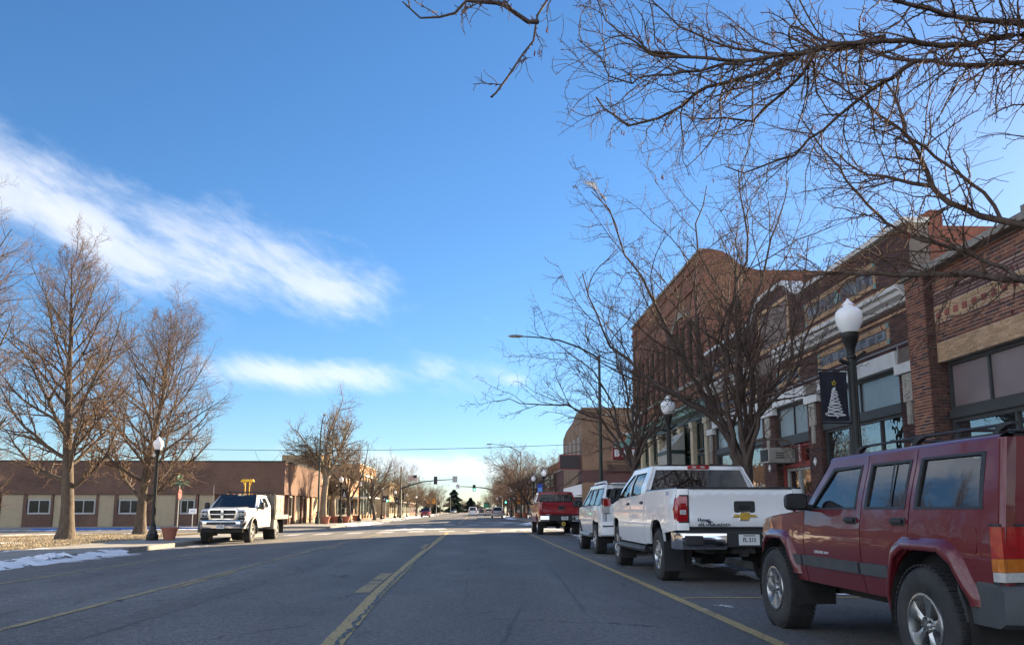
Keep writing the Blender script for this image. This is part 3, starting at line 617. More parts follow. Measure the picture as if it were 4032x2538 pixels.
def make_wheel(root, r, wd, rr, style):
    key = (r, wd, rr, style)
    if key not in WHEEL_CACHE:
        w2 = wd/2
        ty = MB(); ty.lathe([(rr-.01, -w2+.02), (rr+.012, -w2), (rr+(r-rr)*.45, -w2-.012), (r-.035, -w2), (r-.012, -w2+.022), (r, -w2+.05), (r+.002, 0), (r, w2-.05), (r-.012, w2-.022), (r-.035, w2), (rr+.02, w2), (rr-.01, w2-.02)], (wd/2, 0, 0), 40, 'x')
        lug = 52 if style != 'far' else 0
        for i in range(lug):                                        # tread blocks round both shoulders and the centre
            a = 2*math.pi*i/lug; Q = Matrix.Rotation(a, 3, 'X')
            for sx, dx, q in ((-1, w2-.035, 0), (1, w2-.035, .5), (-.33, w2*1.0, .25), (.33, w2*1.0, .75)):
                Q2 = Matrix.Rotation(a+q*2*math.pi/lug, 3, 'X'); x = wd/2+sx*dx
                ty.box(Q2 @ Vector((x, 0, r+.002)), (.055 if abs(sx) == 1 else .05, 2*math.pi*r/lug*.66, .008), Q2)
        rim = MB(); rim.lathe([(rr, .008), (rr-.004, -.004), (rr-.018, -.006), (rr-.024, .02), (rr-.035, .08), (rr-.045, wd-.05), (rr, wd-.01)], (0, 0, 0), 36, 'x')
        hr = rr*.30
        ns = {'five': 5, 'six': 6, 'twin': 6, 'steel': 0, 'far': 5}[style]
        if ns:
            rim.lathe([(0, .010), (hr*.55, .010), (hr*.62, .022), (hr, .026), (hr*1.05, .05)], (0, 0, 0), 24, 'x')
            rim.lathe([(0, .002), (hr*.40, .004), (hr*.46, .014)], (0, 0, 0), 16, 'x')
        for i in range(ns):
            a = 2*math.pi*i/ns
            def P(rad, t, x): return (x, rad*math.sin(a+t), rad*math.cos(a+t))
            if style == 'twin':
                for d in (-.16, .16):
                    rim.add([P(hr*.9, d-.12, .020), P(hr*.9, d+.12, .020), P(rr-.03, d+.10, .006), P(rr-.03, d-.10, .006), P(hr*.9, d-.14, .07), P(hr*.9, d+.14, .07), P(rr-.03, d+.12, .05), P(rr-.03, d-.12, .05)],
                            [(0, 1, 2, 3), (0, 4, 5, 1), (2, 6, 7, 3), (1, 5, 6, 2), (3, 7, 4, 0)])
            else:
                t0, t1, t2 = (.42, .26, .36) if ns == 5 else (.34, .20, .28); m = (hr+rr)/2
                rim.add([P(hr*.9, -t0, .022), P(hr*.9, t0, .022), P(m, t1, .016), P(rr-.02, t2, .006), P(rr-.02, -t2, .006), P(m, -t1, .016), P(m, 0, .004), P(hr*.9, 0, .010), P(rr-.02, 0, .000),
                         P(hr*.9, -t0-.1, .085), P(hr*.9, t0+.1, .085), P(m, t1+.08, .085), P(rr-.02, t2+.06, .07), P(rr-.02, -t2-.06, .07), P(m, -t1-.08, .085)],
                        [(7, 1, 2, 6), (6, 2, 3, 8), (0, 7, 6, 5), (5, 6, 8, 4), (1, 10, 11, 2), (2, 11, 12, 3), (5, 14, 9, 0), (4, 13, 14, 5)])
                q = a+math.pi/ns
                rim.lathe([(.0, .001), (.011, .002), (.013, .03)], (0, hr*.66*math.sin(q), hr*.66*math.cos(q)), 8, 'x')
        if style == 'steel':
            rim.lathe([(0, -.02), (.07, -.015), (.085, .03), (rr*.55, .05), (rr*.62, .03), (rr-.05, .06), (rr-.03, .09)], (0, 0, 0), 24, 'x')
            for i in range(8):
                q = 2*math.pi*i/8; rim.lathe([(0, .015), (.014, .018), (.016, .06)], (0, rr*.42*math.sin(q), rr*.42*math.cos(q)), 6, 'x')
        hub = MB(); hub.lathe([(0, .075), (rr*.55, .075), (rr*.85, .095), (rr*.88, .14), (0, .14)], (0, 0, 0), 24, 'x')
        WHEEL_CACHE[key] = (hub.mesh('wheel'), ty.mesh('tyre'), rim.mesh('rim'))
        for me in WHEEL_CACHE[key]: me.shade_smooth(); me.set_sharp_from_angle(angle=R(35))
    h, t, ri = WHEEL_CACHE[key]
    o = link('wheel', h, m_under, root); link('tyre', t, m_rub, o); link('rim', ri, m_alu if style != 'steel' else m_galv, o); return o
def mirror_part(c, y, z, x, w, h, mat_cap, depth=.13):
    # door mirror on both sides: arm + shell, glass facing back
    o = None
    for sd in (-1, 1):
        mb = MB(); P = rrect(-w/2, w/2, -h/2, h/2, min(w, h)*.3)
        rings = []
        for dy, sc in ((0, .94), (.01, 1), (depth*.5, .95), (depth*.85, .7), (depth, .4)): rings.append([(sd*(x+w/2)+px*sc, y+dy, z+pz*sc) for px, pz in P])
        n = len(P); mb.add([p for r_ in rings for p in r_], [(i*n+j, i*n+(j+1) % n, (i+1)*n+(j+1) % n, (i+1)*n+j) for i in range(4) for j in range(n)]+[tuple((4*n+j) for j in range(n))])
        mb.tube([(sd*(x+.02), y+.05, z-h*.28), (sd*(x-.12), y+.07, z-h*.42)], .028, 6)
        o = c.part(mb, 'door_mirror', mat_cap, 40)
        g = MB(); g.add([(sd*(x+w/2)+px*.9, y+.004, z+pz*.9) for px, pz in P], [tuple(range(n))]); c.part(g, 'mirror_glass', m_tint, parent=o)
def plate(c, x, z, y, s_, w=.305, h=.152, rear=True, recess=True):
    mb = MB(); mb.bx(x-w/2, x+w/2, y, y+.006, z-h/2, z+h/2); o = c.part(mb, 'licence_plate', m_plate, bevel=.003)
    sg = -1 if rear else 1; t = text('plate_number', s_, h*.56, m_ink, o, (x, y-.002 if rear else y+.008, z-.004), FACE_S if rear else (R(90), 0, R(180)), .001, sx=.82, bold=.002)
    q = MB(); q.bx(x-w*.28, x+w*.28, y-.0015 if rear else y+.0062, y if rear else y+.0075, z+h*.34, z+h*.43); c.part(q, 'plate_header', m_ink, parent=o)
    return o
def door_handles(c, spots, mat, ln=.15):
    for y, z in spots:
        for sd in (-1, 1):
            x = c.w(y, z); mb = MB(); mb.box((sd*(x+.002), y, z), (.012, ln+.03, .055)); mb.box((sd*(x+.022), y, z+.004), (.02, ln, .028)); c.part(mb, 'door_handle', mat, bevel=.006)

def seats(c, h, zb, zr, rows):
    for y, n in rows:
        for i in range(n):
            x = -h*.52+h*1.04*i/(n-1); mb = MB(); mb.box((x, y, zb-.02), (h*.62 if n == 2 else h*.5, .14, .36), Matrix.Rotation(R(12), 3, 'X')); o = c.part(mb, 'seat_back', m_seat, bevel=.04); q = MB(); q.box((x, y-.05, zb+.25), (.24, .09, .17)); c.part(q, 'headrest', m_seat, parent=o, bevel=.03)
    mb = MB(); y = rows[0][0]+.62; mb.bx(-h, h, y, y+.3, zb-.12, zb+.03); c.part(mb, 'dashboard', m_int, bevel=.03)
    q = MB(); q.lathe([(.17, -.012), (.185, 0), (.17, .012)], (-h*.5, y-.08, zb+.04), 18); c.part(q, 'steering_wheel', m_int)
def build_suv(name, label, cat, loc, rz, S, group=None):
    c = Car(name, label, cat, loc, rz, S['prof'], S['yf'], S['yr'], S.get('kf', .12), S.get('kr', .05), S.get('tf', .9), S.get('tr', .5), group)
    yf, yr, ya, yb, r = S['yf'], S['yr'], S['wf'], S['wr'], S['r']; zs, zb, zr = S['sill'], S['belt'], S['rail']; rad = S['arch']; P = S['paint']; zt = zr-.07
    zc = r; A = lambda y0, a0, a1, n=12: arc(y0, zc, rad, a0, a1, n)
    hz = S['hood']                       # (z at cowl, z at front)
    ca = math.degrees(math.asin(min(1, max(-1, (zs-zc)/rad)))); yw0, yw1 = S['ws']; yB, yC = S['pillars']
    fend = [(yf, zs+.16), (yf, hz[1]-.06), (yf-.05, hz[1]), (yw0, hz[0]), (yw0, zs)]+[(y, z) for y, z in A(ya, 180-ca, ca)]+[(yf-.02, zs+.12)]
    c.side('front_wing', fend, P)
    doorF = [(yw0-.012, zs), (yw0-.012, zb-.01), (yw1-.02, zr), (yB+.006, zr), (yB+.006, zs)]
    wf = [(yw0-.13, zb), (yw1-.085, zt), (yB+.09, zt), (yB+.09, zb)]
    c.side('front_door', doorF, P, [wf])
    arch_top_x = yb+math.sqrt(max(.01, rad*rad-.10**2))
    aC = math.degrees(math.acos(max(-1, min(1, (yC-yb)/rad)))) if abs(yC-yb) < rad else 5
    doorR = [(yB-.006, zs), (yB-.006, zr), (yC+.006, zr), (yC+.006, zc+rad*math.sin(R(aC))+.02)]+[(y+.02, z) for y, z in A(yb, aC, ca, 6)]
    wr = [(yB-.05, zb), (yB-.05, zt), (yC+.06, zt), (yC+.06, zb)]
    c.side('rear_door', doorR, P, [wr])
    yq = S['yq']                         # rear end of quarter at roof level
    quart = [(yC-.006, zr), (yq, zr), (yr, zb), (yr, S['bump'])]+[(yb-math.sqrt(max(0, rad**2-(S['bump']-zc)**2)), S['bump'])]+[p for p in A(yb, 180-ca, aC, 14) if p[1] > S['bump'] or p[0] > yb]+[(yC-.006, zc+rad*math.sin(R(aC)))]
    qx = [p for p in quart]
    wq = [(yC-.06, zb), (yC-.06, zt), (yq+S['dp'], zt), (yr+S['dp']+.02, zb)]
    c.side('rear_quarter', qx, P, [wq])
    for nm, w_ in (('front_side_window', wf), ('rear_side_window', wr), ('cargo_side_window', wq)):
        cx = sum(p[0] for p in w_)/4; cy = sum(p[1] for p in w_)/4; big = [(cx+(a-cx)*1.03, cy+(b-cy)*1.05) for a, b in w_]
        g = c.side(nm, big, m_car_glass if nm != 'cargo_side_window' else S.get('qglass', m_car_glass), (), -.014, 0, .2)
        if S.get('detail'): c.ring('window_rubber', [(cx+(a-cx)*1.015, cy+(b-cy)*1.03) for a, b in w_], .030, m_dark, .003)
    if S.get('detail'):
        x0 = wr[2][0]+.20; c.side('window_divider', [(x0, zb+.01), (x0+.02, zt-.01), (x0+.045, zt-.01), (x0+.025, zb+.01)], m_dark, (), .0, 0, .3)
    # roof, screens, bonnet
    ys = [yw1+.01, yw1-.10]+[yw1-.1-(yw1-.1-yq)*i/6 for i in range(1, 6)]+[yq+.02]
    c.roof('roof', ys, zr, P, S.get('crown', .06))
    hb = c.w(yw0, zb)-.03; ht = c.w(yw1, zr)-.03
    c.quad('windscreen', m_car_glass, (yw0+.06, hz[0]+.01, hb), (yw1+.02, zr+.03, ht), bow=.10)
    hwf = c.w(yf, hz[1]-.06)
    rows = []
    for t in (0, .25, .5, .75, .93, 1.0):
        y = yw0+.05+(yf-yw0-.05)*t; z = hz[0]+(hz[1]-hz[0])*t-(.06 if t == 1 else .0); h = c.w(y, z)
        rows.append([(-h, y, z-.006), (-h+.03, y, z+.012), (-h*.72, y, z+.03), (-h*.66, y, z+.042), (0, y+.02, z+.05), (h*.66, y, z+.042), (h*.72, y, z+.03), (h-.03, y, z+.012), (h, y, z-.006)])
    c.part(MB().grid(rows), 'bonnet', P, 40)
    # rear: tailgate panel, rear window, bumper
    fy = lambda x, z: yr+.055*(x/.8)**2*.6+ (max(0, z-zb)*(yq-yr)/(zr-zb) if z > zb else 0) - .012
    hw = lambda z: interp(S['prof'], z)-S.get('kr', .05)-.012
    tl = S['tail']
    hatch = [(-hw(zb)+.10, S['bump']+.02), (-hw(zb)+.09, zb), (-hw(zr)+.07, zr+.015), (0, zr+.04), (hw(zr)-.07, zr+.015), (hw(zb)-.09, zb), (hw(zb)-.10, S['bump']+.02)]
    rw = [(-hw(zb)+.16, zb+.035), (-hw(zr)+.15, zr-.07), (hw(zr)-.15, zr-.07), (hw(zb)-.16, zb+.035)]
    c.face('tailgate', hatch, P, fy, holes=[rw]); c.face('rear_window', [(a*1.04, b+(.012 if b > zb+.1 else -.012)) for a, b in rw], m_tint, lambda x, z: fy(x, z)+.015, lip=0)
    if S.get('detail'):
        c.face('window_rubber', rw, m_dark, lambda x, z: fy(x, z)-.004, .01, .3, holes=[[(a*.955, b+(-.035 if b > zb+.1 else .035)) for a, b in rw]])
    for sd in (-1, 1):                  # corner pillars at the back and tail lamps
        n = 5; rows = []
        for z in (S['bump'], (S['bump']+zb)/2, zb, (zb+zr)/2, zr+.01):
            h0 = c.w(yr+.0, z) if z <= zb else c.w(yr+(yq-yr)*(z-zb)/(zr-zb), z)
            yy = yr if z <= zb else yr+(yq-yr)*(z-zb)/(zr-zb)
            rows.append([(sd*(h0-.005), yy+.03, z), (sd*(h0-.008), yy, z), (sd*(h0-.03), yy-.025, z), (sd*(h0-.12), fy(h0-.12, z)+.006, z)])
        c.part(MB().grid(rows), 'corner_pillar', P, 60)
        for (z0, z1, mt) in tl['zones']:
            h0 = c.w(yr, (z0+z1)/2); mb = MB(); rows = []
            for z in (z0, z1): rows.append([(sd*(h0+.010), yr+tl['wrap'], z), (sd*(h0+.012), yr+.01, z), (sd*(h0-.012), yr-.030, z), (sd*(h0-tl['w']*.5), fy(h0-.1, z)-.026, z), (sd*(h0-tl['w']), fy(h0-.15, z)-.014, z), (sd*(h0-tl['w']), fy(h0-.15, z)+.02, z)])
            mb.grid(rows); m = 6; mb.add(rows[1], [tuple(range(m))]); mb.add(rows[0], [tuple(range(m))[::-1]])
            c.part(mb, 'tail_lamp', mt, 40)
        if S.get('detail'):
            z0 = min(q[0] for q in tl['zones'])-.016; z1 = max(q[1] for q in tl['zones'])+.016; h0 = c.w(yr, (z0+z1)/2)
            mb = MB(); rows = [[(sd*(h0+.003), yr+tl['wrap']+.016, z), (sd*(h0+.004), yr+.012, z), (sd*(h0-.018), yr-.010, z), (sd*(h0-tl['w']*.5), fy(h0-.1, z)-.010, z), (sd*(h0-tl['w']-.012), fy(h0-.15, z)-.006, z)] for z in (z0, z1)]
            c.part(mb.grid(rows), 'lamp_surround', m_dark, 40)
    B = S['bumpers']; mb = MB()
    hbw = c.w(yr, S['bump']); rows = []
    for z, o_ in ((B[0], .0), (B[0]+.03, .05), (B[1]-.04, .06), (B[1], .03), (B[1]+.012, -.08)):
        rows.append([(-hbw-.012, yr+.40, z), (-hbw-.022, yr+.16, z), (-hbw-.012, yr+.02-o_, z), (-hbw+.14, yr-.04-o_, z), (0, yr-.075-o_, z), (hbw-.14, yr-.04-o_, z), (hbw+.012, yr+.02-o_, z), (hbw+.022, yr+.16, z), (hbw+.012, yr+.40, z)])
    c.part(mb.grid(rows), 'rear_bumper', S['bumpmat'], 40)
    hbw = c.w(yf, S['bump']); rows = []; mb = MB()
    for z, o_ in ((B[0], -.02), (B[0]+.04, .04), (B[1]-.04, .05), (B[1]+.0, .02), (B[1]+.012, -.1)):
        rows.append([(-hbw-.022, yf-.32, z), (-hbw-.024, yf-.05, z), (-hbw+.10, yf+.06+o_, z), (0, yf+.12+o_, z), (hbw-.10, yf+.06+o_, z), (hbw+.024, yf-.05, z), (hbw+.022, yf-.32, z)])
    c.part(mb.grid(rows), 'front_bumper', S['bumpmat'], 40)
    # nose: grille and headlamps
    nz0, nz1 = B[1]+.01, hz[1]-.04; wn = c.w(yf, nz0)-.02
    mb = MB(); mb.bx(-wn, wn, yf-.08, yf-.01, nz0, nz1); c.part(mb, 'nose_panel', P)
    g = MB(); 
    for i in range(7): x = -.36+i*.12; g.bx(x-.035, x+.035, yf-.012, yf+.004, nz0+.05, nz1-.03)
    c.part(g, 'grille', m_dark)
    for sd in (-1, 1):
        mb = MB(); mb.bx(min(sd*.50, sd*(wn-.02)), max(sd*.50, sd*(wn-.02)), yf-.03, yf+.012, nz0+.05, nz1-.03); c.part(mb, 'headlamp', m_wlens, bevel=.015)
    # hidden shell: dark filler block added so the cabin cannot be seen through
    mb = MB(); h = min(c.w(0, zs), c.w(yr+.3, zb))-.10
    mb.bx(-h, h, yr+.12, yw0-.05, zs-.02, zb-.02); mb.bx(-h, h, yw0-.06, yf-.12, zs+.02, hz[1]-.03); h2 = c.w(0, zr)-.07
    if not S.get('detail'): mb.bx(-h2, h2, yq+.10, yw1-.15, zb-.03, zr-.02)
    c.part(mb, 'cabin_filler', m_int)
    if S.get('detail'): seats(c, h2, zb, zr, ((yB+.15, 2), (yC+.05, 3)))
    mb = MB(); mb.tube([(-.55, yb, r), (.55, yb, r)], .05, 8); mb.lathe([(.0, -.13), (.13, -.06), (.13, .06), (0, .13)], (0.05, yb, r), 12, 'x'); mb.tube([(-.5, ya, r-.03), (.5, ya, r-.03)], .04, 8); mb.tube([(.45, yr+.05, zs-.08), (.42, yr+1.3, zs-.1)], .03, 8); mb.bx(-.45, -.35, yr+.2, yf-.3, zs-.12, zs); mb.bx(.35, .45, yr+.2, yf-.3, zs-.12, zs); mb.bx(-.4, .4, yr+.1, yr+.5, zs-.12, zs+.02)
    c.part(mb, 'running_gear', m_under, 40)
    c.wheels(ya, yb, r, S['tw'], S['track'], S['rim'], S['style'], rad-.02 if S.get('detail') else None, S.get('liner', True))
    mirror_part(c, yw0-.20, zb+.06, c.w(yw0, zb)+.05, S['mir'][0], S['mir'][1], S.get('mircap', m_dark))
    if S.get('handles'): door_handles(c, S['handles'], S.get('hmat', m_dark))
    return c
def far_suv(name, label, cat, loc, rz, paint, sc=1.0, grp=None):
    S = dict(prof=[(.3, .82), (.55, .89), (.8, .91), (1.05, .89), (1.65, .72)], yf=2.2, yr=-2.3, wf=1.36, wr=-1.36, r=.35, sill=.36, belt=1.05, rail=1.60*sc, arch=.42, paint=paint, hood=(1.04, .92), ws=(.95, .25),
             pillars=(-.25, -1.15), yq=-2.05, dp=.16, bump=.66, tail=dict(zones=[(.80, 1.05, m_red_lens)], w=.24, wrap=.12), bumpers=(.34, .64), bumpmat=paint, style='far', tw=.22, track=.84, rim=.24, mir=(.2, .14), liner=False)
    return build_suv(name, label, cat, loc, rz, S, grp)

# --- the maroon off-roader in the foreground
S = dict(prof=[(.40, .80), (.52, .835), (.66, .855), (.80, .86), (.93, .858), (.955, .848), (1.07, .842), (1.12, .825), (1.5, .735)], yf=1.80, yr=-1.99, wf=1.288, wr=-1.288, r=.372, sill=.475, belt=1.095, rail=1.495, arch=.475,
         paint=m_maroon, hood=(1.075, 1.0), ws=(.62, .25), pillars=(-.43, -1.11), yq=-1.925, dp=.10, bump=.665, tail=dict(zones=[(.685, .737, m_wlens), (.739, .812, m_amb_lens), (.814, .99, m_red_lens)], w=.165, wrap=.045),
         bumpers=(.43, .665), bumpmat=m_grey, style='five', tw=.25, track=.885, rim=.205, mir=(.19, .145), handles=[(-.28, 1.005), (-.98, 1.005)], kf=.07, kr=.035, detail=True, crown=.055)
J = build_suv('sport_utility', 'maroon boxy off-road wagon with black roof rack, nearest of the parked cars', 'car', (3.74, 6.52, 0), R(.4), S)
def flare(c, y, z0, r0, r1, mat, off):
    pts_o = [(y+r1*1.08, z0+.02), (y+r1*1.0, z0+.16), (y+r1*.70, z0+r1*.90), (y+r1*.48, z0+r1*1.0), (y-r1*.48, z0+r1*1.0), (y-r1*.72, z0+r1*.90), (y-r1*1.02, z0+.22), (y-r1*1.05, z0+.16)]
    pts_i = [(y+r0*1.02, z0+.02), (y+r0*.98, z0+.14), (y+r0*.70, z0+r0*.84), (y+r0*.44, z0+r0*.98), (y-r0*.44, z0+r0*.98), (y-r0*.70, z0+r0*.84), (y-r0*.98, z0+.20), (y-r0*1.0, z0+.16)]
    def res(P):
        q = []
        for a, b in zip(P[:-1], P[1:]): q += [(a[0]+(b[0]-a[0])*i/3, a[1]+(b[1]-a[1])*i/3) for i in range(3)]
        return q+[P[-1]]
    O, I = res(pts_o), res(pts_i)
    for sd in (-1, 1):
        rows = []
        for (oy, oz), (iy, iz) in zip(O, I):
            w0 = c.w(oy, oz); w1 = c.w(iy, iz)
            rows.append([(sd*(w0-.004), oy, oz), (sd*(w0+off*.45), oy+(iy-oy)*.22, oz+(iz-oz)*.22), (sd*(w1+off*.92), oy+(iy-oy)*.55, oz+(iz-oz)*.55), (sd*(w1+off), iy+(oy-iy)*.12, iz+(oz-iz)*.12), (sd*(w1+off*.85), iy, iz), (sd*(w1-.06), iy, iz)])
        c.part(MB().grid(rows), 'wheel_arch_flare', mat, 50)
flare(J, 1.288, .372, .465, .535, m_maroon, .042); flare(J, -1.288, .372, .465, .535, m_maroon, .042)
for y0, y1 in ((.66, .84), (-.40, .615), (-.84, -.445)):
    rows = lambda z0, z1: [(y0, z0), (y1, z0), (y1, z1), (y0, z1)]
    J.side('rubbing_strip', [(y0, .615), (y1, .615), (y1, .70), (y0, .70)], m_grey, (), .022, .024, .1)
for sd in (-1, 1):                                                   # roof rails with feet
    mb = MB(); x = sd*.56; z = 1.545
    for y in (.02, -.85, -1.78):
        rows = [(y+.14, z-.03), (y+.08, z+.035), (y+.02, z+.060), (y-.08, z+.060), (y-.08, z+.045), (y-.03, z+.042), (y+.04, z+.015), (y+.06, z-.03)]
        mb.prism(rows, lambda a, b: (x-.02, a, b), lambda a, b: (x+.02, a, b))
    mb.tube([(x, .0, z+.052), (x, -.9, z+.056), (x, -1.84, z+.050)], .010, 6); mb.bx(x-.03, x+.03, -1.88, .2, z-.035, z-.012)
    J.part(mb, 'roof_rail', m_dark, 40)
mb = MB()
for y in (-.42, -1.30): mb.tube([(-.56, y, 1.605), (.56, y, 1.605)], .012, 6)
mb.tube([(-.2, -.42, 1.60), (-.2, -1.9, 1.60)], .006, 6)
J.part(mb, 'roof_crossbars', m_dark, 40)
for sd in (-1, 1): [text('side_lettering', w_, sz, m_silk, J.r, (sd*(J.w(.25, .735)+.004), .25-sd*dy, .738), FACE_W if sd < 0 else FACE_E, .001, sx=1.15) for w_, sz, dy in (('CHEROKEE', .032, .06), ('SPORT', .026, -.09))]
J.side('fuel_flap', rrect(-1.83, -1.66, .83, .985, .02), m_maroon, (), .004, .006, .1, both=False)
# --- white pickup
def build_pickup(name, label, loc, rz, P, D):
    c = Car(name, label, 'pickup truck', loc, rz, D['prof'], D['yf'], D['yr'], .12, D.get('kr', .03), .9, .5, D.get('group'))
    yf, yr, ya, yb, r = D['yf'], D['yr'], D['wf'], D['wr'], D['r']; zs, zb, zr, zrail = D['sill'], D['belt'], D['roof'], D['rail']; rad = D['arch']; zc = r+.02; zt = zr-.085
    sq = lambda y0: [(y0-rad*1.0, zs), (y0-rad*.98, zc+.12), (y0-rad*.86, zc+rad*.70), (y0-rad*.60, zc+rad*.96), (y0-rad*.3, zc+rad*1.03), (y0+rad*.3, zc+rad*1.03), (y0+rad*.60, zc+rad*.96), (y0+rad*.86, zc+rad*.70), (y0+rad*.98, zc+.12), (y0+rad*1.0, zs)]
    yd, yB, yc = D['doors']; hz = D['hood']; yw0, yw1 = D['ws']
    fend = [(yf, zs+.22), (yf, hz[1]-.05), (yf-.06, hz[1]), (yd, hz[0]), (yd, zs)]+sq(ya)+[(yf-.04, zs+.14)]
    c.side('front_wing', fend, P)
    wf = [(yd-.16, zb+.005), (yw1-.16, zt), (yB+.055, zt), (yB+.055, zb+.03)]
    c.side('front_door', [(yd-.014, zs-.02), (yd-.014, zb-.04), (yw1-.03, zr), (yB+.006, zr), (yB+.006, zs-.02)], P, [wf])
    wr = [(yB-.055, zb+.03), (yB-.055, zt), (yc+.36, zt), (yc+.30, zb+.05)]
    c.side('rear_door', [(yB-.008, zs-.02), (yB-.008, zr), (yc+.22, zr), (yc+.012, zb+.06), (yc+.012, zs-.02)], P, [wr])
    c.side('cab_pillar', [(yc+.215, zr), (yc+.08, zr), (yc-.05, zb+.10), (yc-.05, zrail-.0), (yc+.006, zrail), (yc+.006, zb+.06)], P)
    for nm, w_ in (('front_side_window', wf), ('rear_side_window', wr)):
        cx = sum(p[0] for p in w_)/4; cy = sum(p[1] for p in w_)/4
        c.side(nm, [(cx+(a-cx)*1.04, cy+(b-cy)*1.05) for a, b in w_], m_car_glass, (), -.014, 0, .2)
        if D.get('detail'): c.ring('window_rubber', [(cx+(a-cx)*1.015, cy+(b-cy)*1.03) for a, b in w_], .026, m_dark, .002)
    if not D.get('flatbed'):
        bed = [(yc-.03, zs), (yc-.03, zrail), (yr+.02, zrail), (yr, zrail-.03), (yr, D['bump'])]+[(yb-rad*1.0, D['bump']-.06)]+sq(yb)[1:]
        c.side('bed_side', bed, P)
        for sd in (-1, 1):              # bed rails and corner posts
            rows = []
            for y in (yc-.03, (yc+yr)/2, yr+.02): h = c.w(y, zrail); rows.append([(sd*h, y, zrail-.01), (sd*(h-.01), y, zrail+.008), (sd*(h-.09), y, zrail+.010), (sd*(h-.10), y, zrail-.30)])
            c.part(MB().grid(rows), 'bed_rail', P, 40)
            mb = MB(); rows = []
            for y in (yc-.05, yr+.0): h = c.w(y, zrail); rows.append([(sd*(h-.012), y, zrail+.009), (sd*(h-.02), y, zrail+.028), (sd*(h-.10), y, zrail+.028), (sd*(h-.11), y, zrail+.009)])
            c.part(mb.grid(rows), 'rail_cap', m_dark)
            tx = D['tg']; rows = []
            for z in (D['bump'], (D['bump']+zrail)/2, zrail): h = c.w(yr, z); rows.append([(sd*(h-.002), yr+.04, z), (sd*(h-.012), yr-.002, z), (sd*(h-.05), yr-.03, z), (sd*(tx+.008), yr-.035, z), (sd*(tx+.008), yr+.05, z)])
            c.part(MB().grid(rows), 'rear_corner', P, 50)
            lz0, lz1 = D['lamp']; rows = []
            for z, q in ((lz0, .0), (lz0+.04, .012), ((lz0+lz1)/2, .016), (lz1-.04, .012), (lz1, .0)):
                h = c.w(yr, z); rows.append([(sd*(h+q-.004), yr+.12, z), (sd*(h+q), yr+.02, z), (sd*(h+q-.04), yr-.032-q*.6, z), (sd*(tx+.03), yr-.040-q*.6, z), (sd*(tx+.022), yr-.03, z)])
            o = c.part(MB().grid(rows), 'tail_lamp', m_red_lens, 40)
            for f in (.36, .62):
                z = lz0+(lz1-lz0)*f; h = c.w(yr, z); mb = MB(); mb.bx(min(sd*(tx+.05), sd*(h-.05)), max(sd*(tx+.05), sd*(h-.05)), yr-.056, yr-.046, z-.035, z+.035); c.part(mb, 'lamp_segment', m_wlens if f < .4 and D.get('clear') else m_red_lens, parent=o, bevel=.008)
            rows = [[(sd*(c.w(yr, z)+.006), yr+.14, z), (sd*(c.w(yr, z)+.004), yr+.02, z), (sd*(c.w(yr, z)-.045), yr-.032, z), (sd*(tx+.006), yr-.040, z)] for z in (lz0-.02, lz1+.02)]
            c.part(MB().grid(rows), 'lamp_surround', m_dark, 40)
        tx = D['tg']; tz = D['bump']+.05
        fy = lambda x, z: yr-.040-.010*math.exp(-((z-(tz+.10))/.03)**2)*0+(.010 if z > zrail-.10 and False else 0)-.014*(1 if tz+.14 < z < zrail-.11 else 0)*0
        prof = [(tz, .0), (tz+.02, -.02), (tz+.115, -.020), (tz+.14, -.010), (zrail-.16, -.010), (zrail-.13, -.026), (zrail-.05, -.026), (zrail-.012, -.008), (zrail, .02)]
        c.face('tailgate', [(-tx, z) for z, _ in prof]+[(tx, z) for z, _ in prof[::-1]], P, lambda x, z: yr-.03+interp(prof, z), .05, .09, smooth=30)
        mb = MB(); mb.bx(-tx, tx, yr-.045, yr+.06, zrail+.002, zrail+.028); c.part(mb, 'tailgate_cap', m_dark, bevel=.008)
        hx = D.get('hand_x', 0.0)
        mb = MB(); P4 = rrect(hx-.155, hx+.155, zrail-.34, zrail-.175, .03); mb.prism(P4, lambda a, b: (a, yr-.050, b), lambda a, b: (a, yr-.03, b)); o = c.part(mb, 'tailgate_handle', m_dark, bevel=.004)
        mb = MB(); mb.prism(rrect(hx-.085, hx+.085, zrail-.295, zrail-.235, .012), lambda a, b: (a, yr-.056, b), lambda a, b: (a, yr-.046, b)); c.part(mb, 'handle_paddle', m_under, parent=o, bevel=.004)
        # inner bed
        mb = MB(); h = c.w(0, zrail)-.11; mb.bx(-h, h, yr+.03, yc-.06, zs+.22, zs+.30); mb.bx(-h, h, yc-.12, yc-.06, zs+.3, zrail-.02); c.part(mb, 'bed_floor', m_dark)
        # bumper: chrome outer bars with step corners and dark centre
        z0, z1 = D['bar']; hw = c.w(yr, z1)+.0; bx = D['bx']
        for sd in (-1, 1):
            rows = []
            for z, o_ in ((z0, .0), (z0+.025, .035), (z1-.035, .05), (z1-.008, .04), (z1, .0)):
                rows.append([(sd*(hw+.008), yr+.30, z), (sd*(hw+.016), yr+.02, z), (sd*(hw-.05), yr-.10-o_, z), (sd*(hw-.35), yr-.13-o_, z), (sd*bx, yr-.135-o_, z), (sd*(bx-.03), yr-.10, z)])
            c.part(MB().grid(rows), 'chrome_bumper', D.get('bumat', m_chr), 40)
            if D.get('detail'):
                mb = MB(); mb.box((sd*(hw-.21), yr-.172, (z0+z1)/2+.01), (.27, .03, (z1-z0)*.60)); c.part(mb, 'bumper_step', m_dark, bevel=.02)
        mb = MB(); mb.bx(-bx+.02, bx-.02, yr-.155, yr+.05, z0+.03, z1+.01); mb.bx(-hw+.1, hw-.1, yr-.12, yr+.1, z1-.002, z1+.02); c.part(mb, 'bumper_step_pad', m_dark, bevel=.01)
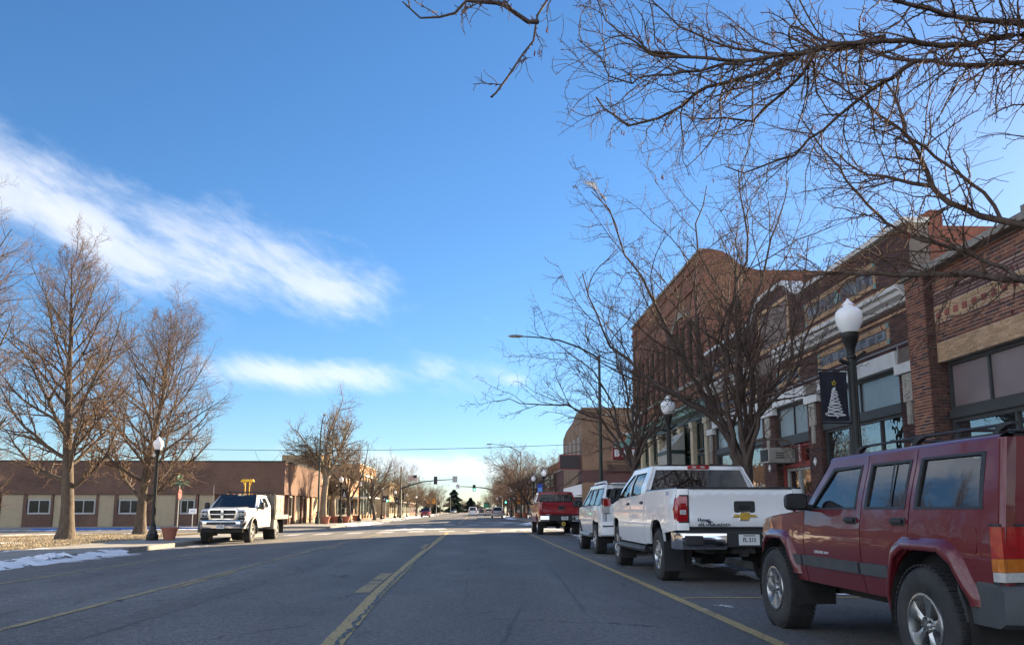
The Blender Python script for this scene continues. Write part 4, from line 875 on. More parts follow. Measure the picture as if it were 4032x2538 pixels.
        mb = MB(); mb.bx(-.16, .16, yr-.10, yr+.05, z0-.06, z0+.03); mb.bx(-.045, .045, yr-.16, yr, z0-.10, z0-.01); mb.bx(-.5, .5, yr+.1, yr+.2, z0-.06, z0+.02); c.part(mb, 'tow_hitch', m_under)
        mb = MB(); mb.lathe([(.16, -.1), (.34, -.1), (.36, -.03), (.36, .03), (.34, .1), (.16, .1)], (0, 0, 0), 28, 'x')
        Q = Matrix.Rotation(R(90), 4, 'Y'); mb.v = [tuple(Q @ Vector(p)+Vector((0, yr+.72, z0+.02))) for p in mb.v]; c.part(mb, 'spare_tyre', m_rub, 40)
        plate(c, D.get('plate_x', .0), (z0+z1)/2+.02, yr-.17, D['plate'])
    ys = [yw1+.0, yw1-.12]+[yw1-.12-(yw1-.12-yc-.09)*i/5 for i in range(1, 5)]+[yc+.09]
    c.roof('roof', ys, zr, P, D.get('crown', .055))
    hb = c.w(yw0, hz[0]); ht = c.w(yw1, zr)
    c.quad('windscreen', m_car_glass, (yw0, hz[0]+.0, hb-.07), (yw1+.01, zr+.03, ht-.05), bow=.12)
    for sd in (-1, 1): c.part(MB().grid([[(sd*(hb-.005), yd+.0, hz[0]-.02), (sd*(hb-.075), yw0+.02, hz[0]-.0)], [(sd*(c.w(yw1, zr)-.0), yw1-.03, zr), (sd*(ht-.055), yw1+.01, zr+.03)]]), 'a_pillar', P)
    zl = zrail-.02 if not D.get('flatbed') else zb
    hl = c.w(yc, zl); hu = c.w(yc, zr)
    hi, lo = (yc+.085, zr+.01, hu-.10), (yc-.035, zl, hl-.05)
    # cab back: paint frame plus glass
    rows = []
    for t in (0, .1, .5, .9, 1):
        y = yc-.04+(.13)*t; z = zl+(zr+.02-zl)*t; h = hl+(hu-hl)*t; rows.append([(-h+.0, y+.05, z), (-h+.03, y+.01, z), (-h*.5, y-.02, z), (0, y-.03, z), (h*.5, y-.02, z), (h-.03, y+.01, z), (h, y+.05, z)])
    c.part(MB().grid(rows), 'cab_back', P, 50)
    gt = D.get('backglass', (.08, .86))
    rows = []
    for t in (gt[0], .5, gt[1]):
        y = yc-.04+.13*t; z = zl+(zr+.02-zl)*t; h = (hl+(hu-hl)*t)-.085; rows.append([(-h, y-.006, z), (-h*.5, y-.028, z), (0, y-.038, z), (h*.5, y-.028, z), (h, y-.006, z)])
    c.part(MB().grid(rows), 'rear_window', m_tint, 60)
    mb = MB(); mb.prism(rrect(-.19, .19, zr-.035, zr+.035, .02), lambda a, b: (a, yc+.035, b), lambda a, b: (a, yc+.10, b)); o = c.part(mb, 'high_brake_lamp', m_red_lens, bevel=.006)
    for sd in (-1, 1): mb = MB(); mb.bx(min(sd*.04, sd*.11), max(sd*.04, sd*.11), yc+.030, yc+.04, zr-.014, zr+.016); c.part(mb, 'lamp_segment', m_wlens, parent=o)
    rows = []
    for t in (0, .25, .5, .75, .93, 1.0):
        y = yw0+.0+(yf-yw0)*t; z = hz[0]+(hz[1]-hz[0])*t-(.07 if t == 1 else 0); h = c.w(y, z)
        rows.append([(-h, y, z-.008), (-h+.04, y, z+.02), (-h*.70, y, z+.035), (-h*.62, y, z+.065), (-h*.3, y, z+.06), (0, y+.02, z+.055), (h*.3, y, z+.06), (h*.62, y, z+.065), (h*.70, y, z+.035), (h-.04, y, z+.02), (h, y, z-.008)])
    c.part(MB().grid(rows), 'bonnet', P, 40)
    if D.get('nose', True):
        nz0, nz1 = D['bar'][1]+.02, hz[1]-.05; wn = c.w(yf, nz0)-.02
        mb = MB(); mb.bx(-wn, wn, yf-.1, yf-.01, nz0-.05, nz1); c.part(mb, 'nose_panel', P); mb = MB(); mb.bx(-.5, .5, yf-.02, yf+.012, nz0, nz1-.02); c.part(mb, 'grille', m_dark, bevel=.02)
        for sd in (-1, 1): mb = MB(); mb.bx(min(sd*.54, sd*(wn-.01)), max(sd*.54, sd*(wn-.01)), yf-.04, yf+.008, nz0+.10, nz1-.03); c.part(mb, 'headlamp', m_wlens, bevel=.02)
        rows = []
        for z, o_ in ((D['bar'][0], .0), (D['bar'][0]+.04, .05), (D['bar'][1], .05), (D['bar'][1]+.02, .0)):
            hw = c.w(yf, .6); rows.append([(-hw, yf-.3, z), (-hw, yf, z), (-hw+.1, yf+.08+o_, z), (0, yf+.13+o_, z), (hw-.1, yf+.08+o_, z), (hw, yf, z), (hw, yf-.3, z)])
        c.part(MB().grid(rows), 'front_bumper', D.get('bumat', m_chr), 40)
    mb = MB(); h = c.w(0, zs)-.09; mb.bx(-h, h, yc+.02, yd+.02, zs-.02, zb-.02); mb.bx(-h, h, yd, yf-.14, zs+.1, hz[1]-.04); h2 = c.w(0, zr)-.06; 
    if D.get('detail'): seats(c, h2, zb, zr, ((yB+.05, 2), (yc+.25, 3)))
    else: mb.bx(-h2, h2, yc+.13, yw1-.2, zb-.03, zr-.02)
    if not D.get('flatbed'): mb.bx(-h+.24, h-.24, yr+.1, yc, zs+.02, zs+.2)
    c.part(mb, 'cabin_filler', m_int)  # unseen dark filler added inside the body to block the view through
    mb = MB(); mb.tube([(-.62, yb, r), (.62, yb, r)], .06, 8); mb.lathe([(0, -.16), (.16, -.07), (.16, .07), (0, .16)], (0, yb, r), 12, 'x'); mb.tube([(-.6, ya, r), (.6, ya, r)], .05, 8)
    for sd in (-1, 1): mb.bx(min(sd*.38, sd*.5), max(sd*.38, sd*.5), yr+.05, yf-.3, zs-.08, zs+.10)
    mb.tube([(.55, yr+.25, zs-.06), (.55, yb-.3, zs-.02), (.3, yb+1, zs-.04)], .045, 8); c.part(mb, 'running_gear', m_under, 40)
    c.wheels(ya, yb, r, D['tw'], D['track'], D['rim'], D['style'], rad*1.0)
    mirror_part(c, yd-.30, zb+.10, c.w(yd, zb)+.06, *D['mir'], m_dark, .14)
    door_handles(c, D['handles'], m_dark)
    if D.get('boards'):
        for sd in (-1, 1):
            mb = MB(); h = c.w(0, zs); mb.tube([(sd*(h-.02), yd+.02, zs-.10), (sd*(h+.035), yd-.1, zs-.10), (sd*(h+.035), yc+.12, zs-.10), (sd*(h-.02), yc, zs-.10)], .05, 8); mb.bx(min(sd*(h-.03), sd*(h+.075)), max(sd*(h-.03), sd*(h+.075)), yc+.12, yd-.12, zs-.066, zs-.05)
            for y in (yd-.5, yB, yc+.4): mb.tube([(sd*(h+.02), y, zs-.10), (sd*(h-.25), y, zs-.01)], .02, 6)
            c.part(mb, 'running_board', m_grey, 40)
        for sd in (-1, 1):
            for y, zt_ in ((yb-rad-.02, .62), (ya-rad-.0, .58)):
                mb = MB(); x = c.w(y, .6); a, b = (sd*(x-.30), sd*(x+.02)); mb.prism([(a, .17), (b, .17), (b+sd*.0, zt_), (a, zt_)], lambda p, q: (p, y, q), lambda p, q: (p, y+.015, q)); c.part(mb, 'mud_flap', m_dark, bevel=.004)
    return c
prof_p = [(.35, .92), (.55, .965), (.80, .985), (.98, .985), (1.14, .99), (1.20, .975), (1.40, .965), (1.45, .955), (1.83, .80)]
DW = dict(prof=prof_p, yf=2.72, yr=-3.02, wf=1.82, wr=-1.82, r=.405, sill=.54, belt=1.315, roof=1.825, rail=1.395, arch=.50, doors=(1.50, .32, -.93), hood=(1.29, 1.18), ws=(1.52, .72), lamp=(.925, 1.29), bump=.80, bar=(.53, .765), bx=.27, tg=.765,
          tw=.27, track=.955, rim=.235, style='six', mir=(.24, .19), handles=[(.47, 1.20), (-.74, 1.215)], boards=True, plate='FL 213', plate_x=.06, detail=True, hand_x=.05, clear=True)
T = build_pickup('pickup_truck', 'white crew cab pickup with gold badge and chrome bumper, between maroon wagon and silver-white wagon', (3.86, 14.90, 0), R(.3), m_white, DW)
yr = -3.02
# gold bar emblem with chrome rim, decals
def bow(sx, sz, cx, cz): return [(cx+a*sx, cz+b*sz) for a, b in ((-1, -.28), (-.40, -.28), (-.46, -1), (.30, -1), (.36, -.28), (1, -.28), (.86, .42), (.36, .42), (.42, 1), (-.34, 1), (-.40, .42), (-.86, .42))]
mb = MB(); mb.prism(bow(.195, .068, .05, 1.00), lambda a, b: (a, yr-.056, b), lambda a, b: (a, yr-.036, b)); o = T.part(mb, 'tailgate_emblem', m_chr, bevel=.003)
mb = MB(); mb.prism(bow(.172, .050, .05, 1.00), lambda a, b: (a, yr-.060, b), lambda a, b: (a, yr-.05, b)); T.part(mb, 'emblem_inlay', m_gold, parent=o, bevel=.002)
text('tailgate_lettering', 'SILVERADO', .052, m_grey, T.r, (-.41, yr-.062, .875), FACE_S, .001, sx=1.75, bold=.002)
text('dealer_decal', 'Hyper', .075, m_ink, T.r, (-.56, yr-.050, .945), FACE_S, .001, sx=.95, bold=.003)
mb = MB(); mb.prism(bow(.055, .020, -.475, .918), lambda a, b: (a, yr-.050, b), lambda a, b: (a, yr-.043, b)); T.part(mb, 'dealer_emblem', m_ink)
text('bed_decal', 'Z71', .085, m_ltblue, T.r, (-(T.w(-2.62, 1.33)+.004), -2.60, 1.335), FACE_W, .001, sx=1.2)
mb = MB(); mb.bx(-.99, -.985, .62, .85, .80, .83); T.part(mb, 'door_badge', m_chr)
# --- red pickup
DT = dict(DW); DT.update(prof=[(a*1.03, b*1.0) for a, b in prof_p], yf=2.75, yr=-2.98, roof=1.93, rail=1.47, belt=1.36, sill=.58, lamp=(.93, 1.36), bump=.86, bar=(.60, .86), bx=.52, tg=.80, style='six', plate='34 8742', plate_x=.18, boards=False, hand_x=.05, detail=False, clear=False, hood=(1.33, 1.22), r=.42, rim=.23, backglass=(.12, .80))
D2 = build_pickup('pickup_truck', 'red double cab pickup with small chrome bumper ends, in front of the silver-white wagon', (3.83, 39.9, 0), R(.0), m_redp, DT)
text('tailgate_decal', '4x4', .10, m_silk, D2.r, (-.58, -3.012, 1.08), FACE_S, .001, sx=1.2); text('tailgate_badge', 'TUNDRA', .05, m_silk, D2.r, (-.55, -3.04, .905), FACE_S, .001, sx=1.2)
mb = MB(); mb.lathe([(0, 0), (.09, 0), (.10, .02), (0, .02)], (0, 0, 0), 20); Q = Matrix.Rotation(R(90), 4, 'X'); mb.v = [tuple(Q @ Vector(p)+Vector((.12, -3.12, .50))) for p in mb.v]; o = D2.part(mb, 'hitch_cover', m_gold)
mb = MB(); mb.prism([(.08, .47), (.11, .52), (.10, .55), (.14, .52), (.16, .46)], lambda a, b: (a, -3.145, b), lambda a, b: (a, -3.138, b)); D2.part(mb, 'hitch_motif', m_ink, parent=o)
# --- silver-white wagon
S = dict(prof=[(.40, .86), (.55, .93), (.85, .955), (1.05, .95), (1.16, .93), (1.68, .765)], yf=2.15, yr=-2.28, wf=1.395, wr=-1.395, r=.385, sill=.50, belt=1.21, rail=1.71, arch=.47, paint=m_pearl, hood=(1.20, 1.10), ws=(1.02, .34), pillars=(-.18, -1.06),
         yq=-2.10, dp=.10, bump=.80, tail=dict(zones=[(1.02, 1.19, m_wlens), (1.195, 1.37, m_red_lens)], w=.20, wrap=.10), bumpers=(.46, .82), bumpmat=m_pearl, style='six', tw=.26, track=.93, rim=.22, mir=(.24, .18), handles=[(0.0, 1.08), (-.92, 1.10)], hmat=m_pearl, detail=True, qglass=m_car_glass, mircap=m_dark)
F = build_suv('estate_wagon', 'silver-white wagon with roof rails, parked between the white and the red pickup', 'car', (3.98, 22.4, 0), R(.3), S)
mb = MB()
for sd in (-1, 1): mb.tube([(sd*.66, .2, 1.75), (sd*.67, .08, 1.81), (sd*.67, -1.7, 1.81), (sd*.66, -1.85, 1.75)], .024, 8)
F.part(mb, 'roof_rails', m_pearl, 40)
mb = MB(); mb.bx(-.62, .62, -2.26, -2.02, 1.735, 1.765); F.part(mb, 'roof_spoiler', m_pearl, bevel=.012); mb = MB(); mb.lathe([(.05, 0), (.03, .05), (0, .11)], (.1, -1.7, 1.765), 8); F.part(mb, 'roof_aerial', m_pearl, 40)
mb = MB(); mb.lathe([(0, 0), (.06, 0), (.066, .012), (0, .012)], (0, 0, 0), 20); Q = Matrix.Rotation(R(90), 4, 'X'); mb.v = [(p[0]*1.5-.42, p[2]*0-2.318-(.012 if p[2] == 0 else 0), p[1]+1.10) for p in mb.v]; F.part(mb, 'tailgate_badge', m_chr, 40)
mb = MB(); mb.bx(-.88, .88, -2.40, -2.36, .70, .725); F.part(mb, 'bumper_groove', m_dark)
for sd in (-1, 1): mb = MB(); mb.tube([(sd*.96, .85, .46), (sd*.98, .75, .46), (sd*.98, -.82, .46), (sd*.96, -.92, .46)], .055, 8); F.part(mb, 'running_board', m_galv, 40)
plate(F, .0, .90, -2.335, '27 4410')
# --- white flatbed truck on the left, facing us
DF = dict(prof=[(a*1.02, b*.985) for a, b in prof_p], yf=2.75, yr=-3.3, wf=1.95, wr=-2.05, r=.41, sill=.62, belt=1.36, roof=1.89, rail=1.36, arch=.50, doors=(1.50, .30, -.80), hood=(1.36, 1.30), ws=(1.48, .70), bar=(.55, .90), tw=.26, track=.96, rim=.25, style='steel', mir=(.20, .30), handles=[(.45, 1.22), (-.62, 1.23)], flatbed=True, nose=False, bump=.9, lamp=(0, 0), plate='')
G = build_pickup('flatbed_truck', 'white crew cab flatbed truck with grey tool boxes facing the camera at the left kerb', (-9.85, 35.4, -.19), R(180), m_white, DF)
G.r['category'] = 'truck'; yf = 2.75
wn = G.w(yf, 1.0)
mb = MB(); mb.bx(-wn, wn, yf-.15, yf-.02, .90, 1.27); G.part(mb, 'nose_panel', m_white, bevel=.02)
gp = [(-.50, .93), (-.58, 1.26), (-.50, 1.34), (.50, 1.34), (.58, 1.26), (.50, .93)]; gi = [(-.445, .975), (-.51, 1.25), (-.46, 1.29), (.46, 1.29), (.51, 1.25), (.445, .975)]
o = G.face('grille_surround', gp, m_chr, lambda x, z: yf+.09-.12*x*x, .08, .2, holes=[gi], rear=False)
G.face('grille_mesh', gi, m_dark, lambda x, z: yf+.02-.12*x*x, 0, .2, rear=False, parent=o)
mb = MB(); mb.bx(-.485, .485, yf+.03, yf+.085, 1.105, 1.155); mb.bx(-.055, .055, yf+.06, yf+.115, .95, 1.32); G.part(mb, 'grille_cross', m_chr, bevel=.012, parent=o)
# ram's head emblem: head, two curling horns
mb = MB(); mb.prism([(-.02, 1.08), (-.035, 1.15), (-.012, 1.19), (.012, 1.19), (.035, 1.15), (.02, 1.08)], lambda a, b: (a, yf+.135, b), lambda a, b: (a, yf+.11, b))
for sd in (-1, 1): mb.tube([(sd*.012, yf+.13, 1.185), (sd*.04, yf+.13, 1.20), (sd*.062, yf+.13, 1.17), (sd*.060, yf+.13, 1.13), (sd*.042, yf+.13, 1.12)], [.012, .014, .012, .009, .005], 6)
G.part(mb, 'ram_emblem', m_galv, parent=o)
for sd in (-1, 1):
    a, b = sd*.60, sd*(wn-.005); mb = MB(); mb.bx(min(a, b), max(a, b), yf-.10, yf+.0, 1.03, 1.25); q = G.part(mb, 'headlamp', m_dark, bevel=.02)
    for x, rr in ((sd*.69, .075), (sd*.83, .065)): mb = MB(); mb.lathe([(0, .02), (rr*.6, .018), (rr, .0)], (0, 0, 0), 14); mb.v = [(p[0]+x, p[2]+yf, p[1]+1.14) for p in mb.v]; G.part(mb, 'lamp_lens', m_wlens, 40, parent=q)
    mb = MB(); mb.bx(min(sd*.88, sd*(wn+.0)), max(sd*.88, sd*(wn+.0)), yf-.07, yf+.005, 1.05, 1.23); G.part(mb, 'lamp_lens', m_amb_lens, parent=q)
    mb = MB(); mb.bx(min(sd*.56, sd*(wn+.01)), max(sd*.56, sd*(wn+.01)), yf-.06, yf+.03, .90, 1.02); G.part(mb, 'bumper_filler', m_dark, bevel=.02)
rows = []
for z, o_ in ((.56, -.05), (.60, .05), (.74, .07), (.86, .06), (.905, .0)):
    hw = wn+.03; rows.append([(-hw, yf-.35, z), (-hw-.01, yf-.06, z), (-hw+.16, yf+.10+o_, z), (0, yf+.16+o_, z), (hw-.16, yf+.10+o_, z), (hw+.01, yf-.06, z), (hw, yf-.35, z)])
G.part(MB().grid(rows), 'chrome_bumper', m_chr, 40)
mb = MB(); mb.prism(rrect(-.56, .56, .735, .84, .04), lambda a, b: (a, yf+.245-.06*a*a, b), lambda a, b: (a, yf+.15, b)); G.part(mb, 'bumper_intake', m_dark)
plate(G, .02, .66, yf+.232, '9-4 5221', rear=False)
mb = MB(); mb.bx(-.8, .8, yf-.3, yf+.05, .42, .58); G.part(mb, 'air_dam', m_under, bevel=.03)
for y in (1.95,):
    for sd in (-1, 1):
        rows = []
        for a in range(0, 181, 15):
            rows.append([(sd*(G.w(y, .9)+q), y+rr*math.cos(R(a))*1.02, .43+rr*math.sin(R(a))*1.04) for q, rr in ((-.01, .60), (.055, .575), (.065, .52), (-.03, .50))])
        G.part(MB().grid(rows), 'wheel_arch_flare', m_grey, 50)
for x in (-.5, -.25, 0, .25, .5): mb = MB(); mb.lathe([(.045, 0), (.03, .03), (0, .04)], (x, .62, 1.945), 8); G.part(mb, 'roof_marker_lamp', m_amb_lens, 40)
mb = MB(); mb.bx(-1.12, 1.12, -3.45, -.95, .98, 1.04); mb.bx(-1.14, 1.14, -3.47, -3.41, .92, 1.10); mb.bx(-1.14, -1.08, -3.45, -.95, .90, 1.09); mb.bx(1.08, 1.14, -3.45, -.95, .90, 1.09); G.part(mb, 'flatbed', m_steel, bevel=.008)
mb = MB(); mb.bx(-1.10, 1.10, -.99, -.95, 1.0, 1.30)
for x in [-1.06+i*.2 for i in range(11)]: mb.bx(x-.018, x+.018, -.985, -.955, 1.3, 2.0)
mb.tube([(-1.06, -.97, 1.3), (-1.06, -.97, 1.98), (-.9, -.97, 2.06), (.9, -.97, 2.06), (1.06, -.97, 1.98), (1.06, -.97, 1.3)], .03, 8); G.part(mb, 'headache_rack', m_dark, 40)
for x0, x1, y0, y1, z1 in ((-1.10, -.55, -2.55, -1.15, 1.95), (.55, 1.10, -2.55, -1.15, 1.95)):
    mb = MB(); mb.bx(x0, x1, y0, y1, 1.045, z1); o = G.part(mb, 'tool_box', m_steel, bevel=.012)
    sx = x0-.008 if x0 < 0 else x1+.008
    for za, zb_ in ((1.09, 1.46), (1.52, 1.90)):
        for ya_, yb_ in ((-2.50, -1.88), (-1.82, -1.20)):
            mb = MB(); mb.bx(min(sx, sx+(.01 if x0 < 0 else -.01)), max(sx, sx+(.01 if x0 < 0 else -.01)), ya_, yb_, za, zb_); mb.box((sx, yb_-.08, (za+zb_)/2), (.03, .05, .09)); G.part(mb, 'box_door', m_steel, bevel=.006, parent=o)
for sd in (-1, 1):
    mb = MB(); mb.bx(min(sd*.62, sd*1.08), max(sd*.62, sd*1.08), -1.55, -1.0, .48, .95); G.part(mb, 'under_box', m_steel, bevel=.01)
    mb = MB(); mb.bx(min(sd*.6, sd*1.1), max(sd*.6, sd*1.1), -2.72, -2.70, .28, .95); G.part(mb, 'mud_flap', m_dark)
    w_ = make_wheel(G.r, .41, .26, .25, 'steel'); w_.location = (sd*.70, -2.05, .398); w_.rotation_euler = (0, 0, 0 if sd < 0 else math.pi)
# amber work light carried on a twin mast behind the cab
mb = MB(); mb.tube([(.24, -1.02, 1.3), (.24, -1.02, 2.52)], .022, 6); mb.tube([(.06, -1.02, 1.3), (.06, -1.02, 2.52)], .022, 6); mb.tube([(.24, -1.02, 2.3), (.33, -1.02, 2.52)], .016, 6); mb.tube([(.06, -1.02, 2.3), (-.03, -1.02, 2.52)], .016, 6)
o = G.part(mb, 'light_mast', m_yellow, 40); mb = MB(); mb.bx(-.14, .44, -1.10, -.94, 2.52, 2.57); mb.bx(-.10, .40, -1.08, -.96, 2.57, 2.63); G.part(mb, 'amber_light_bar', m_yellow, bevel=.015, parent=o)
mb = MB(); mb.tube([(.86, 1.3, 1.4), (.87, 1.28, 2.3)], .006, 5); G.part(mb, 'whip_aerial', m_galv)
o = text('door_lettering', 'COUNTY', .10, m_galv, G.r, (-(G.w(.9, 1.05)+.004), .9, 1.08), FACE_W, .001)
# --- traffic further up the street
K = build_pickup('pickup_truck', 'black pickup nosing out of the side street beyond the red pickup', (6.6, 58.2, 0), R(90), m_blackp, dict(DW, plate='4-1', detail=False, boards=False))
far_suv('hatchback_wagon', 'silver wagon driving away on the right, nearest of the distant cars', 'car', (3.30, 124, 0), 0, m_silver)
far_suv('van', 'pale grey van driving away in the middle of the street', 'van', (-.50, 165, 0), 0, m_pearl, 1.12)
far_suv('saloon_car', 'beige car parked ahead of the silver wagon on the right', 'car', (2.75, 168, 0), 0, m_beige, .9)
far_suv('dark_wagon', 'black car far up the street beyond the beige car', 'car', (2.3, 300, 0), 0, m_blackp, 1.05)
far_suv('red_wagon', 'red car parked facing the camera on the far left kerb', 'car', (-9.3, 155, -.1), R(180), m_redp, 1.0)
far_suv('distant_car', 'white car in the distance beside the black car', 'car', (1.4, 380, 0), 0, m_white)
far_suv('distant_car', 'silver blue car at the far left kerb below the conifer', 'car', (-9.6, 350, 0), R(180), m_silver)
far_suv('distant_car', 'white van at the far left kerb behind the silver blue car', 'van', (-9.3, 366, 0), R(180), m_white, 1.15)
# ------------------------------------------------------------------ buildings on the right
FULL_BRICK = None
def full_brick():
    global FULL_BRICK
    if FULL_BRICK is None:
        mb = MB(); mb.bx(-.014, .03, -.0985, .0985, -.0275, .0275); FULL_BRICK = mb.mesh('brick')
    return FULL_BRICK
MESH_FOR = {}
def lay_bricks(parent, regions, mat, x, holes=(), near=None, limit=0, cw=.207, ch=.0655, axis='y', ls=None, nm='brick'):
    # courses in running bond over rectangles (a0,a1,z0,z1) of a wall plane; whole bricks nearest the viewer are separate parts
    rs = random.Random(int(x*100)+len(regions)); single = []; mb = MB()
    for (a0, a1, z0, z1) in regions:
        nrow = int((z1-z0)/ch+.25)
        if nrow < 1: continue
        h = (z1-z0)/nrow
        for r_ in range(nrow):
            zc = z0+(r_+.5)*h; a = a0-(cw/2 if r_ % 2 else 0)
            while a < a1-.02:
                b0, b1 = max(a, a0), min(a+cw, a1); a += cw
                if b1-b0 < .04: continue
                ac = (b0+b1)/2
                if any(h0-.02 < ac < h1+.02 and k0-.01 < zc < k1+.01 for h0, h1, k0, k1 in holes): continue
                if b1-b0 > cw-.004 and abs(h-ch) < .006: single.append((ac, zc, rs.uniform(-.003, .003)))
                else:
                    d = rs.uniform(-.003, .003)
                    if axis == 'y': mb.bx(x-.014+d, x+.03, b0+.005, b1-.005, zc-h/2+.005, zc+h/2-.005)
                    else: mb.bx(b0+.005, b1-.005, x-.014+d, x+.03, zc-h/2+.005, zc+h/2-.005)
    single.sort(key=lambda s_: (s_[0] if near is None else abs(s_[0]-near[0])+.3*abs(s_[1]-near[1])))
    out = parent.location
    key = (mat.name, axis)
    if key not in MESH_FOR:
        q = MB(); 
        if axis == 'y': q.bx(-.014, .03, -.0985, .0985, -.0275, .0275)
        else: q.bx(-.0985, .0985, -.014, .03, -.0275, .0275)
        MESH_FOR[key] = q.mesh('brick')
    for i, (ac, zc, d) in enumerate(single):
        if i < limit:
            loc = Vector((x+d, ac, zc) if axis == 'y' else (ac, x+d, zc))-(out if parent.parent is None else Vector()); link(nm, MESH_FOR[key], mat, parent, loc)
        elif axis == 'y': mb.bx(x-.014+d, x+.03, ac-.0985, ac+.0985, zc-.0275, zc+.0275)
        else: mb.bx(ac-.0985, ac+.0985, x-.014+d, x+.03, zc-.0275, zc+.0275)
    if mb.v: mb.build('brickwork', mat, parent, kind='stuff')
def yz(mb, poly, x0, x1): return mb.prism(poly, lambda a, b: (x0, a, b), lambda a, b: (x1, a, b))
def window(root, y0, y1, z0, z1, x, fmat, gmat, mull=(), bars=(), fw=.06, name='window', dep=.10, gx=.05):
    # frame facing -X with glass set back inside it
    mb = MB(); mb.bx(x, x+dep, y0, y0+fw, z0, z1); mb.bx(x, x+dep, y1-fw, y1, z0, z1); mb.bx(x+.002, x+dep, y0+fw, y1-fw, z0, z0+fw); mb.bx(x+.002, x+dep, y0+fw, y1-fw, z1-fw, z1)
    for m_ in mull: mb.bx(x+.004, x+dep, m_-fw*.4, m_+fw*.4, z0+fw, z1-fw)
    for b_ in bars: mb.bx(x+.006, x+dep, y0+fw, y1-fw, b_-fw*.4, b_+fw*.4)
    f = mb.build(name, fmat, root)
    ys = [y0+fw*.5]+sorted(mull)+[y1-fw*.5]
    for a, b in zip(ys[:-1], ys[1:]):
        g = MB(); g.bx(x+gx, x+gx+.01, a+.004, b-.004, z0+fw*.5, z1-fw*.5); g.build('pane', gmat, f)
    return f
def window_s(root, x0, x1, z0, z1, y, fmat, gmat, mull=(), fw=.08, name='window', sill=True):
    # the same facing -Y
    mb = MB(); mb.bx(x0, x0+fw, y-.05, y+.08, z0, z1); mb.bx(x1-fw, x1, y-.05, y+.08, z0, z1); mb.bx(x0+fw, x1-fw, y-.048, y+.08, z0, z0+fw); mb.bx(x0+fw, x1-fw, y-.048, y+.08, z1-fw, z1)
    for m_ in mull: mb.bx(m_-fw*.3, m_+fw*.3, y-.04, y+.08, z0+fw, z1-fw)
    f = mb.build(name, fmat, root); xs = [x0+fw*.5]+list(mull)+[x1-fw*.5]
    for a, b in zip(xs[:-1], xs[1:]): g = MB(); g.bx(a+.004, b-.004, y+.0, y+.01, z0+fw*.5, z1-fw*.5); g.build('pane', gmat, f)
    if sill: s_ = MB(); s_.bx(x0-.06, x1+.06, y-.12, y-.05, z0-.07, z0-.002); s_.build('sill', fmat, f)
    return f
# nearest shop on the right: red-brown brick with tan bands
A = thing('brick_shop', 'red-brown brick shop with tan bands and checker tile row at the right edge', 'building', (XF, 8, 0))
mb = MB(); mb.bx(XF+.022, XF+12, -12, 16.64, 4.06, 6.0); mb.bx(XF+.34, XF+12, -12, 16.60, 0, 4.06); mb.build('wall', m_mort_l, A)
mb = MB(); mb.bx(XF-.178, XF+.5, 15.972, 16.648, 0, 5.95); mb.build('pier_core', m_mort_l, A)
lay_bricks(A, [(15.96, 16.655, .3, 5.94)], m_bred, XF-.17, near=(16, 4), limit=150)
lay_bricks(A, [(XF-.16, XF+.36, .3, 4.06)], m_bdark, 15.965, axis='x', near=(9, 3), limit=60)
lay_bricks(A, [(XF-.16, XF+.04, 4.06, 5.94)], m_bdark, 15.965, axis='x', near=(9, 5), limit=0)
lay_bricks(A, [(-4, 15.95, 4.46, 4.86)], m_bred, XF+.03, near=(14, 4.6), limit=220)
lay_bricks(A, [(-4, 15.95, 4.06, 4.455)], m_btan, XF+.029, near=(14, 4.2), limit=60)
lay_bricks(A, [(-4, 15.95, 4.87, 4.945), (-4, 15.95, 5.10, 5.215)], m_btan, XF+.027, near=(14, 5), limit=20)
lay_bricks(A, [(-4, 15.95, 5.225, 5.49)], m_bpurple, XF+.03, near=(14, 5.3), limit=30)
lay_bricks(A, [(-4, 15.95, 5.50, 5.94)], m_bred, XF+.03, near=(14, 5.7), limit=40)
me = None
for i in range(60):
    if me is None: q = MB(); q.bx(-.02, .03, -.075, .075, -.065, .065); me = q.mesh('checker_tile')
    y = 15.8-.30*i
    link('checker_tile', me, m_bsq, A, Vector((XF+.03, y, 5.02))-A.location)
    if i == 0: q = MB(); q.bx(-.008, .03, -.07, .07, -.065, .065); me2 = q.mesh('checker_gap')
    link('checker_gap', me2, m_btan, A, Vector((XF+.03, y-.15, 5.02))-A.location)
mb = MB(); mb.bx(XF-.20, XF+.35, -12, 16.0, 5.95, 6.10); mb.bx(XF-.26, XF+.4, 15.9, 16.68, 5.96, 6.13); mb.build('coping', m_cope, A, bevel=.015)
mb = MB(); mb.bx(XF-.16, XF+.26, 12.45, 12.85, 6.0, 6.22); mb.lathe([(.13, 6.22), (.16, 6.26), (.09, 6.31), (.14, 6.40), (.15, 6.46), (.09, 6.53), (0, 6.57)], (XF+.04, 12.65, 0), 16); mb.build('finial_urn', m_cope, A, 40)
y = 15.86; n = 0
while y > -4:
    y0 = y-3.86
    window(A, y0, y, 3.06, 4.05, XF+.16, m_frame, m_purple, mull=[y-1.29*i for i in (1, 2)], fw=.075, name='transom_window')
    window(A, y0, y, .62, 2.90, XF+.16, m_frame, m_shop_glass, mull=[y-1.93], fw=.085, name='shop_window')
    mb = MB(); mb.bx(XF+.11, XF+.34, y0, y, 2.90, 3.06); mb.bx(XF+.10, XF+.34, y0, y, .35, .62); mb.build('window_rail', m_frame, A)
    mb = MB(); mb.bx(XF+.02, XF+.34, y0-.35, y0-.004, .02, 4.05); mb.build('pier', m_bpurple, A)
    y = y0-.36
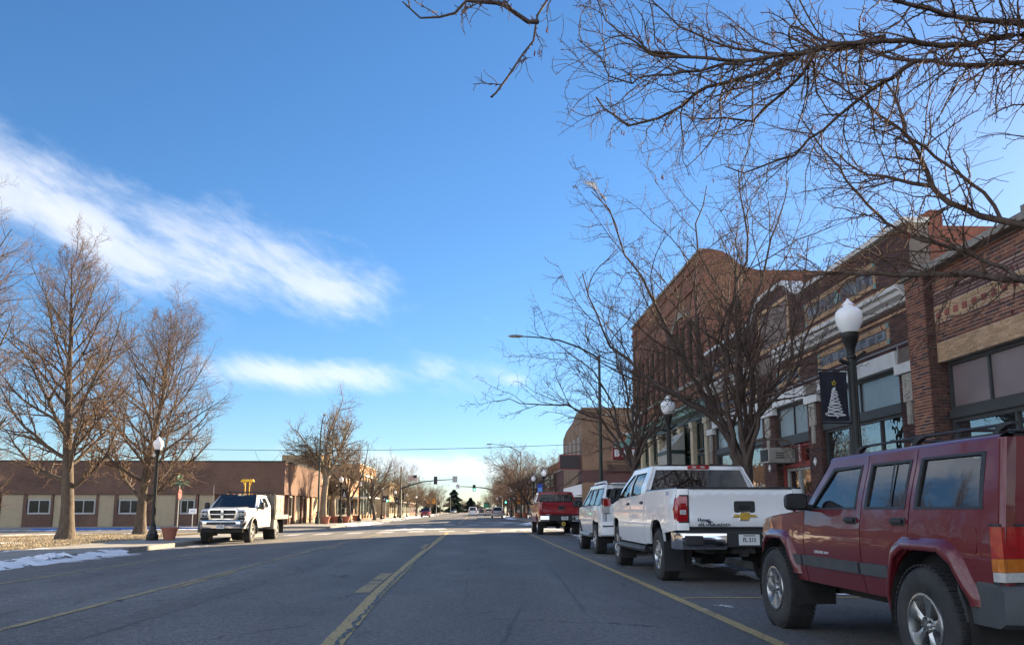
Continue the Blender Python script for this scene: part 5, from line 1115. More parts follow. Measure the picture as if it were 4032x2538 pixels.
# brown brick store with white terracotta trim
Bd = thing('brick_store', 'dark brown brick store with white cornice, patterned tile panels and curved parapet', 'building', (XF, 24.6, 0))
Y0, Y1 = 16.66, 32.42; PB, PC = (21.76, 22.6), (25.15, 26.26)
def top(y):
    d = abs(y-24.85)
    return 8.05 if d < .9 else (8.05-.62*(.5-.5*math.cos(math.pi*(d-.9)/1.35)) if d < 2.25 else 7.43)
ysn = sorted(set([Y0, Y1]+[Y0+(Y1-Y0)*i/60 for i in range(61)]))
mb = MB(); yz(mb, [(Y0, 4.3)]+[(a, top(a)-.10) for a in ysn]+[(Y1, 4.3)], XF+.008, XF+.45)
for a, b in ((Y0, 17.5), PB, PC, (31.75, Y1)): mb.bx(XF+.03, XF+.5, a, b, 0, 4.3)
mb.bx(XF+.9, XF+16, Y0+.02, Y1-.02, .0, 6.2); mb.build('wall', m_mort_d, Bd)
mb = MB(); mb.bx(XF+.46, XF+16, Y0, Y0+.35, 4, 6.75); mb.bx(XF+.46, XF+2.0, Y0+.001, Y0+.36, 6.75, 7.26); mb.bx(XF+.51, XF+.80, Y0+.002, Y0+.40, 7.26, 7.62); mb.build('side_wall', m_tb_red, Bd)
panels_lo = [(17.75, 21.65, 4.83, 5.33), (22.95, 24.75, 4.83, 5.33), (26.5, 31.5, 4.83, 5.33)]; panels_up = [(18.2, 22.35, 6.26, 6.92), (27.35, 31.5, 6.26, 6.92)]; niche = (23.55, 26.15, 6.15, 7.55)
holes = panels_lo+panels_up+[niche, (Y0, 23.0, 5.58, 5.95), (24.4, Y1, 5.52, 5.95), (Y0, Y1, 4.20, 4.64)]
rows = []
for i in range(30):
    z0 = 4.64+i*.0655*2
    if z0 > 7.95: break
    seg = [a for a in ysn if top(a)-.12 > z0+.13]
    if z0 < 7.2: rows.append((Y0+.01, Y1-.01, z0, z0+.131))
    elif seg: rows.append((min(seg), max(seg), z0, z0+.131))
lay_bricks(Bd, rows, m_bdark, XF+.015, holes, near=(17, 4.9), limit=140)
lay_bricks(Bd, [(Y0+.01, 17.5, .3, 4.20), (PB[0], PB[1], .3, 4.2), (PC[0], PC[1], .3, 4.2), (31.76, Y1, .3, 4.2)], m_bdark, XF+.015, near=(17, 3.5), limit=150)
for a, b in (PB, PC, (Y0+.02, 17.5)): lay_bricks(Bd, [(XF+.02, XF+.45, .3, 4.2)], m_bdark, a-.002, axis='x')
cop = MB()
for a, b in zip(ysn[:-1], ysn[1:]): cop.prism([(a, top(a)-.10), (b, top(b)-.10), (b, top(b)+.02), (a, top(a)+.02)], lambda p, q: (XF-.10, p, q), lambda p, q: (XF+.5, p, q))
cop.build('coping', m_stone, Bd)
def cornice(y0, y1, z, nm='cornice'):
    pr = [(.03, 0), (-.10, .02), (-.12, .09), (-.24, .15), (-.26, .24), (-.34, .27), (-.35, .36), (.03, .38)]
    mb = MB(); mb.prism(pr, lambda a, b: (XF+a, y0, z+b), lambda a, b: (XF+a, y1, z+b)); mb.build(nm, m_stone, Bd, bevel=.006)
    for s_ in range(1, int((y1-y0)/1.1)): yy = y0+1.1*s_; q = MB(); q.bx(XF-.352, XF-.2, yy-.006, yy+.006, z+.27, z+.362); q.build('cornice_joint', m_mort_d, Bd)
cornice(16.75, 24.4, 5.58); cornice(26.75, 32.4, 5.56)
lay_bricks(Bd, [(16.75, 23.9, 5.42, 5.485), (26.75, 32.3, 5.42, 5.485), (16.75, 23.9, 6.10, 6.165)], m_btan, XF-.005)
def lintel(y0, y1):
    n = max(1, round((y1-y0)/.95)); d = (y1-y0)/n
    for i in range(n): q = MB(); q.bx(XF-.06, XF+.4, y0+i*d+.004, y0+(i+1)*d-.004, 4.27, 4.62); q.build('lintel_block', m_stone, Bd, bevel=.004)
lintel(17.5, PB[0]-.02); lintel(PB[1]+.02, PC[0]-.02); lintel(PC[1]+.02, 31.75)
mb = MB(); mb.tube([(XF-.09, 16.7, 4.70), (XF-.09, 32.3, 4.72)], .018, 6)
for y in range(17, 32, 2): mb.tube([(XF-.09, y+.3, 4.70), (XF-.09, y+.3, 4.42)], .012, 5)
mb.build('conduit', m_galv, Bd)
# pilaster heads with carved drops and little diamonds
for a, b in ((Y0+.02, 17.5), PB, PC, (31.75, Y1)):
    q = MB(); q.bx(XF-.09, XF+.1, a-.03, b+.03, 4.05, 4.28); q.build('pilaster_cap', m_stone, Bd, bevel=.012); yc = (a+b)/2; q = MB()
    q.bx(XF-.05, XF+.02, yc-.19, yc+.19, 3.42, 4.03); q.bx(XF-.035, XF+.02, yc-.09, yc+.09, 2.92, 3.42)
    for k_ in range(9):
        an = k_*.7; q.lathe([(0, -.03), (.05, 0), (0, .03)], (XF-.055, yc+.12*math.cos(an), 3.72+.2*math.sin(an)), 8, 'x')
    for k_ in range(4): q.tube([(XF-.04, yc-.06+.04*k_, 3.40), (XF-.045, yc-.06+.04*k_, 2.94)], .016, 5)
    q.tube([(XF-.055, yc+.10*math.cos(t*.5), 3.72+.13*math.sin(t*.5)) for t in range(13)], .03, 6); q.build('carved_drop', m_orn, Bd, bevel=.006)
    q = MB(); q.prism([(yc, 2.30), (yc+.10, 2.42), (yc, 2.54), (yc-.10, 2.42)], lambda p, r_: (XF-.03, p, r_), lambda p, r_: (XF+.01, p, r_)); q.build('diamond_block', m_stone, Bd)
def tile_panel(p, lower):
    y0, y1, z0, z1 = p; q = MB(); q.bx(XF+.01, XF+.05, y0, y1, z0, z1); o = q.build('tile_panel', m_mort_d, Bd); fw = .125
    n = int((y1-y0-2*fw)/.075); d = (y1-y0-2*fw)/n; me = None
    for k_ in range(n):                                              # soldier course frame
        if me is None: s_ = MB(); s_.bx(-.012, .02, -d/2+.005, d/2-.005, -fw/2+.004, fw/2-.004); me = s_.mesh('frame_brick')
        for z in (z0+fw/2, z1-fw/2): link('frame_brick', me, m_btan, o, (XF, y0+fw+(k_+.5)*d, z))
    nz = max(2, int((z1-z0-2*fw)/.075)); dz = (z1-z0-2*fw)/nz; me = None
    for k_ in range(nz):
        if me is None: s_ = MB(); s_.bx(-.012, .02, -fw/2+.004, fw/2-.004, -dz/2+.005, dz/2-.005); me = s_.mesh('frame_brick')
        for y in (y0+fw/2, y1-fw/2): link('frame_brick', me, m_btan, o, (XF, y, z0+fw+(k_+.5)*dz))
    s_ = MB()
    for y in (y0+fw/2, y1-fw/2):
        for z in (z0+fw/2, z1-fw/2): s_.bx(XF-.016, XF+.02, y-fw/2+.004, y+fw/2-.004, z-fw/2+.004, z+fw/2-.004)
    s_.build('corner_tile', m_tgreen, o)
    a0, a1, c0, c1 = y0+fw+.03, y1-fw-.03, z0+fw+.02, z1-fw-.02; s_ = MB()
    if lower:
        y = a0; k_ = 0
        while y < a1-.05:
            if (k_ // 3) % 2 == 0: s_.bx(XF-.008, XF+.02, y+.004, min(y+.062, a1), c0, c1); y += .066
            else:
                w_ = min(.198, a1-y)
                for j in range(3): s_.bx(XF-.008, XF+.02, y+.004, y+w_-.004, c0+(c1-c0)*j/3+.004, c0+(c1-c0)*(j+1)/3-.004)
                y += .2; k_ += 2
            k_ += 1
    else:
        n = int((a1-a0)/.20)
        for k_ in range(n):
            y = a0+(a1-a0)*k_/n; ph = k_ % 4; zc = c0+(c1-c0)*(.15, .38, .62, .38)[ph]; s_.bx(XF-.010, XF+.02, y+.02, y+.085, zc-.10, zc+.12); s_.bx(XF-.010, XF+.02, y+.10, y+.16, zc-.02, zc+.20)
    s_.build('slate_tiles', m_tblue, o, kind='stuff')
    if not lower: yc = (y0+y1)/2; q = MB(); q.prism([(yc, c0+.0), (yc+.17, (c0+c1)/2), (yc, c1), (yc-.17, (c0+c1)/2)], lambda p, r_: (XF-.03, p, r_), lambda p, r_: (XF+.02, p, r_)); q.build('diamond_tile', m_tgreen, o)
for p in panels_lo: tile_panel(p, True)
for p in panels_up: tile_panel(p, False)
y0, y1, z0, z1 = niche; q = MB(); q.bx(XF-.02, XF+.05, y0, y1, z0, z0+.1); q.bx(XF-.02, XF+.05, y0, y0+.1, z0+.1, z1); q.bx(XF-.02, XF+.05, y1-.1, y1, z0+.1, z1); q.bx(XF-.02, XF+.05, y0+.1, y1-.1, z1-.1, z1); q.build('niche_frame', m_btan, Bd)
lay_bricks(Bd, [(y0+.1, y1-.1, z0+.1, z1-.1)], M('pinkish_brick', (.24, .175, .155), .85, var=.25, scale=12, bump=.004), XF+.022)
# shop fronts
def bay(y0, y1, mulls, low_mull):
    window(Bd, y0, y1, 3.42, 4.25, XF+.12, m_frame, m_transom, mull=mulls, fw=.06, name='transom_window'); q = MB(); q.bx(XF+.06, XF+.35, y0, y1, 3.24, 3.42); q.build('window_rail', m_frame, Bd)
    window(Bd, y0, y1, .66, 3.24, XF+.12, m_frame, m_shop_glass, mull=low_mull, fw=.07, name='shop_window'); q = MB(); q.bx(XF+.08, XF+.4, y0, y1, .05, .66); q.build('stall_riser', m_frame, Bd)
bay(17.52, PB[0]-.02, [19.6], [18.7, 20.3]); bay(PC[1]+.02, 31.72, [27.6, 29.0, 30.4], [28.0, 29.9])
y0, y1 = PB[1]+.02, PC[0]-.02
window(Bd, y0, y1, 3.28, 4.25, XF+.12, m_frame, m_transom, mull=[(y0+y1)/2], fw=.06, name='transom_window')
mb = MB(); mb.bx(XF+.10, XF+.5, y0, y1, 3.06, 3.28); mb.build('window_rail', m_frame, Bd)
mb = MB(); mb.bx(XF+.20, XF+.5, y0, y0+.12, .05, 3.05); mb.bx(XF+.20, XF+.5, y1-.14, y1, .05, 3.05); mb.bx(XF+.20, XF+.5, y0+.12, y1-.14, 2.36, 2.48); mb.bx(XF+.18, XF+.5, 23.58, 23.86, 2.48, 3.05); mb.bx(XF+.20, XF+.5, y0+.12, y1-.14, 2.95, 3.05); o = mb.build('red_surround', m_redwood, Bd, bevel=.008)
text('house_number', '8\n0\n5', .21, m_silk, o, (XF+.175, 23.72, 2.77), FACE_W, .004, vspace=.82)
window(Bd, y0+.13, 23.57, 2.49, 2.94, XF+.26, m_redwood, m_car_glass, fw=.05, name='fanlight')
q = MB(); q.bx(XF+.3, XF+.34, 23.87, y1-.15, 2.49, 2.94); q.build('fanlight_board', m_frame, Bd)
for a, b in ((y0+.13, y0+.42), (y0+.43, y0+1.40), (y0+1.41, y1-.15)):
    f = window(Bd, a, b, .08, 2.35, XF+.26, m_aluf, m_shop_glass, fw=.07, name='door' if b-a > .8 and a < y0+.5 else 'side_light')
    if f.name.startswith('door'): q = MB(); q.tube([(XF+.22, a+.12, .95), (XF+.20, a+.12, 1.0), (XF+.20, a+.12, 1.25), (XF+.22, a+.12, 1.3)], .014, 6); q.build('handle', m_chr, f)
    q = MB(); q.bx(XF+.305, XF+.309, a+.10, a+.28, 1.2, 1.42); q.build('notice', m_sign_w, f)
ac = thing('air_conditioner', 'beige box air conditioner jutting out above the red doorway', 'air conditioner', (XF-.2, 24.75, 2.5))
q = MB(); q.bx(XF-.52, XF+.3, 24.35, 25.12, 2.52, 2.98); q.build('casing', m_acbody, ac, bevel=.015); q = MB(); q.bx(XF-.535, XF-.515, 24.42, 25.05, 2.58, 2.93); o = q.build('grille', m_dark, ac)
q = MB()
for i in range(9): q.bx(XF-.545, XF-.53, 24.44, 25.03, 2.60+i*.037, 2.612+i*.037)
q.build('louvre', m_grey, o); q = MB()
for i in range(3): q.bx(XF-.30, XF-.05, 24.338, 24.352, 2.66+i*.07, 2.69+i*.07)
q.build('side_vent', m_grey, ac)
# three-storey corner block
Cb = thing('corner_block', 'tall orange brick three storey corner block with narrow windows and green copper cornice', 'building', (XF, 40, 0)); Y0, Y1 = 32.46, 48.0
side = [(XF+.05, 0), (XF+.05, 11.94), (XF+.45, 11.94), (XF+.85, 11.86), (XF+1.25, 11.62), (XF+1.6, 11.30), (XF+2.0, 11.12), (XF+2.4, 11.06), (XF+20, 11.0), (XF+20, 0)]
mb = MB(); mb.prism(side, lambda a, b: (a, Y0, b), lambda a, b: (a, Y0+.4, b)); mb.bx(XF+.3, XF+20, Y0+.4, Y1-.02, 0, 10.6); mb.bx(XF+.05, XF+.5, Y0+.4, Y1, 9.35, 11.94)
mb.bx(XF+.05, XF+.45, Y0+.4, Y1, 5.6, 6.62); mb.build('wall', m_tb_orange, Cb)
n = 12; d = (Y1-Y0-.4)/n
for i in range(n+1):
    y = Y0+.4+i*d; q = MB(); a, b = max(y-.24, Y0+.41), min(y+.24, Y1); q.bx(XF-.02, XF+.4, a, b, 6.66, 9.34); q.build('pilaster', m_tb_orange, Cb)
    if i < n: window(Cb, y+.24, y+d-.24, 6.72, 9.30, XF+.07, m_dgreen, m_pane, bars=[8.0], fw=.07, gx=.03)
mb = MB(); mb.bx(XF-.06, XF+.06, Y0+.02, Y1, 6.50, 6.66); mb.build('stone_belt', m_cope, Cb, bevel=.015)
for z in (9.36, 10.6, 11.45): q = MB(); q.bx(XF-.03, XF+.05-.003, Y0+.42, Y1-.01, z, z+.13); q.build('brick_course', m_tb_red, Cb)
q = MB(); q.bx(XF-.05, XF+.3, Y0+.3, Y1+.02, 11.94, 12.06); q.build('coping', m_cope, Cb)
pts = lambda yc: [(yc+1.7*math.cos(R(a)), 9.40+.75*math.sin(R(a))) for a in range(0, 181, 15)]+[(yc+1.3*math.cos(R(a)), 9.40+.48*math.sin(R(a))) for a in range(180, -1, -15)]
for yc in (36.4,): q = MB(); q.prism(pts(yc), lambda a, b: (XF-.04, a, b), lambda a, b: (XF+.06, a, b)); q.build('stone_ornament', m_cope, Cb)
pr = [(.04, 5.20), (-.22, 5.24), (-.24, 5.40), (-.42, 5.46), (-.44, 5.58), (.04, 5.62)]; q = MB(); q.prism(pr, lambda a, b: (XF+a, Y0+.02, b), lambda a, b: (XF+a, Y1+.05, b)); q.build('copper_cornice', m_patina, Cb, bevel=.01)
q = MB(); q.bx(XF+.04, XF+.4, Y0, Y1, 4.9, 5.2); q.build('fascia', m_dgreen, Cb)
for i in range(8):
    y = Y0+.25+i*(Y1-Y0-.5)/7; q = MB(); q.bx(XF-.06, XF+.3, y-.20, y+.20, .0, 4.9); q.bx(XF-.10, XF+.3, y-.26, y+.26, .0, .6); q.bx(XF-.10, XF+.3, y-.26, y+.26, 4.62, 4.88); q.build('column', m_cream, Cb, bevel=.012)
    if i < 7:
        y2 = Y0+.25+(i+1)*(Y1-Y0-.5)/7; window(Cb, y+.21, y2-.21, .7, 3.5, XF+.12, m_dgreen, m_shop_glass, mull=[(y+y2)/2], fw=.10, name='shop_window'); window(Cb, y+.21, y2-.21, 3.6, 4.88, XF+.12, m_dgreen, m_car_glass, mull=[(y+y2)/2], fw=.10, name='transom_window')
        q = MB(); q.bx(XF+.1, XF+.3, y+.21, y2-.21, .0, .7); q.build('stall_riser', m_cream if i % 2 else m_dgreen, Cb)
# box hood over the entrance
q = MB(); q.prism([(XF-.02, 4.6), (XF-.75, 3.75), (XF-.75, 3.05), (XF-.02, 3.05)], lambda a, b: (a, 36.2, b), lambda a, b: (a, 38.3, b)); o = q.build('entrance_hood', m_acbody, Cb); q = MB(); q.bx(XF-.78, XF-.02, 36.17, 38.33, 3.62, 3.78); q.build('hood_band', m_dgreen, o); q = MB()
for i in range(8): q.bx(XF-.6, XF-.58, 36.3+i*.25, 36.33+i*.25, 3.8, 4.3)
q.build('hood_rib', m_cream, o)
# projecting bar sign at the corner
Sg = thing('bar_sign', 'vertical projecting sign spelling LANDMARK over three red letter boxes', 'sign', (XF, 46.0, 4.0))
q = MB(); q.bx(XF-.50, XF-.02, 45.85, 46.12, 4.66, 7.1); o = q.build('sign_blade', m_slate, Sg, bevel=.01)
text('sign_lettering', 'L\nA\nN\nD\nM\nA\nR\nK', .37, m_silk, o, (XF-.26, 45.84, 5.86), FACE_S, .005, vspace=.66, sx=1.0, bold=.012)
for i, ch in enumerate('BAR'):
    q = MB(); x = XF-1.42+i*.49; q.bx(x-.235, x+.235, 45.84, 46.13, 3.96, 4.62); o = q.build('letter_box', m_sign_r, Sg, bevel=.01); text('letter', ch, .50, m_silk, o, (x, 45.835, 4.29), FACE_S, .006, bold=.03)
q = MB(); q.bx(XF-1.5, XF-.5, 45.9, 46.06, 4.63, 4.9); q.prism([(XF-.95, 4.92), (XF-.6, 5.6), (XF-.55, 4.92)], lambda a, b: (a, 45.92, b), lambda a, b: (a, 46.04, b)); q.build('sign_fin', m_patina, Sg); q = MB(); q.tube([(XF+.05, 46, 6.9), (XF-1.4, 46, 4.7)], .025, 6); q.tube([(XF-1.6, 46, 3.94), (XF+.1, 46, 3.94)], .03, 6); q.build('bracket', m_iron, Sg)
# tan brick building across the side street
Tn = thing('tan_building', 'two storey tan brick building with maroon band and stepped front, across the side street', 'building', (XF, 78, 0)); Y0, Y1 = 71.5, 87.2
mb = MB(); mb.bx(XF+1.1, XF+26, Y0+.01, Y1-.01, 0, 9.45); mb.prism([(Y0, 0), (Y0, 10.05), (Y0+4.6, 10.05), (Y0+6.2, 9.6), (Y1-3, 9.2), (Y1, 8.6), (Y1, 0)], lambda a, b: (XF, a, b), lambda a, b: (XF+1.1, a, b)); mb.bx(XF+1.1, XF+5.0, Y0, Y0+.4, 9.45, 10.05); mb.build('wall', m_tb_tan, Tn)
q = MB(); q.bx(XF-.03, XF+26, Y0-.03, Y0+.0-.003, 3.55, 4.62); q.bx(XF-.03, XF-.003, Y0-.003, Y0+3, 3.55, 4.62); q.build('maroon_band', m_tb_mar, Tn)
q = MB(); q.bx(XF+1.2, XF+26, Y0-.06, Y0+.3, 9.45, 9.56); q.bx(XF-.06, XF+5.05, Y0-.07, Y0+.32, 10.05, 10.17); q.build('coping', m_cope, Tn)
for y in (74.0, 77.2, 80.6, 84.0): window(Tn, y-.55, y+.55, 5.9, 7.7, XF-.04, m_wframe, m_car_glass, mull=[y], fw=.10)
for x0 in (XF+3.3, XF+8.3): window_s(Tn, x0, x0+1.6, 5.9, 7.9, Y0, m_wframe, m_car_glass, mull=[x0+.8], fw=.14)
q = MB(); q.bx(XF-.07, XF-.002, Y0+.5, Y1-.5, 2.5, 3.4); q.build('shop_fascia', m_sign_w, Tn); q = MB(); q.bx(XF-1.5, XF-.0, Y0+.4, Y1-.5, 2.28, 2.40); q.build('canopy', m_stone, Tn)
for i in range(5): window(Tn, Y0+.7+i*2.95, Y0+3.4+i*2.95, .5, 2.25, XF-.03, m_frame, m_shop_glass, fw=.08, name='shop_window')
q = MB()
for i in range(6): q.bx(XF-.08, XF-.002, Y0+.3, Y0+4, 3.50+.0, 3.56)
q.tube([(XF-.06, Y0+.2, 4.5), (XF-.06, Y1-.6, 3.6)], .03, 5); q.build('light_string', m_iron, Tn)
Bs = thing('black_sign', 'blank black rectangular sign hung over the pavement on the tan brick corner', 'sign', (XF, 72, 5.3)); q = MB(); q.bx(XF-2.0, XF-.08, 71.9, 72.15, 4.68, 5.98); q.build('sign_frame', m_sign_r, Bs, bevel=.01)
q = MB(); q.bx(XF-1.94, XF-.14, 71.88, 71.895, 4.74, 5.92); q.build('sign_face', m_sign_k, Bs); q = MB(); q.tube([(XF, 72, 6.3), (XF-1.9, 72, 6.0)], .03, 5); q.build('bracket', m_iron, Bs)
Ar = thing('arrow_sign', 'dark arrow shaped wooden sign reading PACKAGE LIQUOR on the tan brick side wall', 'sign', (12.6, 71.3, 4.8))
q = MB(); q.prism([(11.55, 5.12), (13.4, 5.05), (13.75, 5.2), (14.3, 4.78), (13.75, 4.36), (13.4, 4.50), (11.55, 4.40), (11.85, 4.78)], lambda a, b: (a, 71.25, b), lambda a, b: (a, 71.38, b)); o = q.build('sign_board', M('dark_sign_wood', (.045, .026, .022), .8, var=.3), Ar)
text('sign_lettering', 'PACKAGE\nLIQUOR', .30, M('faded_lettering', (.12, .075, .05), .8), o, (12.7, 71.24, 4.79), FACE_S, .006, vspace=.85, bold=.008); q = MB(); q.tube([(11.3, 71.32, 5.35), (14.3, 71.32, 5.35)], .03, 5)
for x in (11.8, 13.2): q.tube([(x, 71.32, 5.35), (x, 71.32, 5.05)], .02, 5)
q.build('bracket', m_iron, Ar)
# further buildings on the right, mostly behind trees
def shop(name, label, xf, y0, y1, h, mat, nb, side=1, dep=18, aw=None, awc=None, cor=None, pil=None, two=False, trim=None, pane=None):
    # side=1 faces -X (right of street); side=-1 faces +X (left of street)
    t = thing(name, label, 'building', (xf, (y0+y1)/2, 0)); s_ = side
    X = lambda a, b: (min(xf+s_*a, xf+s_*b), max(xf+s_*a, xf+s_*b))
    q = MB(); q.bx(*X(.0, dep), y0, y1, -.4, h); q.build('wall', mat, t)
    q = MB(); q.bx(*X(-.10, .5), y0-.02, y1+.02, h, h+.14); q.build('coping', trim or m_cope, t)
    if cor: q = MB(); q.bx(*X(-.22, -.002), y0, y1, h*cor, h*cor+.3); q.build('cornice', trim or m_stone, t)
    d = (y1-y0)/nb
    for i in range(nb):
        a, b = y0+i*d+d*.14, y0+(i+1)*d-d*.14; zt = 2.6 if not pil else h*.72; q = MB()
        q.bx(*X(-.05, -.002), a, a+.1, .5, zt); q.bx(*X(-.05, -.002), b-.1, b, .5, zt); q.bx(*X(-.05, -.002), a+.1, b-.1, zt-.1, zt); q.bx(*X(-.05, -.002), a+.1, b-.1, .5, .6); f = q.build('shop_window', m_dgreen if pil else m_frame, t)
        q = MB(); q.bx(*X(-.028, -.004), a+.1, b-.1, .6, zt-.1); q.build('pane', pane or m_car_glass, f)
        if two: q = MB(); q.bx(*X(-.05, -.002), a+.2, b-.2, h*.62, h*.84); f = q.build('window', m_wframe, t); q = MB(); q.bx(*X(-.06, -.052), a+.3, b-.3, h*.62+.1, h*.84-.1); q.build('pane', m_car_glass, f)
        if pil: q = MB(); q.bx(*X(-.16, -.002), y0+i*d, y0+i*d+d*.11, 0, h*.86); q.build('pilaster', pil, t)
    if aw: q = MB(); q.bx(*X(-aw, 0), y0+.3, y1-.3, 2.72, 2.84); o = q.build('canopy', awc or m_stone, t); q = MB(); q.tube([(xf-s_*aw*.9, y0+.6, 2.75), (xf-s_*.02, y0+.6, 4.0)], .03, 5); q.tube([(xf-s_*aw*.9, y1-.6, 2.75), (xf-s_*.02, y1-.6, 4.0)], .03, 5); q.build('stay_rod', m_iron, o)
    return t
shop('brick_shop', 'maroon brick shop beyond the tan building on the right', XF, 87.6, 98, 5.4, m_tb_mar, 3, aw=1.2)
shop('brick_shop', 'orange brick two storey shop seen through bare trees on the right', XF+1, 99, 118, 7.0, m_tb_orange, 4, two=True); shop('brick_shop', 'low tan shop far along the right pavement before the signals', XF+2, 119, 140, 5, m_tb_tan, 5)
shop('stone_shop', 'grey stone front far on the right beyond the signal mast', XF+1, 178, 215, 6, m_tb_lt, 6); shop('brick_shop', 'distant low brick block at the end of the right row', XF+2, 220, 300, 5, m_tb_red, 8)
# ------------------------------------------------------------------ buildings on the left
Lb = thing('brown_building', 'long low brown brick building with tan stucco panels across the side street on the left', 'building', (XL_, 72, 0)); YW = 71.0; XE = XL_
H = 5.22
mb = MB(); mb.bx(-75, XE, YW, 88.4, 2.55, H); mb.bx(-75, XE-3.2, YW+.25, 88.4, -1.2, 2.55); mb.bx(XE-3.2, XE-.25, YW+2.6, 88.4, -.3, 2.55)
mb.build('wall', m_tb_brown, Lb); mb = MB(); mb.bx(-75.1, XE+.06, YW-.06, YW+.35, H, H+.10); mb.bx(XE-.35, XE+.06, YW+.35, 88.4, H, H+.10); mb.build('coping', m_iron, Lb)
mb = MB(); mb.bx(-75, XE+.03, YW-.04, YW-.002, 2.45, 2.70); mb.bx(XE+.002, XE+.04, YW-.04, 88.4, 2.45, 2.70); mb.build('brick_course', m_tb_brown, Lb)
mb = MB(); mb.bx(XE-.5, XE-.02, YW+.02, YW+.5, -.3, 2.54); mb.build('corner_post', m_tb_brown, Lb); mb = MB(); mb.tube([(XE-1.1, YW+.1, 2.5), (XE-1.1, YW+.1, -.1)], .06, 8); mb.build('downpipe', m_galv, Lb)
# bays along the south wall: window, stucco panel, window ...
wins = [(-37.75, -35.87), (-34.13, -32.15), (-30.22, -28.24), (-25.1, -23.85), (-42.2, -40.3), (-46.5, -44.6)]
for a, b in wins:
    zb = .98; zt = 2.15; z0 = sw(a)
    window_s(Lb, a, b, zb-.18, zt-.12, YW+.16, m_wframe, m_pane, mull=[(a+b)/2], fw=.12)
    q = MB(); q.bx(a-.05, b+.05, YW+.1, YW+.24, zt-.11, 2.44); q.build('stucco_panel', m_stucco, Lb)
    q = MB(); q.bx(a-.35, a-.06, YW+.02, YW+.3, z0-.2, 2.44); q.build('brick_pier', m_tb_brown, Lb); q = MB(); q.bx(b+.06, b+.25, YW+.02, YW+.3, z0-.2, 2.44); q.build('brick_pier', m_tb_brown, Lb)
    q = MB(); q.bx(a-.06, b+.06, YW+.03, YW+.25, z0-.2, zb-.19); q.build('brick_apron', m_tb_brown, Lb)
for a, b in ((-39.93, -38.12), (-35.59, -34.59), (-31.9, -30.54), (-27.18, -25.5), (-23.53, -22.26), (-44.2, -42.6)): q = MB(); q.bx(a, b, YW+.12, YW+.24, sw(a)-.2, 2.44); q.build('stucco_panel', m_stucco, Lb)
q = MB(); q.tube([(-27.6, YW+.08, 1.05), (-28.4, YW+.02, 1.05)], .03, 6); q.build('rail_handle', m_iron, Lb)
# east wall on the street
for a, b, st in ((74.0, 75.2, 0), (76.4, 78.6, 1), (79.2, 80.4, 0), (81.2, 83.2, 1), (84.0, 87.4, 1)):
    if st: q = MB(); q.bx(XE-.25, XE-.20, a, b, -.1, 2.44); q.build('stucco_panel', m_stucco, Lb)
    else:
        q = MB(); q.bx(XE-.25, XE-.18, a, b, .5, 2.4); f = q.build('window', m_wframe, Lb); q = MB(); q.bx(XE-.18, XE-.174, a+.1, b-.1, .62, 2.28); q.build('pane', m_car_glass, f); 
for a in (73.2, 75.7, 79.0, 80.8, 83.5, 87.8): q = MB(); q.bx(XE-.3, XE-.0-.004, a-.28, a+.28, -.3, 2.44); q.build('brick_pier', m_tb_brown, Lb)
shop('yellow_building', 'narrow pale yellow building with red brick chimney behind the pale bare tree', XL_-.4, 88.6, 95.5, 7.0, m_tb_yel, 2, -1, 4, trim=m_tb_red, aw=1.4, awc=m_redwood, two=True)
q = thing('chimney', 'square red brick chimney on the flat roof beside the yellow building', 'chimney', (-17.2, 88.0, 5.2)); w_ = MB(); w_.bx(-17.7, -16.9, 87.4, 88.3, 5.1, 6.9); w_.bx(-17.78, -16.82, 87.32, 88.38, 6.9, 7.15); w_.build('stack', m_tb_red, q)
q = shop('grey_shop', 'dark charcoal shop front with blue metal roof on the left pavement', XL_+.2, 95.8, 103.6, 3.9, m_slate, 2, -1, trim=m_metalroof)
w_ = MB(); w_.prism([(XL_+.5, 3.2), (XL_-3.5, 5.4), (XL_-3.5, 5.2), (XL_+.5, 3.0)], lambda a, b: (a, 95.9, b), lambda a, b: (a, 103.5, b)); w_.build('roof', m_metalroof, q)
shop('brick_shop', 'low orange brick shop with flat canopy on slim posts on the left', XL_, 104, 116, 5.0, m_tb_lt, 3, -1, aw=3.0, awc=m_sign_w)
shop('pilaster_store', 'tall sunlit brick store with cream base and green pilasters on the left', XL_, 116.5, 136, 7.6, m_tb_lt, 6, -1, cor=.80, pil=m_dgreen, trim=m_cream)
shop('yellow_store', 'buff yellow brick corner store beyond the signal pole on the left', XL_, 158, 180, 6.4, m_tb_yel, 5, -1, aw=2.2, two=True, trim=m_cream)
shop('cream_shop', 'small cream shop in the row before the distant conifer', XL_, 181, 205, 4.6, m_stucco, 5, -1, aw=1.8); shop('brick_shop', 'last low brick shop of the left row', XL_-1, 206, 250, 4.6, m_tb_red, 7, -1)
Hs = thing('house', 'low house with grey shingle roof at the far end of the street', 'house', (-4, 640, 0)); q = MB(); q.bx(-16, 8, 636, 650, -.3, 3); q.build('wall', m_stucco, Hs); q = MB(); q.prism([(-17, 3), (-4, 7.5), (9, 3)], lambda a, b: (a, 635, b), lambda a, b: (a, 651, b)); q.build('roof', m_slate, Hs)
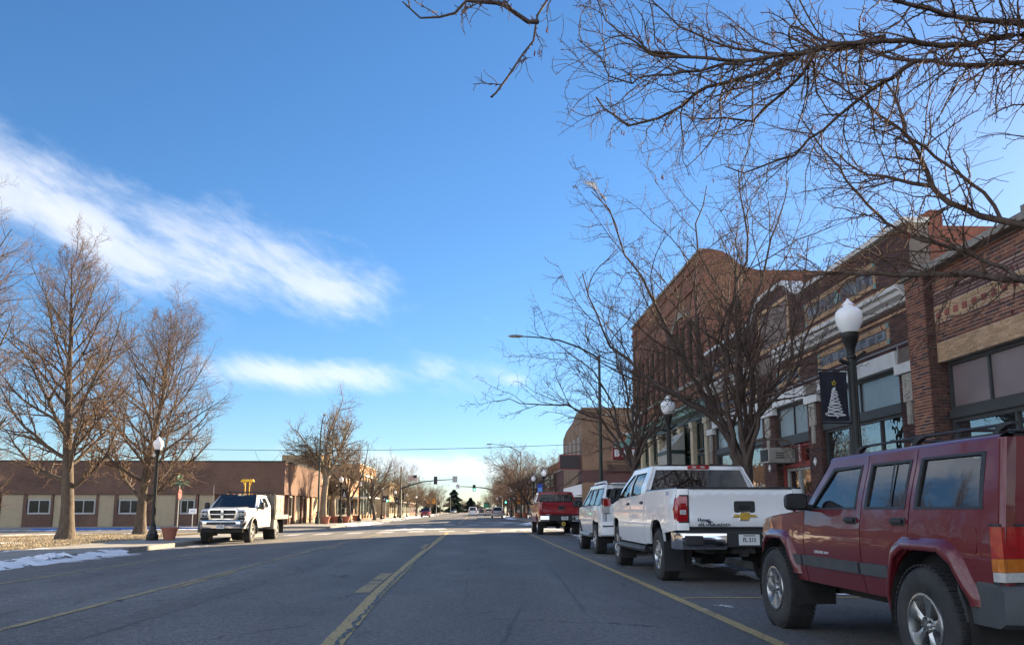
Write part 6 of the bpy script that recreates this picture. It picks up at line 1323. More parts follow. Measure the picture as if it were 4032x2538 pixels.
# ------------------------------------------------------------------ trees
def norm(a): return a/np.maximum(np.linalg.norm(a, axis=-1, keepdims=True), 1e-9)
def grow(rs, P, D, L, R0, n, wig, trop, taper=.45):
    # m shoots grown together: (m,n+1,3) points and (m,n+1) radii
    m = len(P); pts = np.empty((m, n+1, 3)); pts[:, 0] = P; d = norm(np.array(D)); st = (np.asarray(L)/n)[:, None]
    for i in range(n):
        d = norm(d+rs.randn(m, 3)*wig+np.array([0, 0, trop])); pts[:, i+1] = pts[:, i]+d*st
    t = np.linspace(0, 1, n+1)[None, :]; rad = np.asarray(R0)[:, None]*(1-(1-taper)*t); return pts, rad
def kids(rs, pts, rad, cnt, t0, t1, a0, a1, lf, lenv=.3, rf=.6, rmin=.002, grav=0):
    # side shoots: cnt per parent between t0 and t1 along it, leaving at a0..a1 degrees
    m, n1, _ = pts.shape; n = n1-1; idx = np.repeat(np.arange(m), cnt)
    t = t0+(t1-t0)*(np.tile(np.arange(cnt), m)+rs.rand(m*cnt))/cnt; f = t*n; i = np.minimum(f.astype(int), n-1); u = (f-i)[:, None]
    a = pts[idx, i]; b = pts[idx, i+1]; P = a+(b-a)*u; T = norm(b-a); q = norm(np.cross(T, rs.randn(m*cnt, 3))); an = np.radians(a0+(a1-a0)*rs.rand(m*cnt))[:, None]
    D = T*np.cos(an)+q*np.sin(an); D[:, 2] += grav
    L = np.linalg.norm(pts[:, -1]-pts[:, 0], axis=-1)[idx]*lf*(1.15-.65*t)*(1-lenv+2*lenv*rs.rand(m*cnt)); r = rad[idx, i]*rf
    return P, norm(D), L, np.maximum(r, rmin)
def tubes(groups):
    V = []; F = []; off = 0
    for pts, rad, kk in groups:
        m, n1, _ = pts.shape; T = np.empty_like(pts); T[:, 1:-1] = pts[:, 2:]-pts[:, :-2]; T[:, 0] = pts[:, 1]-pts[:, 0]; T[:, -1] = pts[:, -1]-pts[:, -2]; T = norm(T)
        ref = np.where(np.abs(T[:, :1, 2:3]) < .85, np.array([0, 0, 1.]), np.array([1., 0, 0])); A = norm(ref-T*np.sum(ref*T, -1, keepdims=True)); B = np.cross(T, A)
        an = np.arange(kk)*2*math.pi/kk; v = pts[:, :, None]+rad[:, :, None, None]*(A[:, :, None]*np.cos(an)[:, None]+B[:, :, None]*np.sin(an)[:, None]); V.append(v.reshape(-1, 3))
        base = (np.arange(m)*n1*kk)[:, None, None]+(np.arange(n1-1)*kk)[None, :, None]+off; j = np.arange(kk)[None, None]; j2 = (j+1) % kk
        F.append(np.stack([base+j, base+j2, base+kk+j2, base+kk+j], -1).reshape(-1, 4)); off += v.reshape(-1, 3).shape[0]
    return np.concatenate(V), np.concatenate(F)
def np_mesh(name, V, F):
    me = bpy.data.meshes.new(name); k_ = F.shape[1]; me.vertices.add(len(V)); me.vertices.foreach_set('co', V.astype(np.float32).ravel()); me.loops.add(F.size); me.loops.foreach_set('vertex_index', F.astype(np.int32).ravel())
    me.polygons.add(len(F)); me.polygons.foreach_set('loop_start', (np.arange(len(F))*k_).astype(np.int32)); me.polygons.foreach_set('use_smooth', np.ones(len(F), bool)); me.update(calc_edges=True); return me
TRIS = [0]
def tree_obj(name, label, loc, trunk, limbs, twigs, mt, mw, group='bare street trees', extra=None, cat='tree'):
    t = thing(name, label, cat, loc, 0, group); 
    for nm, g, mm in (('trunk', trunk, mt), ('limbs', limbs, mt), ('crown', twigs, mw)):
        if not g: continue
        V, F = tubes(g); TRIS[0] += 2*len(F); link(nm, np_mesh(nm, V, F), mm, t)
    if extra is not None: V, F, nm, mm = extra; link(nm, np_mesh(nm, V, F), mm, t)
    return t
def flare_trunk(pts, rad):
    rad = rad.copy(); rad[:, 0] *= 1.45; rad[:, 1] *= 1.08; return pts, rad
def linden(seed, h, r, half, low=.17, dens=1.0, lean=0.0, twig=1.0):
    rs = np.random.RandomState(seed); n = 22; pts, rad = grow(rs, np.zeros((1, 3)), np.array([[lean, 0, 1]]), [h*.96], [r], n, .035, .06, .05); z = pts[0, :, 2]
    rad[0] = r*np.clip(1-np.linspace(0, 1, n+1)**.8*.97, .03, 1); trunk = [(*flare_trunk(pts, rad), 12)]
    nl = int(38*dens); t = low+(.97-low)*(np.arange(nl)/nl)**.92; prof = np.interp(t, [.1, .25, .42, .62, .82, 1], [.86, 1.0, .95, .66, .36, .10])*half; ang = np.radians(np.interp(t, [.1, .3, .7, 1], [74, 56, 40, 26])+rs.randn(nl)*6); az = np.arange(nl)*2.399+rs.rand(nl)*.6
    i = np.minimum((t*n).astype(int), n-1); P = pts[0, i]+(pts[0, i+1]-pts[0, i])*(t*n-i)[:, None]; D = np.stack([np.cos(az)*np.sin(ang), np.sin(az)*np.sin(ang), np.cos(ang)], -1); L = prof/np.sin(ang)*(.85+.3*rs.rand(nl))
    l1 = grow(rs, P, D, L, np.maximum(rad[0, i]*.42, .018), 9, .08, .085, .20); c = kids(rs, *l1, 14, .12, 1, 28, 58, .42, .3, .55, .006, .12); l2 = grow(rs, *c, 6, .10, .05, .3)
    c = kids(rs, *l2, 8, .1, 1, 25, 62, .50, .35, .55, .0044); l3 = grow(rs, *c, 3, .15, .03, .45); c = kids(rs, *l3, 3, .15, 1, 25, 70, .60, .4, .7, .0030*twig); l4 = grow(rs, *c, 2, .18, .02, .6)
    return trunk, [(*l1, 7), (*l2, 4)], [(*l3, 3), (*l4, 3)]
def locust(seed, h, r, fork=2.2, spread=(18, 62), nl=6, reach=1.0, lean=(0, 0), tw=1.0, arms=()):
    rs = np.random.RandomState(seed); pts, rad = grow(rs, np.zeros((1, 3)), np.array([[lean[0], lean[1], 1]]), [fork], [r], 8, .04, .05, .82); trunk = [(*flare_trunk(pts, rad), 12)]
    az = np.arange(nl)*2*math.pi/nl+rs.rand(nl)*.8; an = np.radians(spread[0]+(spread[1]-spread[0])*rs.permutation(nl)/max(1, nl-1)); t = np.clip(1-.28*rs.rand(nl), 0, 1); P = pts[0, -1]*t[:, None]; D = np.stack([np.cos(az)*np.sin(an), np.sin(az)*np.sin(an), np.cos(an)], -1); L = (h-fork)*(.92+.25*rs.rand(nl))*np.where(an > .75, reach, 1)
    l1 = grow(rs, P, D, L, r*(.42+.22*rs.rand(nl)), 14, .10, .035, .16)
    if arms:
        ap = []; top_ = pts[0, -1]
        for P_ in arms:
            P_ = np.concatenate([[top_*np.array([1, 1, .9])], np.array(P_, float)]); s_ = np.concatenate([[0], np.cumsum(np.linalg.norm(np.diff(P_, axis=0), axis=1))]); tt = np.linspace(0, s_[-1], 15)
            ap.append(np.stack([np.interp(tt, s_, P_[:, i]) for i in range(3)], -1)+np.concatenate([np.zeros((1, 3)), rs.randn(14, 3)*.05]))
        ar = r*(.40+.14*rs.rand(len(arms)))[:, None]*(1-.86*np.linspace(0, 1, 15)**.8)[None]; l1 = (np.concatenate([l1[0], np.array(ap)]), np.concatenate([l1[1], ar]))
    c = kids(rs, *l1, 10, .12, .97, 22, 58, .50, .35, .52, .012, .04); l2 = grow(rs, *c, 9, .15, .03, .22)
    c = kids(rs, *l2, 10, .12, 1, 28, 68, .40, .4, .55, .0062); l3 = grow(rs, *c, 6, .24, .02, .35); c = kids(rs, *l3, 4, .1, 1, 30, 75, .45, .4, .6, .0038*tw); l4 = grow(rs, *c, 3, .28, .01, .6)
    c = kids(rs, *l3, 5, .05, .95, 40, 90, .07, .5, .9, .0050*tw); sp = grow(rs, *c, 1, .1, 0, .8)                # short knobbly spurs
    return trunk, [(*l1, 8), (*l2, 5)], [(*l3, 4), (*l4, 3), (*sp, 3)]
def far_tree(seed, h, r, half, fork=.22, tw=2.0):
    rs = np.random.RandomState(seed); pts, rad = grow(rs, np.zeros((1, 3)), np.array([[0, 0, 1.]]), [h*fork], [r], 5, .04, .05, .85); nl = 8; az = np.arange(nl)*2*math.pi/nl+rs.rand(nl); an = np.radians(12+48*rs.rand(nl))
    l1 = grow(rs, np.repeat(pts[:, -1], nl, 0), np.stack([np.cos(az)*np.sin(an), np.sin(az)*np.sin(an), np.cos(an)], -1), np.minimum(h*(1-fork)*(.8+.25*rs.rand(nl)), half/np.maximum(np.sin(an), .2)), r*(.35+.2*rs.rand(nl)), 8, .10, .04, .2)
    c = kids(rs, *l1, 12, .15, 1, 25, 60, .5, .3, .5, .012, .05); l2 = grow(rs, *c, 6, .14, .03, .3); c = kids(rs, *l2, 10, .1, 1, 28, 65, .48, .35, .6, .005*tw); l3 = grow(rs, *c, 4, .2, .02, .5); c = kids(rs, *l3, 4, .2, 1, 30, 70, .55, .35, .8, .004*tw); l4 = grow(rs, *c, 2, .2, .01, .7)
    return [(*flare_trunk(pts, rad), 8)], [(*l1, 6), (*l2, 4)], [(*l3, 3), (*l4, 3)]
# left lawn trees
def put(builder, *a): return tree_obj(*a, *builder)
tree_obj('linden_tree', 'tall pointed bare tree with dark trunk on the lawn, tallest on the left', (-17.1, 35.3, -.15), *linden(11, 12.9, .31, 3.7), m_bark2, m_twig2, extra=None)
tree_obj('linden_tree', 'broad bare tree with sunlit striped trunk behind the left lamp post', (-17.2, 43.2, -.15), *linden(24, 12.1, .28, 4.6, .13, 1.1), m_bark2, m_twig2)
tree_obj('linden_tree', 'bare lawn tree mostly outside the left edge with only its branches in view', (-16.6, 24.4, -.15), *linden(37, 11.0, .28, 4.3, .15, 1.0), m_bark2, m_twig2)
tree_obj('linden_tree', 'reddish bare tree low behind the first lawn tree at the left edge', (-27, 41.5, -.3), *linden(41, 7.0, .2, 4.2, .12, .9), m_bark2, m_twig2)
# across the side street on the left
tree_obj('pale_tree', 'pale barked tall bare tree in front of the yellow building', (-13.9, 76, -.1), *far_tree(52, 12.4, .32, 3.0, .34, .9), m_pale, m_ptwig)
tree_obj('street_tree', 'dark bare tree beside the banner lamp post across the side street', (-12.8, 84, -.1), *locust(53, 8.6, .22, 2.6, (12, 50), 6, .9, tw=1.4), m_bark2, m_ptwig)
tree_obj('street_tree', 'leaning bare tree before the pilastered store on the left', (-12.6, 104, -.1), *locust(54, 8.8, .22, 2.6, (12, 50), 6, .9, tw=1.6), m_bark2, m_ptwig)
q = tree_obj('pale_tree', 'stump-like pale trunk cut short beside the tall pale tree', (-13.8, 81, -.1), *far_tree(58, 4.4, .28, 1.6, .55, 1.2), m_pale, m_ptwig)
# right pavement: the main stems of the two nearest trees
ARMS_B = [[(-0.24, 0.25, 2.84), (-0.64, 0.5, 3.68), (-0.78, 0.75, 5.07), (-0.74, 1.0, 6.74), (-0.45, 1.15, 8.3), (-.3, 1.2, 9.2)], [(-0.32, 0.0, 2.82), (-1.51, -0.3, 3.56), (-2.53, -0.6, 3.99), (-3.33, -0.9, 4.7), (-3.78, -1.2, 6.16)],
          [(-0.24, 0.0, 2.43), (-0.47, -0.3, 3.86), (-0.41, -0.6, 5.18), (0.02, -0.9, 7.1), (-0.21, -1.2, 8.59)], [(0.54, 0.25, 3.45), (1.3, 0.5, 4.51), (1.91, 0.75, 6.16), (2.21, 1.0, 7.78)],
          [(0.16, -0.3, 3.57), (0.02, -0.6, 4.99), (0.38, -0.9, 6.5), (0.85, -1.2, 8.41)], [(-.55, .1, 3.2), (-1.85, -0.3, 5.24), (-2.76, -0.6, 6.85), (-3.4, -0.9, 8.2)], [(.2, .5, 3.2), (.5, 1.4, 4.8), (.9, 2.2, 7.0), (1.0, 2.4, 8.3)], [(-.3, .6, 3.1), (-1.0, 1.8, 4.9), (-1.5, 2.8, 6.8)], [(.2, -.5, 3.0), (.9, -1.6, 4.4), (1.2, -2.4, 6.2)]]
ARMS_C = [[(-1.28, -0.4, 4.3), (-2.78, -0.8, 4.9), (-4.25, -1.2, 4.87), (-5.4, -1.6, 5.0)], [(-0.94, -0.4, 5.0), (-1.96, -0.8, 6.4), (-3.3, -1.2, 7.3), (-4.3, -1.6, 7.5)], [(-0.43, -0.4, 5.6), (-0.96, -0.8, 7.4), (-1.5, -1.1, 8.6)],
          [(0.39, -0.4, 5.6), (0.68, -0.8, 7.4), (0.9, -1.1, 8.7)], [(0.07, -0.4, 5.9), (-0.13, -0.8, 7.7), (-0.3, -1.1, 8.6)], [(.9, .6, 4.4), (1.9, 1.3, 6.0), (2.3, 1.8, 7.2)], [(-.6, 1.2, 4.6), (-1.4, 2.6, 6.2), (-1.8, 3.3, 7.4)], [(.5, -1.2, 4.3), (.9, -2.4, 5.9), (1.0, -2.8, 7)]]
tree_obj('locust_tree', 'large many-stemmed bare tree rising behind the white pickup', (6.15, 18.4, .1), *locust(61, 6.5, .155, 1.95, (8, 40), 1, .9, (0, 0), 1.0, ARMS_B), m_bark, m_twig)
tree_obj('locust_tree', 'bare tree with a low limb reaching over the street beside the bar sign', (6.15, 31.0, .1), *locust(69, 7.6, .14, 2.7, (12, 50), 1, .9, (-.08, 0), 1.0, ARMS_C), m_bark, m_twig)
FAR = [far_tree(70+i, 10, .2, 4.6, .2, 2.2) for i in range(3)]
def far_at(i, x, y, s, rz, label, mt, mw, group):
    global FARM
    k_ = (i, mw.name)
    if k_ not in FARM:
        ms = []
        for nm, g in zip(('trunk', 'limbs', 'crown'), FAR[i]): V, F = tubes(g); TRIS[0] += 2*len(F); me = np_mesh(nm, V, F); me.materials.append(mt if nm != 'crown' else mw); ms.append((nm, me))
        FARM[k_] = ms
    t = thing('street_tree', label, 'tree', (x, y, 0), rz, group); t.scale = (s, s, s)
    for nm, me in FARM[k_]: link(nm, me, None, t)
FARM = {}; ORD = ['first', 'second', 'third', 'fourth', 'fifth', 'sixth', 'seventh']
spots = [(0, 6.3, 97, 1.0, 0, 'bare tree over the two lamps beyond the red pickup'), (1, 6.6, 112, .9, 1.4, 'bare tree with twisted limbs behind the orange signs'), (2, 6.5, 131, .9, 2.2, 'bare tree on the right pavement short of the signal mast')]
for a in spots: far_at(*a, m_bark, m_twig2, 'bare trees along the right pavement')
for j, y in enumerate((150, 182, 200, 222, 250, 285, 330)): far_at(j % 3, 7.0+(j % 2)*1.6, y, .95-.03*(j % 3), j*1.1, ORD[j]+' bare tree in the far right row beyond the signal mast', m_bark2, m_twig2, 'bare trees far along the right')
for j, y in enumerate((146, 170, 192, 215, 245, 280, 320)): far_at((j+1) % 3, -13.6-(j % 2)*1.5, y, .92-.04*(j % 3), j*.9+.4, ORD[j]+' bare tree in the far left row beyond the signal pole', m_bark2, m_ptwig, 'bare trees far along the left')
for j, (x, y, s) in enumerate(((18, 330, 1.2), (26, 300, 1.3), (14, 420, 1.4), (-8, 560, 1.0), (10, 560, 1.1), (2, 600, .9), (-26, 420, 1.2), (-30, 300, 1.2), (24, 240, 1.2), (21, 200, 1.1))): far_at(j % 3, x, y, s, j*.7, ('hazy bare tree far behind the roofs on the '+('right' if x > 0 else 'left')+', '+ORD[j % 7]+(' of the nearer ones' if j < 7 else ' of the farthest ones')), m_bark2, m_twig2, 'distant bare trees')
# conifers at the end
def conifer(name, label, loc, h, half, seed):
    rs = np.random.RandomState(seed); t = thing(name, label, 'tree', loc, 0); q = MB(); q.tube([(0, 0, 0), (0, 0, h*.5), (0, 0, h)], [.3, .2, .03], 8); q.build('trunk', m_bark, t, world=False)
    n = 16000; z = h*(.05+.95*rs.rand(n)**1.15); w = half*np.minimum(1, 1.75*(1-z/h))**.7*(.8+.35*np.sin(z*2.2+rs.rand()*6)); a = rs.rand(n)*6.283; rr = w*(.25+.75*rs.rand(n)**.5)*(1+.25*np.sin(a*5+z)); c = np.stack([rr*np.cos(a), rr*np.sin(a), z-.25*rr], -1)
    s = .36*(.6+.8*rs.rand(n))[:, None]; d1 = norm(np.stack([np.cos(a), np.sin(a), -.4+.5*rs.rand(n)], -1)+rs.randn(n, 3)*.3)*s*2; d2 = norm(rs.randn(n, 3))*s*.5; V = np.stack([c-d2, c+d2, c+d1], 1).reshape(-1, 3); link('crown', np_mesh('crown', V, np.arange(3*n).reshape(-1, 3)), m_needle, t)
conifer('conifer_tree', 'large dark conifer standing at the end of the street', (-11.4, 440, 0), 12.0, 4.6, 3); conifer('conifer_tree', 'smaller grey-green conifer right of the large one', (-3.0, 520, 0), 9.0, 3.6, 4)
conifer('conifer_tree', 'dark green conifer behind the far left lamps', (-17.5, 330, 0), 8, 3.4, 5)
# foreground tree: its trunk stands just outside the right edge, its limbs arch over the pavement and the street
def foreground():
    rs = np.random.RandomState(99); LIMBS = [
        ([(5.6, 7.5, 5.63), (5.18, 7.66, 5.66), (4.97, 7.81, 5.78), (4.75, 7.97, 5.91), (4.56, 8.13, 6.02), (4.3, 8.29, 6.25), (3.91, 8.44, 6.43), (3.69, 8.6, 6.67)], 0.036) ,
        ([(5.63, 7.5, 5.93), (5.34, 7.46, 5.88), (5.04, 7.42, 5.77), (4.66, 7.38, 5.71), (4.29, 7.33, 5.74), (3.96, 7.29, 5.7), (3.45, 7.25, 5.59), (3.04, 7.21, 5.48), (2.64, 7.17, 5.36), (2.18, 7.12, 5.36), (1.94, 7.08, 5.33), (1.63, 7.04, 5.36), (1.52, 7.0, 5.39)], 0.04) ,
        ([(5.57, 7.4, 5.98), (5.27, 7.29, 5.95), (4.89, 7.17, 5.87), (4.64, 7.06, 5.82), (4.27, 6.94, 5.81), (4.02, 6.83, 5.78), (3.84, 6.71, 5.74), (3.62, 6.6, 5.77)], 0.052) ,
        ([(4.76, 8.0, 5.9), (4.28, 8.14, 5.63), (3.98, 8.29, 5.38), (3.72, 8.43, 5.19), (3.6, 8.57, 5.07), (3.38, 8.71, 5.02), (3.11, 8.86, 4.98), (2.93, 9.0, 5.11)], 0.022) ,
        ([(4.12, 7.4, 5.78), (3.86, 7.44, 5.75), (3.36, 7.48, 5.71), (2.86, 7.52, 5.47), (2.5, 7.56, 5.35), (2.31, 7.6, 5.33), (2.07, 7.64, 5.14), (1.84, 7.68, 5.02), (1.53, 7.72, 4.95), (1.3, 7.76, 5.14), (1.22, 7.8, 5.3)], 0.026) ,
        ([(3.52, 7.6, 5.81), (3.34, 7.7, 5.54), (3.17, 7.8, 5.4), (3.01, 7.9, 5.27), (2.92, 8.0, 5.17), (2.64, 8.1, 5.25), (2.31, 8.2, 5.3), (2.17, 8.3, 5.44)], 0.017) ,
        ([(4.15, 8.0, 6.07), (3.55, 7.9, 5.92), (2.88, 7.8, 5.85), (2.56, 7.7, 5.84), (2.21, 7.6, 5.9), (1.91, 7.5, 6.06), (1.73, 7.4, 6.14)], 0.02) ,
        ([(2.62, 7.1, 5.32), (2.34, 7.06, 5.27), (2.08, 7.02, 5.18), (1.65, 6.99, 5.09), (1.5, 6.95, 5.05), (1.4, 6.91, 4.96), (1.21, 6.88, 5.0), (1.12, 6.84, 5.16), (0.9, 6.8, 5.32)], 0.014) ,
        ([(1.92, 7.0, 5.28), (1.62, 6.97, 5.28), (1.34, 6.95, 5.47), (1.18, 6.93, 5.59), (1.11, 6.9, 5.78)], 0.012) ,
        ([(5.93, 8.2, 4.14), (5.81, 8.35, 4.25), (5.65, 8.5, 4.37), (5.42, 8.65, 4.58), (5.3, 8.8, 4.83), (5.3, 8.95, 5.21), (5.22, 9.1, 5.62), (5.22, 9.25, 6.13), (5.17, 9.4, 6.47)], 0.04) ,
        ([(5.3, 8.8, 4.83), (5.17, 8.96, 4.93), (4.95, 9.12, 5.03), (4.8, 9.28, 5.14), (4.64, 9.44, 5.39), (4.46, 9.6, 5.67)], 0.02) ,
        ([(5.5, 8.6, 3.97), (5.18, 8.8, 4.17), (4.84, 9.0, 4.42), (4.51, 9.2, 4.98), (4.43, 9.4, 5.39), (4.25, 9.6, 5.87), (4.19, 9.8, 6.21)], 0.024) ,
        ([(5.91, 7.9, 3.45), (5.91, 8.25, 3.56), (5.39, 8.6, 3.7), (5.09, 8.95, 3.8), (4.67, 9.3, 3.91), (4.46, 9.65, 4.02), (4.22, 10.0, 4.08)], 0.045) ,
        ([(5.72, 8.5, 4.62), (5.19, 8.67, 5.24), (4.85, 8.83, 5.65), (4.49, 9.0, 6.08), (4.06, 9.17, 6.55), (3.45, 9.33, 7.0), (3.15, 9.5, 7.42)], 0.016) ,
        ([(1.06, 6.2, 5.78), (0.72, 6.15, 5.5), (0.57, 6.1, 5.23), (0.48, 6.05, 5.04), (0.46, 6.0, 4.82), (0.35, 5.95, 4.64), (0.22, 5.9, 4.43), (0.15, 5.85, 4.27), (0.1, 5.8, 4.2)], 0.024) ,
        ([(0.46, 5.9, 4.87), (0.38, 5.86, 4.87), (0.18, 5.81, 4.98), (-0.08, 5.77, 4.97), (-0.18, 5.73, 4.85), (-0.31, 5.69, 4.77), (-0.43, 5.64, 4.75), (-0.57, 5.6, 4.84)], 0.016) ,
    ]
    base = Vector((6.35, 7.7, .13)); t = thing('locust_tree', 'near bare tree whose dark branches with red pods fill the top right', 'tree', base, 0, 'bare street trees')
    tr = np.array([[[0, 0, 0], [.02, .02, .9], [-.03, .05, 1.9], [-.08, .06, 2.7], [-.1, .1, 3.4]]], float); link('trunk', np_mesh('trunk', *tubes([(tr, np.array([[.30, .21, .19, .18, .16]]), 14)])), m_bark, t)
    fork = np.array([6.25, 7.8, 3.5]); G = []; tw3 = []; tw4 = []; b = np.array(base)
    ext = {0: [(6.25, 7.75, 3.6), (6.2, 7.6, 4.6), (5.95, 7.5, 5.4)], 1: [(6.3, 7.7, 3.6), (6.35, 7.55, 4.8), (6.1, 7.5, 5.7)], 2: [(6.3, 7.7, 3.6), (6.5, 7.5, 4.9), (6.1, 7.42, 5.9)], 9: [(6.2, 7.8, 3.4), (6.1, 8.0, 3.9)], 11: [(6.15, 8.0, 3.2), (5.8, 8.4, 3.7)], 13: [(5.81, 8.35, 4.25)], 12: [(6.25, 7.7, 3.0), (6.15, 7.75, 3.3)], 14: [(6.3, 7.5, 3.6), (5.6, 6.6, 5.6), (3.6, 6.3, 6.7), (1.9, 6.25, 6.6)]}
    for i, (P, r) in enumerate(LIMBS):
        P = [np.array(p, float) for p in ext.get(i, [])+P]; Q = []
        for a, c in zip(P[:-1], P[1:]):
            m = max(1, int(np.linalg.norm(c-a)/.14))
            for j in range(m): Q.append(a+(c-a)*j/m+rs.randn(3)*.010)
        Q.append(P[-1]); Q = np.array(Q)-b; n = len(Q); rad = r*(1.35-1.03*np.linspace(0, 1, n)**.8); rad = np.maximum(rad, .0045); G.append((Q[None], rad[None], 8))
        ln = np.sum(np.linalg.norm(np.diff(Q, axis=0), axis=1)); k0 = .25 if i in ext else .05; cnt = max(5, int(ln*(3.2 if i > 13 else 8.5))); full = np.linalg.norm(Q[-1]-Q[0])
        c = kids(rs, Q[None], rad[None], cnt, k0, .99, 25, 65, (.55 if i > 13 else 1.0)/max(full, .6), .45, .5, .0052, -.05); l3 = grow(rs, c[0], c[1], c[2], np.minimum(c[3], .011), 8, .20, -.012, .4)
        d = kids(rs, *l3, 6, .1, 1, 30, 70, .45, .4, .6, .0033, -.02); l4 = grow(rs, *d, 5, .25, -.01, .6); e = kids(rs, *l3, 9, .05, .97, 50, 90, .05, .5, .8, .0036); sp = grow(rs, *e, 1, .1, 0, .9)
        e2 = kids(rs, Q[None], rad[None], cnt*3, k0, .99, 60, 90, .045/max(full, .6), .5, .3, .004); sp2 = grow(rs, e2[0], e2[1], e2[2], np.minimum(e2[3], .006), 1, .1, 0, .9); tw3 += [(*l3, 4)]; tw4 += [(*l4, 3), (*sp, 3), (*sp2, 3)]
    link('limbs', np_mesh('limbs', *tubes(G)), m_bark, t); link('crown', np_mesh('crown', *tubes(tw3+tw4)), m_twig, t)
    # dry pods hanging in small bunches from the twig ends
    tips = np.concatenate([g[0][:, -1] for g in tw4 if g[0].shape[1] > 3]); pick = tips[rs.choice(len(tips), 110, False)]; q = MB()
    for p in pick:
        for _ in range(rs.randint(1, 3)): o = p+rs.randn(3)*.02; q.tube([o, o+np.array([0, 0, -.02]), o+np.array([rs.randn()*.008, 0, -.045]), o+np.array([0, 0, -.06])], [.0012, .006, .007, .001], 5)
    q.build('pods', m_pod, t, 40, world=False, kind='stuff')
foreground()
# ------------------------------------------------------------------ street furniture
def globe_lamp(label, loc, rz=0, banner=None, side=-1, sc=1.0, group='globe street lamps'):
    t = thing('globe_lamp', label, 'street lamp', loc, rz, group); t.scale = (sc, sc, sc)
    q = MB(); q.lathe([(.24, 0), (.25, .05), (.25, .22), (.21, .27), (.20, .34), (.15, .44), (.12, .62), (.125, .66), (.10, .70)], n=16); q.build('base', m_iron, t, 30, world=False)
    q = MB(); prof = [(.082, .68), (.062, 3.45), (.075, 3.47), (.075, 3.51), (.060, 3.53), (.070, 3.62), (.10, 3.70), (.132, 3.80), (.142, 3.83), (.142, 3.90)]; q.lathe(prof, n=16)
    for i in range(10): a = i*.628; q.tube([(.078*math.cos(a), .078*math.sin(a), .75), (.062*math.cos(a), .062*math.sin(a), 3.42)], .012, 5)
    q.build('post', m_iron, t, 30, world=False)
    q = MB(); q.lathe([(a_*.80, 3.90+(b_-3.90)*.74) for a_, b_ in ((.15, 3.90), (.19, 3.97), (.255, 4.12), (.275, 4.27), (.255, 4.38), (.19, 4.455), (.105, 4.50), (.095, 4.53), (.12, 4.545), (.12, 4.56), (.085, 4.59), (.05, 4.63), (.035, 4.65), (.03, 4.67), (.0, 4.70))], n=24); q.build('globe', m_globe, t, 60, world=False)
    q = MB(); q.tube([(0, 0, 3.36), (-.20*side*-1, 0, 3.44)], .035, 6); q.tube([(side*-.02, 0, 3.4), (side*-.24, 0, 3.58)], .03, 6); q.build('flag_holder', m_iron, t, world=False)
    if banner:
        w, z0, z1 = .46, 2.42, 3.24; x0, x1 = (side*.10, side*(.10+w)); a, b = min(x0, x1), max(x0, x1); cx = (a+b)/2
        q = MB(); q.tube([(0, 0, z1+.03), (side*(.12+w), 0, z1+.03)], .014, 6); q.tube([(0, 0, z0-.03), (side*(.12+w), 0, z0-.03)], .014, 6); q.build('banner_arm', m_iron, t, world=False)
        q = MB(); n = 8; q.grid([[(a+(b-a)*i/n, .012*math.sin(i*1.1+z*4), z) for i in range(n+1)] for z in [z0+(z1-z0)*j/6 for j in range(7)]]); bo = q.build('banner', m_navy if banner != 'blue' else m_bluecloth, t, world=False); bo.modifiers.new('thick', 'SOLIDIFY').thickness = .004
        if banner == 'tree':
            r_ = random.Random(4); q = MB(); y = -.02; P = []; zt, zb = z0+.54, z0+.11
            for k_ in range(9):
                u = k_/8; z = zt-(zt-zb)*u; hw = .012+.165*(u-.25*math.floor(u*3.99)/4*(u < .99))*.95
                P += [(cx-hw, y, z), (cx-hw*.2, y, z-.028), (cx+hw, y, z-.018), (cx+hw*.5, y, z+.012), (cx-hw*.4, y, z+.006)]
            S2 = []
            for i in range(len(P)-1):
                for j in range(4):
                    f = j/4; p0, p1, p2, p3 = (Vector(P[max(0, min(len(P)-1, i+o_))]) for o_ in (-1, 0, 1, 2)); S2.append(.5*((2*p1)+(p2-p0)*f+(2*p0-5*p1+4*p2-p3)*f*f+(3*p1-p0-3*p2+p3)*f**3))
            q.tube(S2, .0052, 4)
            for dx in (-.012, .010): q.tube([(p.x*1.0+dx+r_.uniform(-.012, .012), y, p.z+r_.uniform(-.012, .012)) for p in S2[::3]], .0036, 4)
            q.tube([(cx-.01, y, zb), (cx+.03, y, zb-.02), (cx+.02, y, zb-.06), (cx+.045, y, zb-.05)], .006, 4)
            for _ in range(26): q.lathe([(0, -.004), (.004, 0), (0, .004)], (cx+r_.uniform(-.17, .17), y, r_.uniform(zb-.03, zb+.2)), 5)
            q.build('tree_drawing', m_silk, bo, world=False); q = MB(); st = [(cx+.045*(1 if i % 2 == 0 else .42)*math.sin(i*math.pi/5+.15), z0+.625+.045*(1 if i % 2 == 0 else .42)*math.cos(i*math.pi/5+.15)) for i in range(10)]; q.tube([(p[0], y, p[1]) for p in st+[st[0]]], .0055, 4); q.build('star_drawing', m_star, bo, world=False)
        elif banner == 'bell':
            q = MB(); zc = z0+.36; q.prism([(cx-.13, zc-.14), (cx-.07, zc), (cx, zc+.22), (cx+.07, zc), (cx+.13, zc-.14)], lambda p, r2: (p, -.022, r2), lambda p, r2: (p, -.014, r2)); q.build('tree_drawing', m_silk, bo, world=False)
        else: q = MB(); q.bx(a+.04, b-.04, -.022, -.014, z0+.15, z0+.5); q.build('banner_panel', m_ltblue, bo, world=False)
    return t
globe_lamp('tall globe lamp with black tree banner behind the maroon wagon', (6.1, 12.75, .13), 0, 'tree', -1, .98); globe_lamp('globe lamp half hidden by bare branches before the copper cornice', (5.95, 24.8, .13))
globe_lamp('dark globe lamp on the left pavement beside the terracotta pot', (-12.95, 33.8, -.09), 0, None, 1, .93)
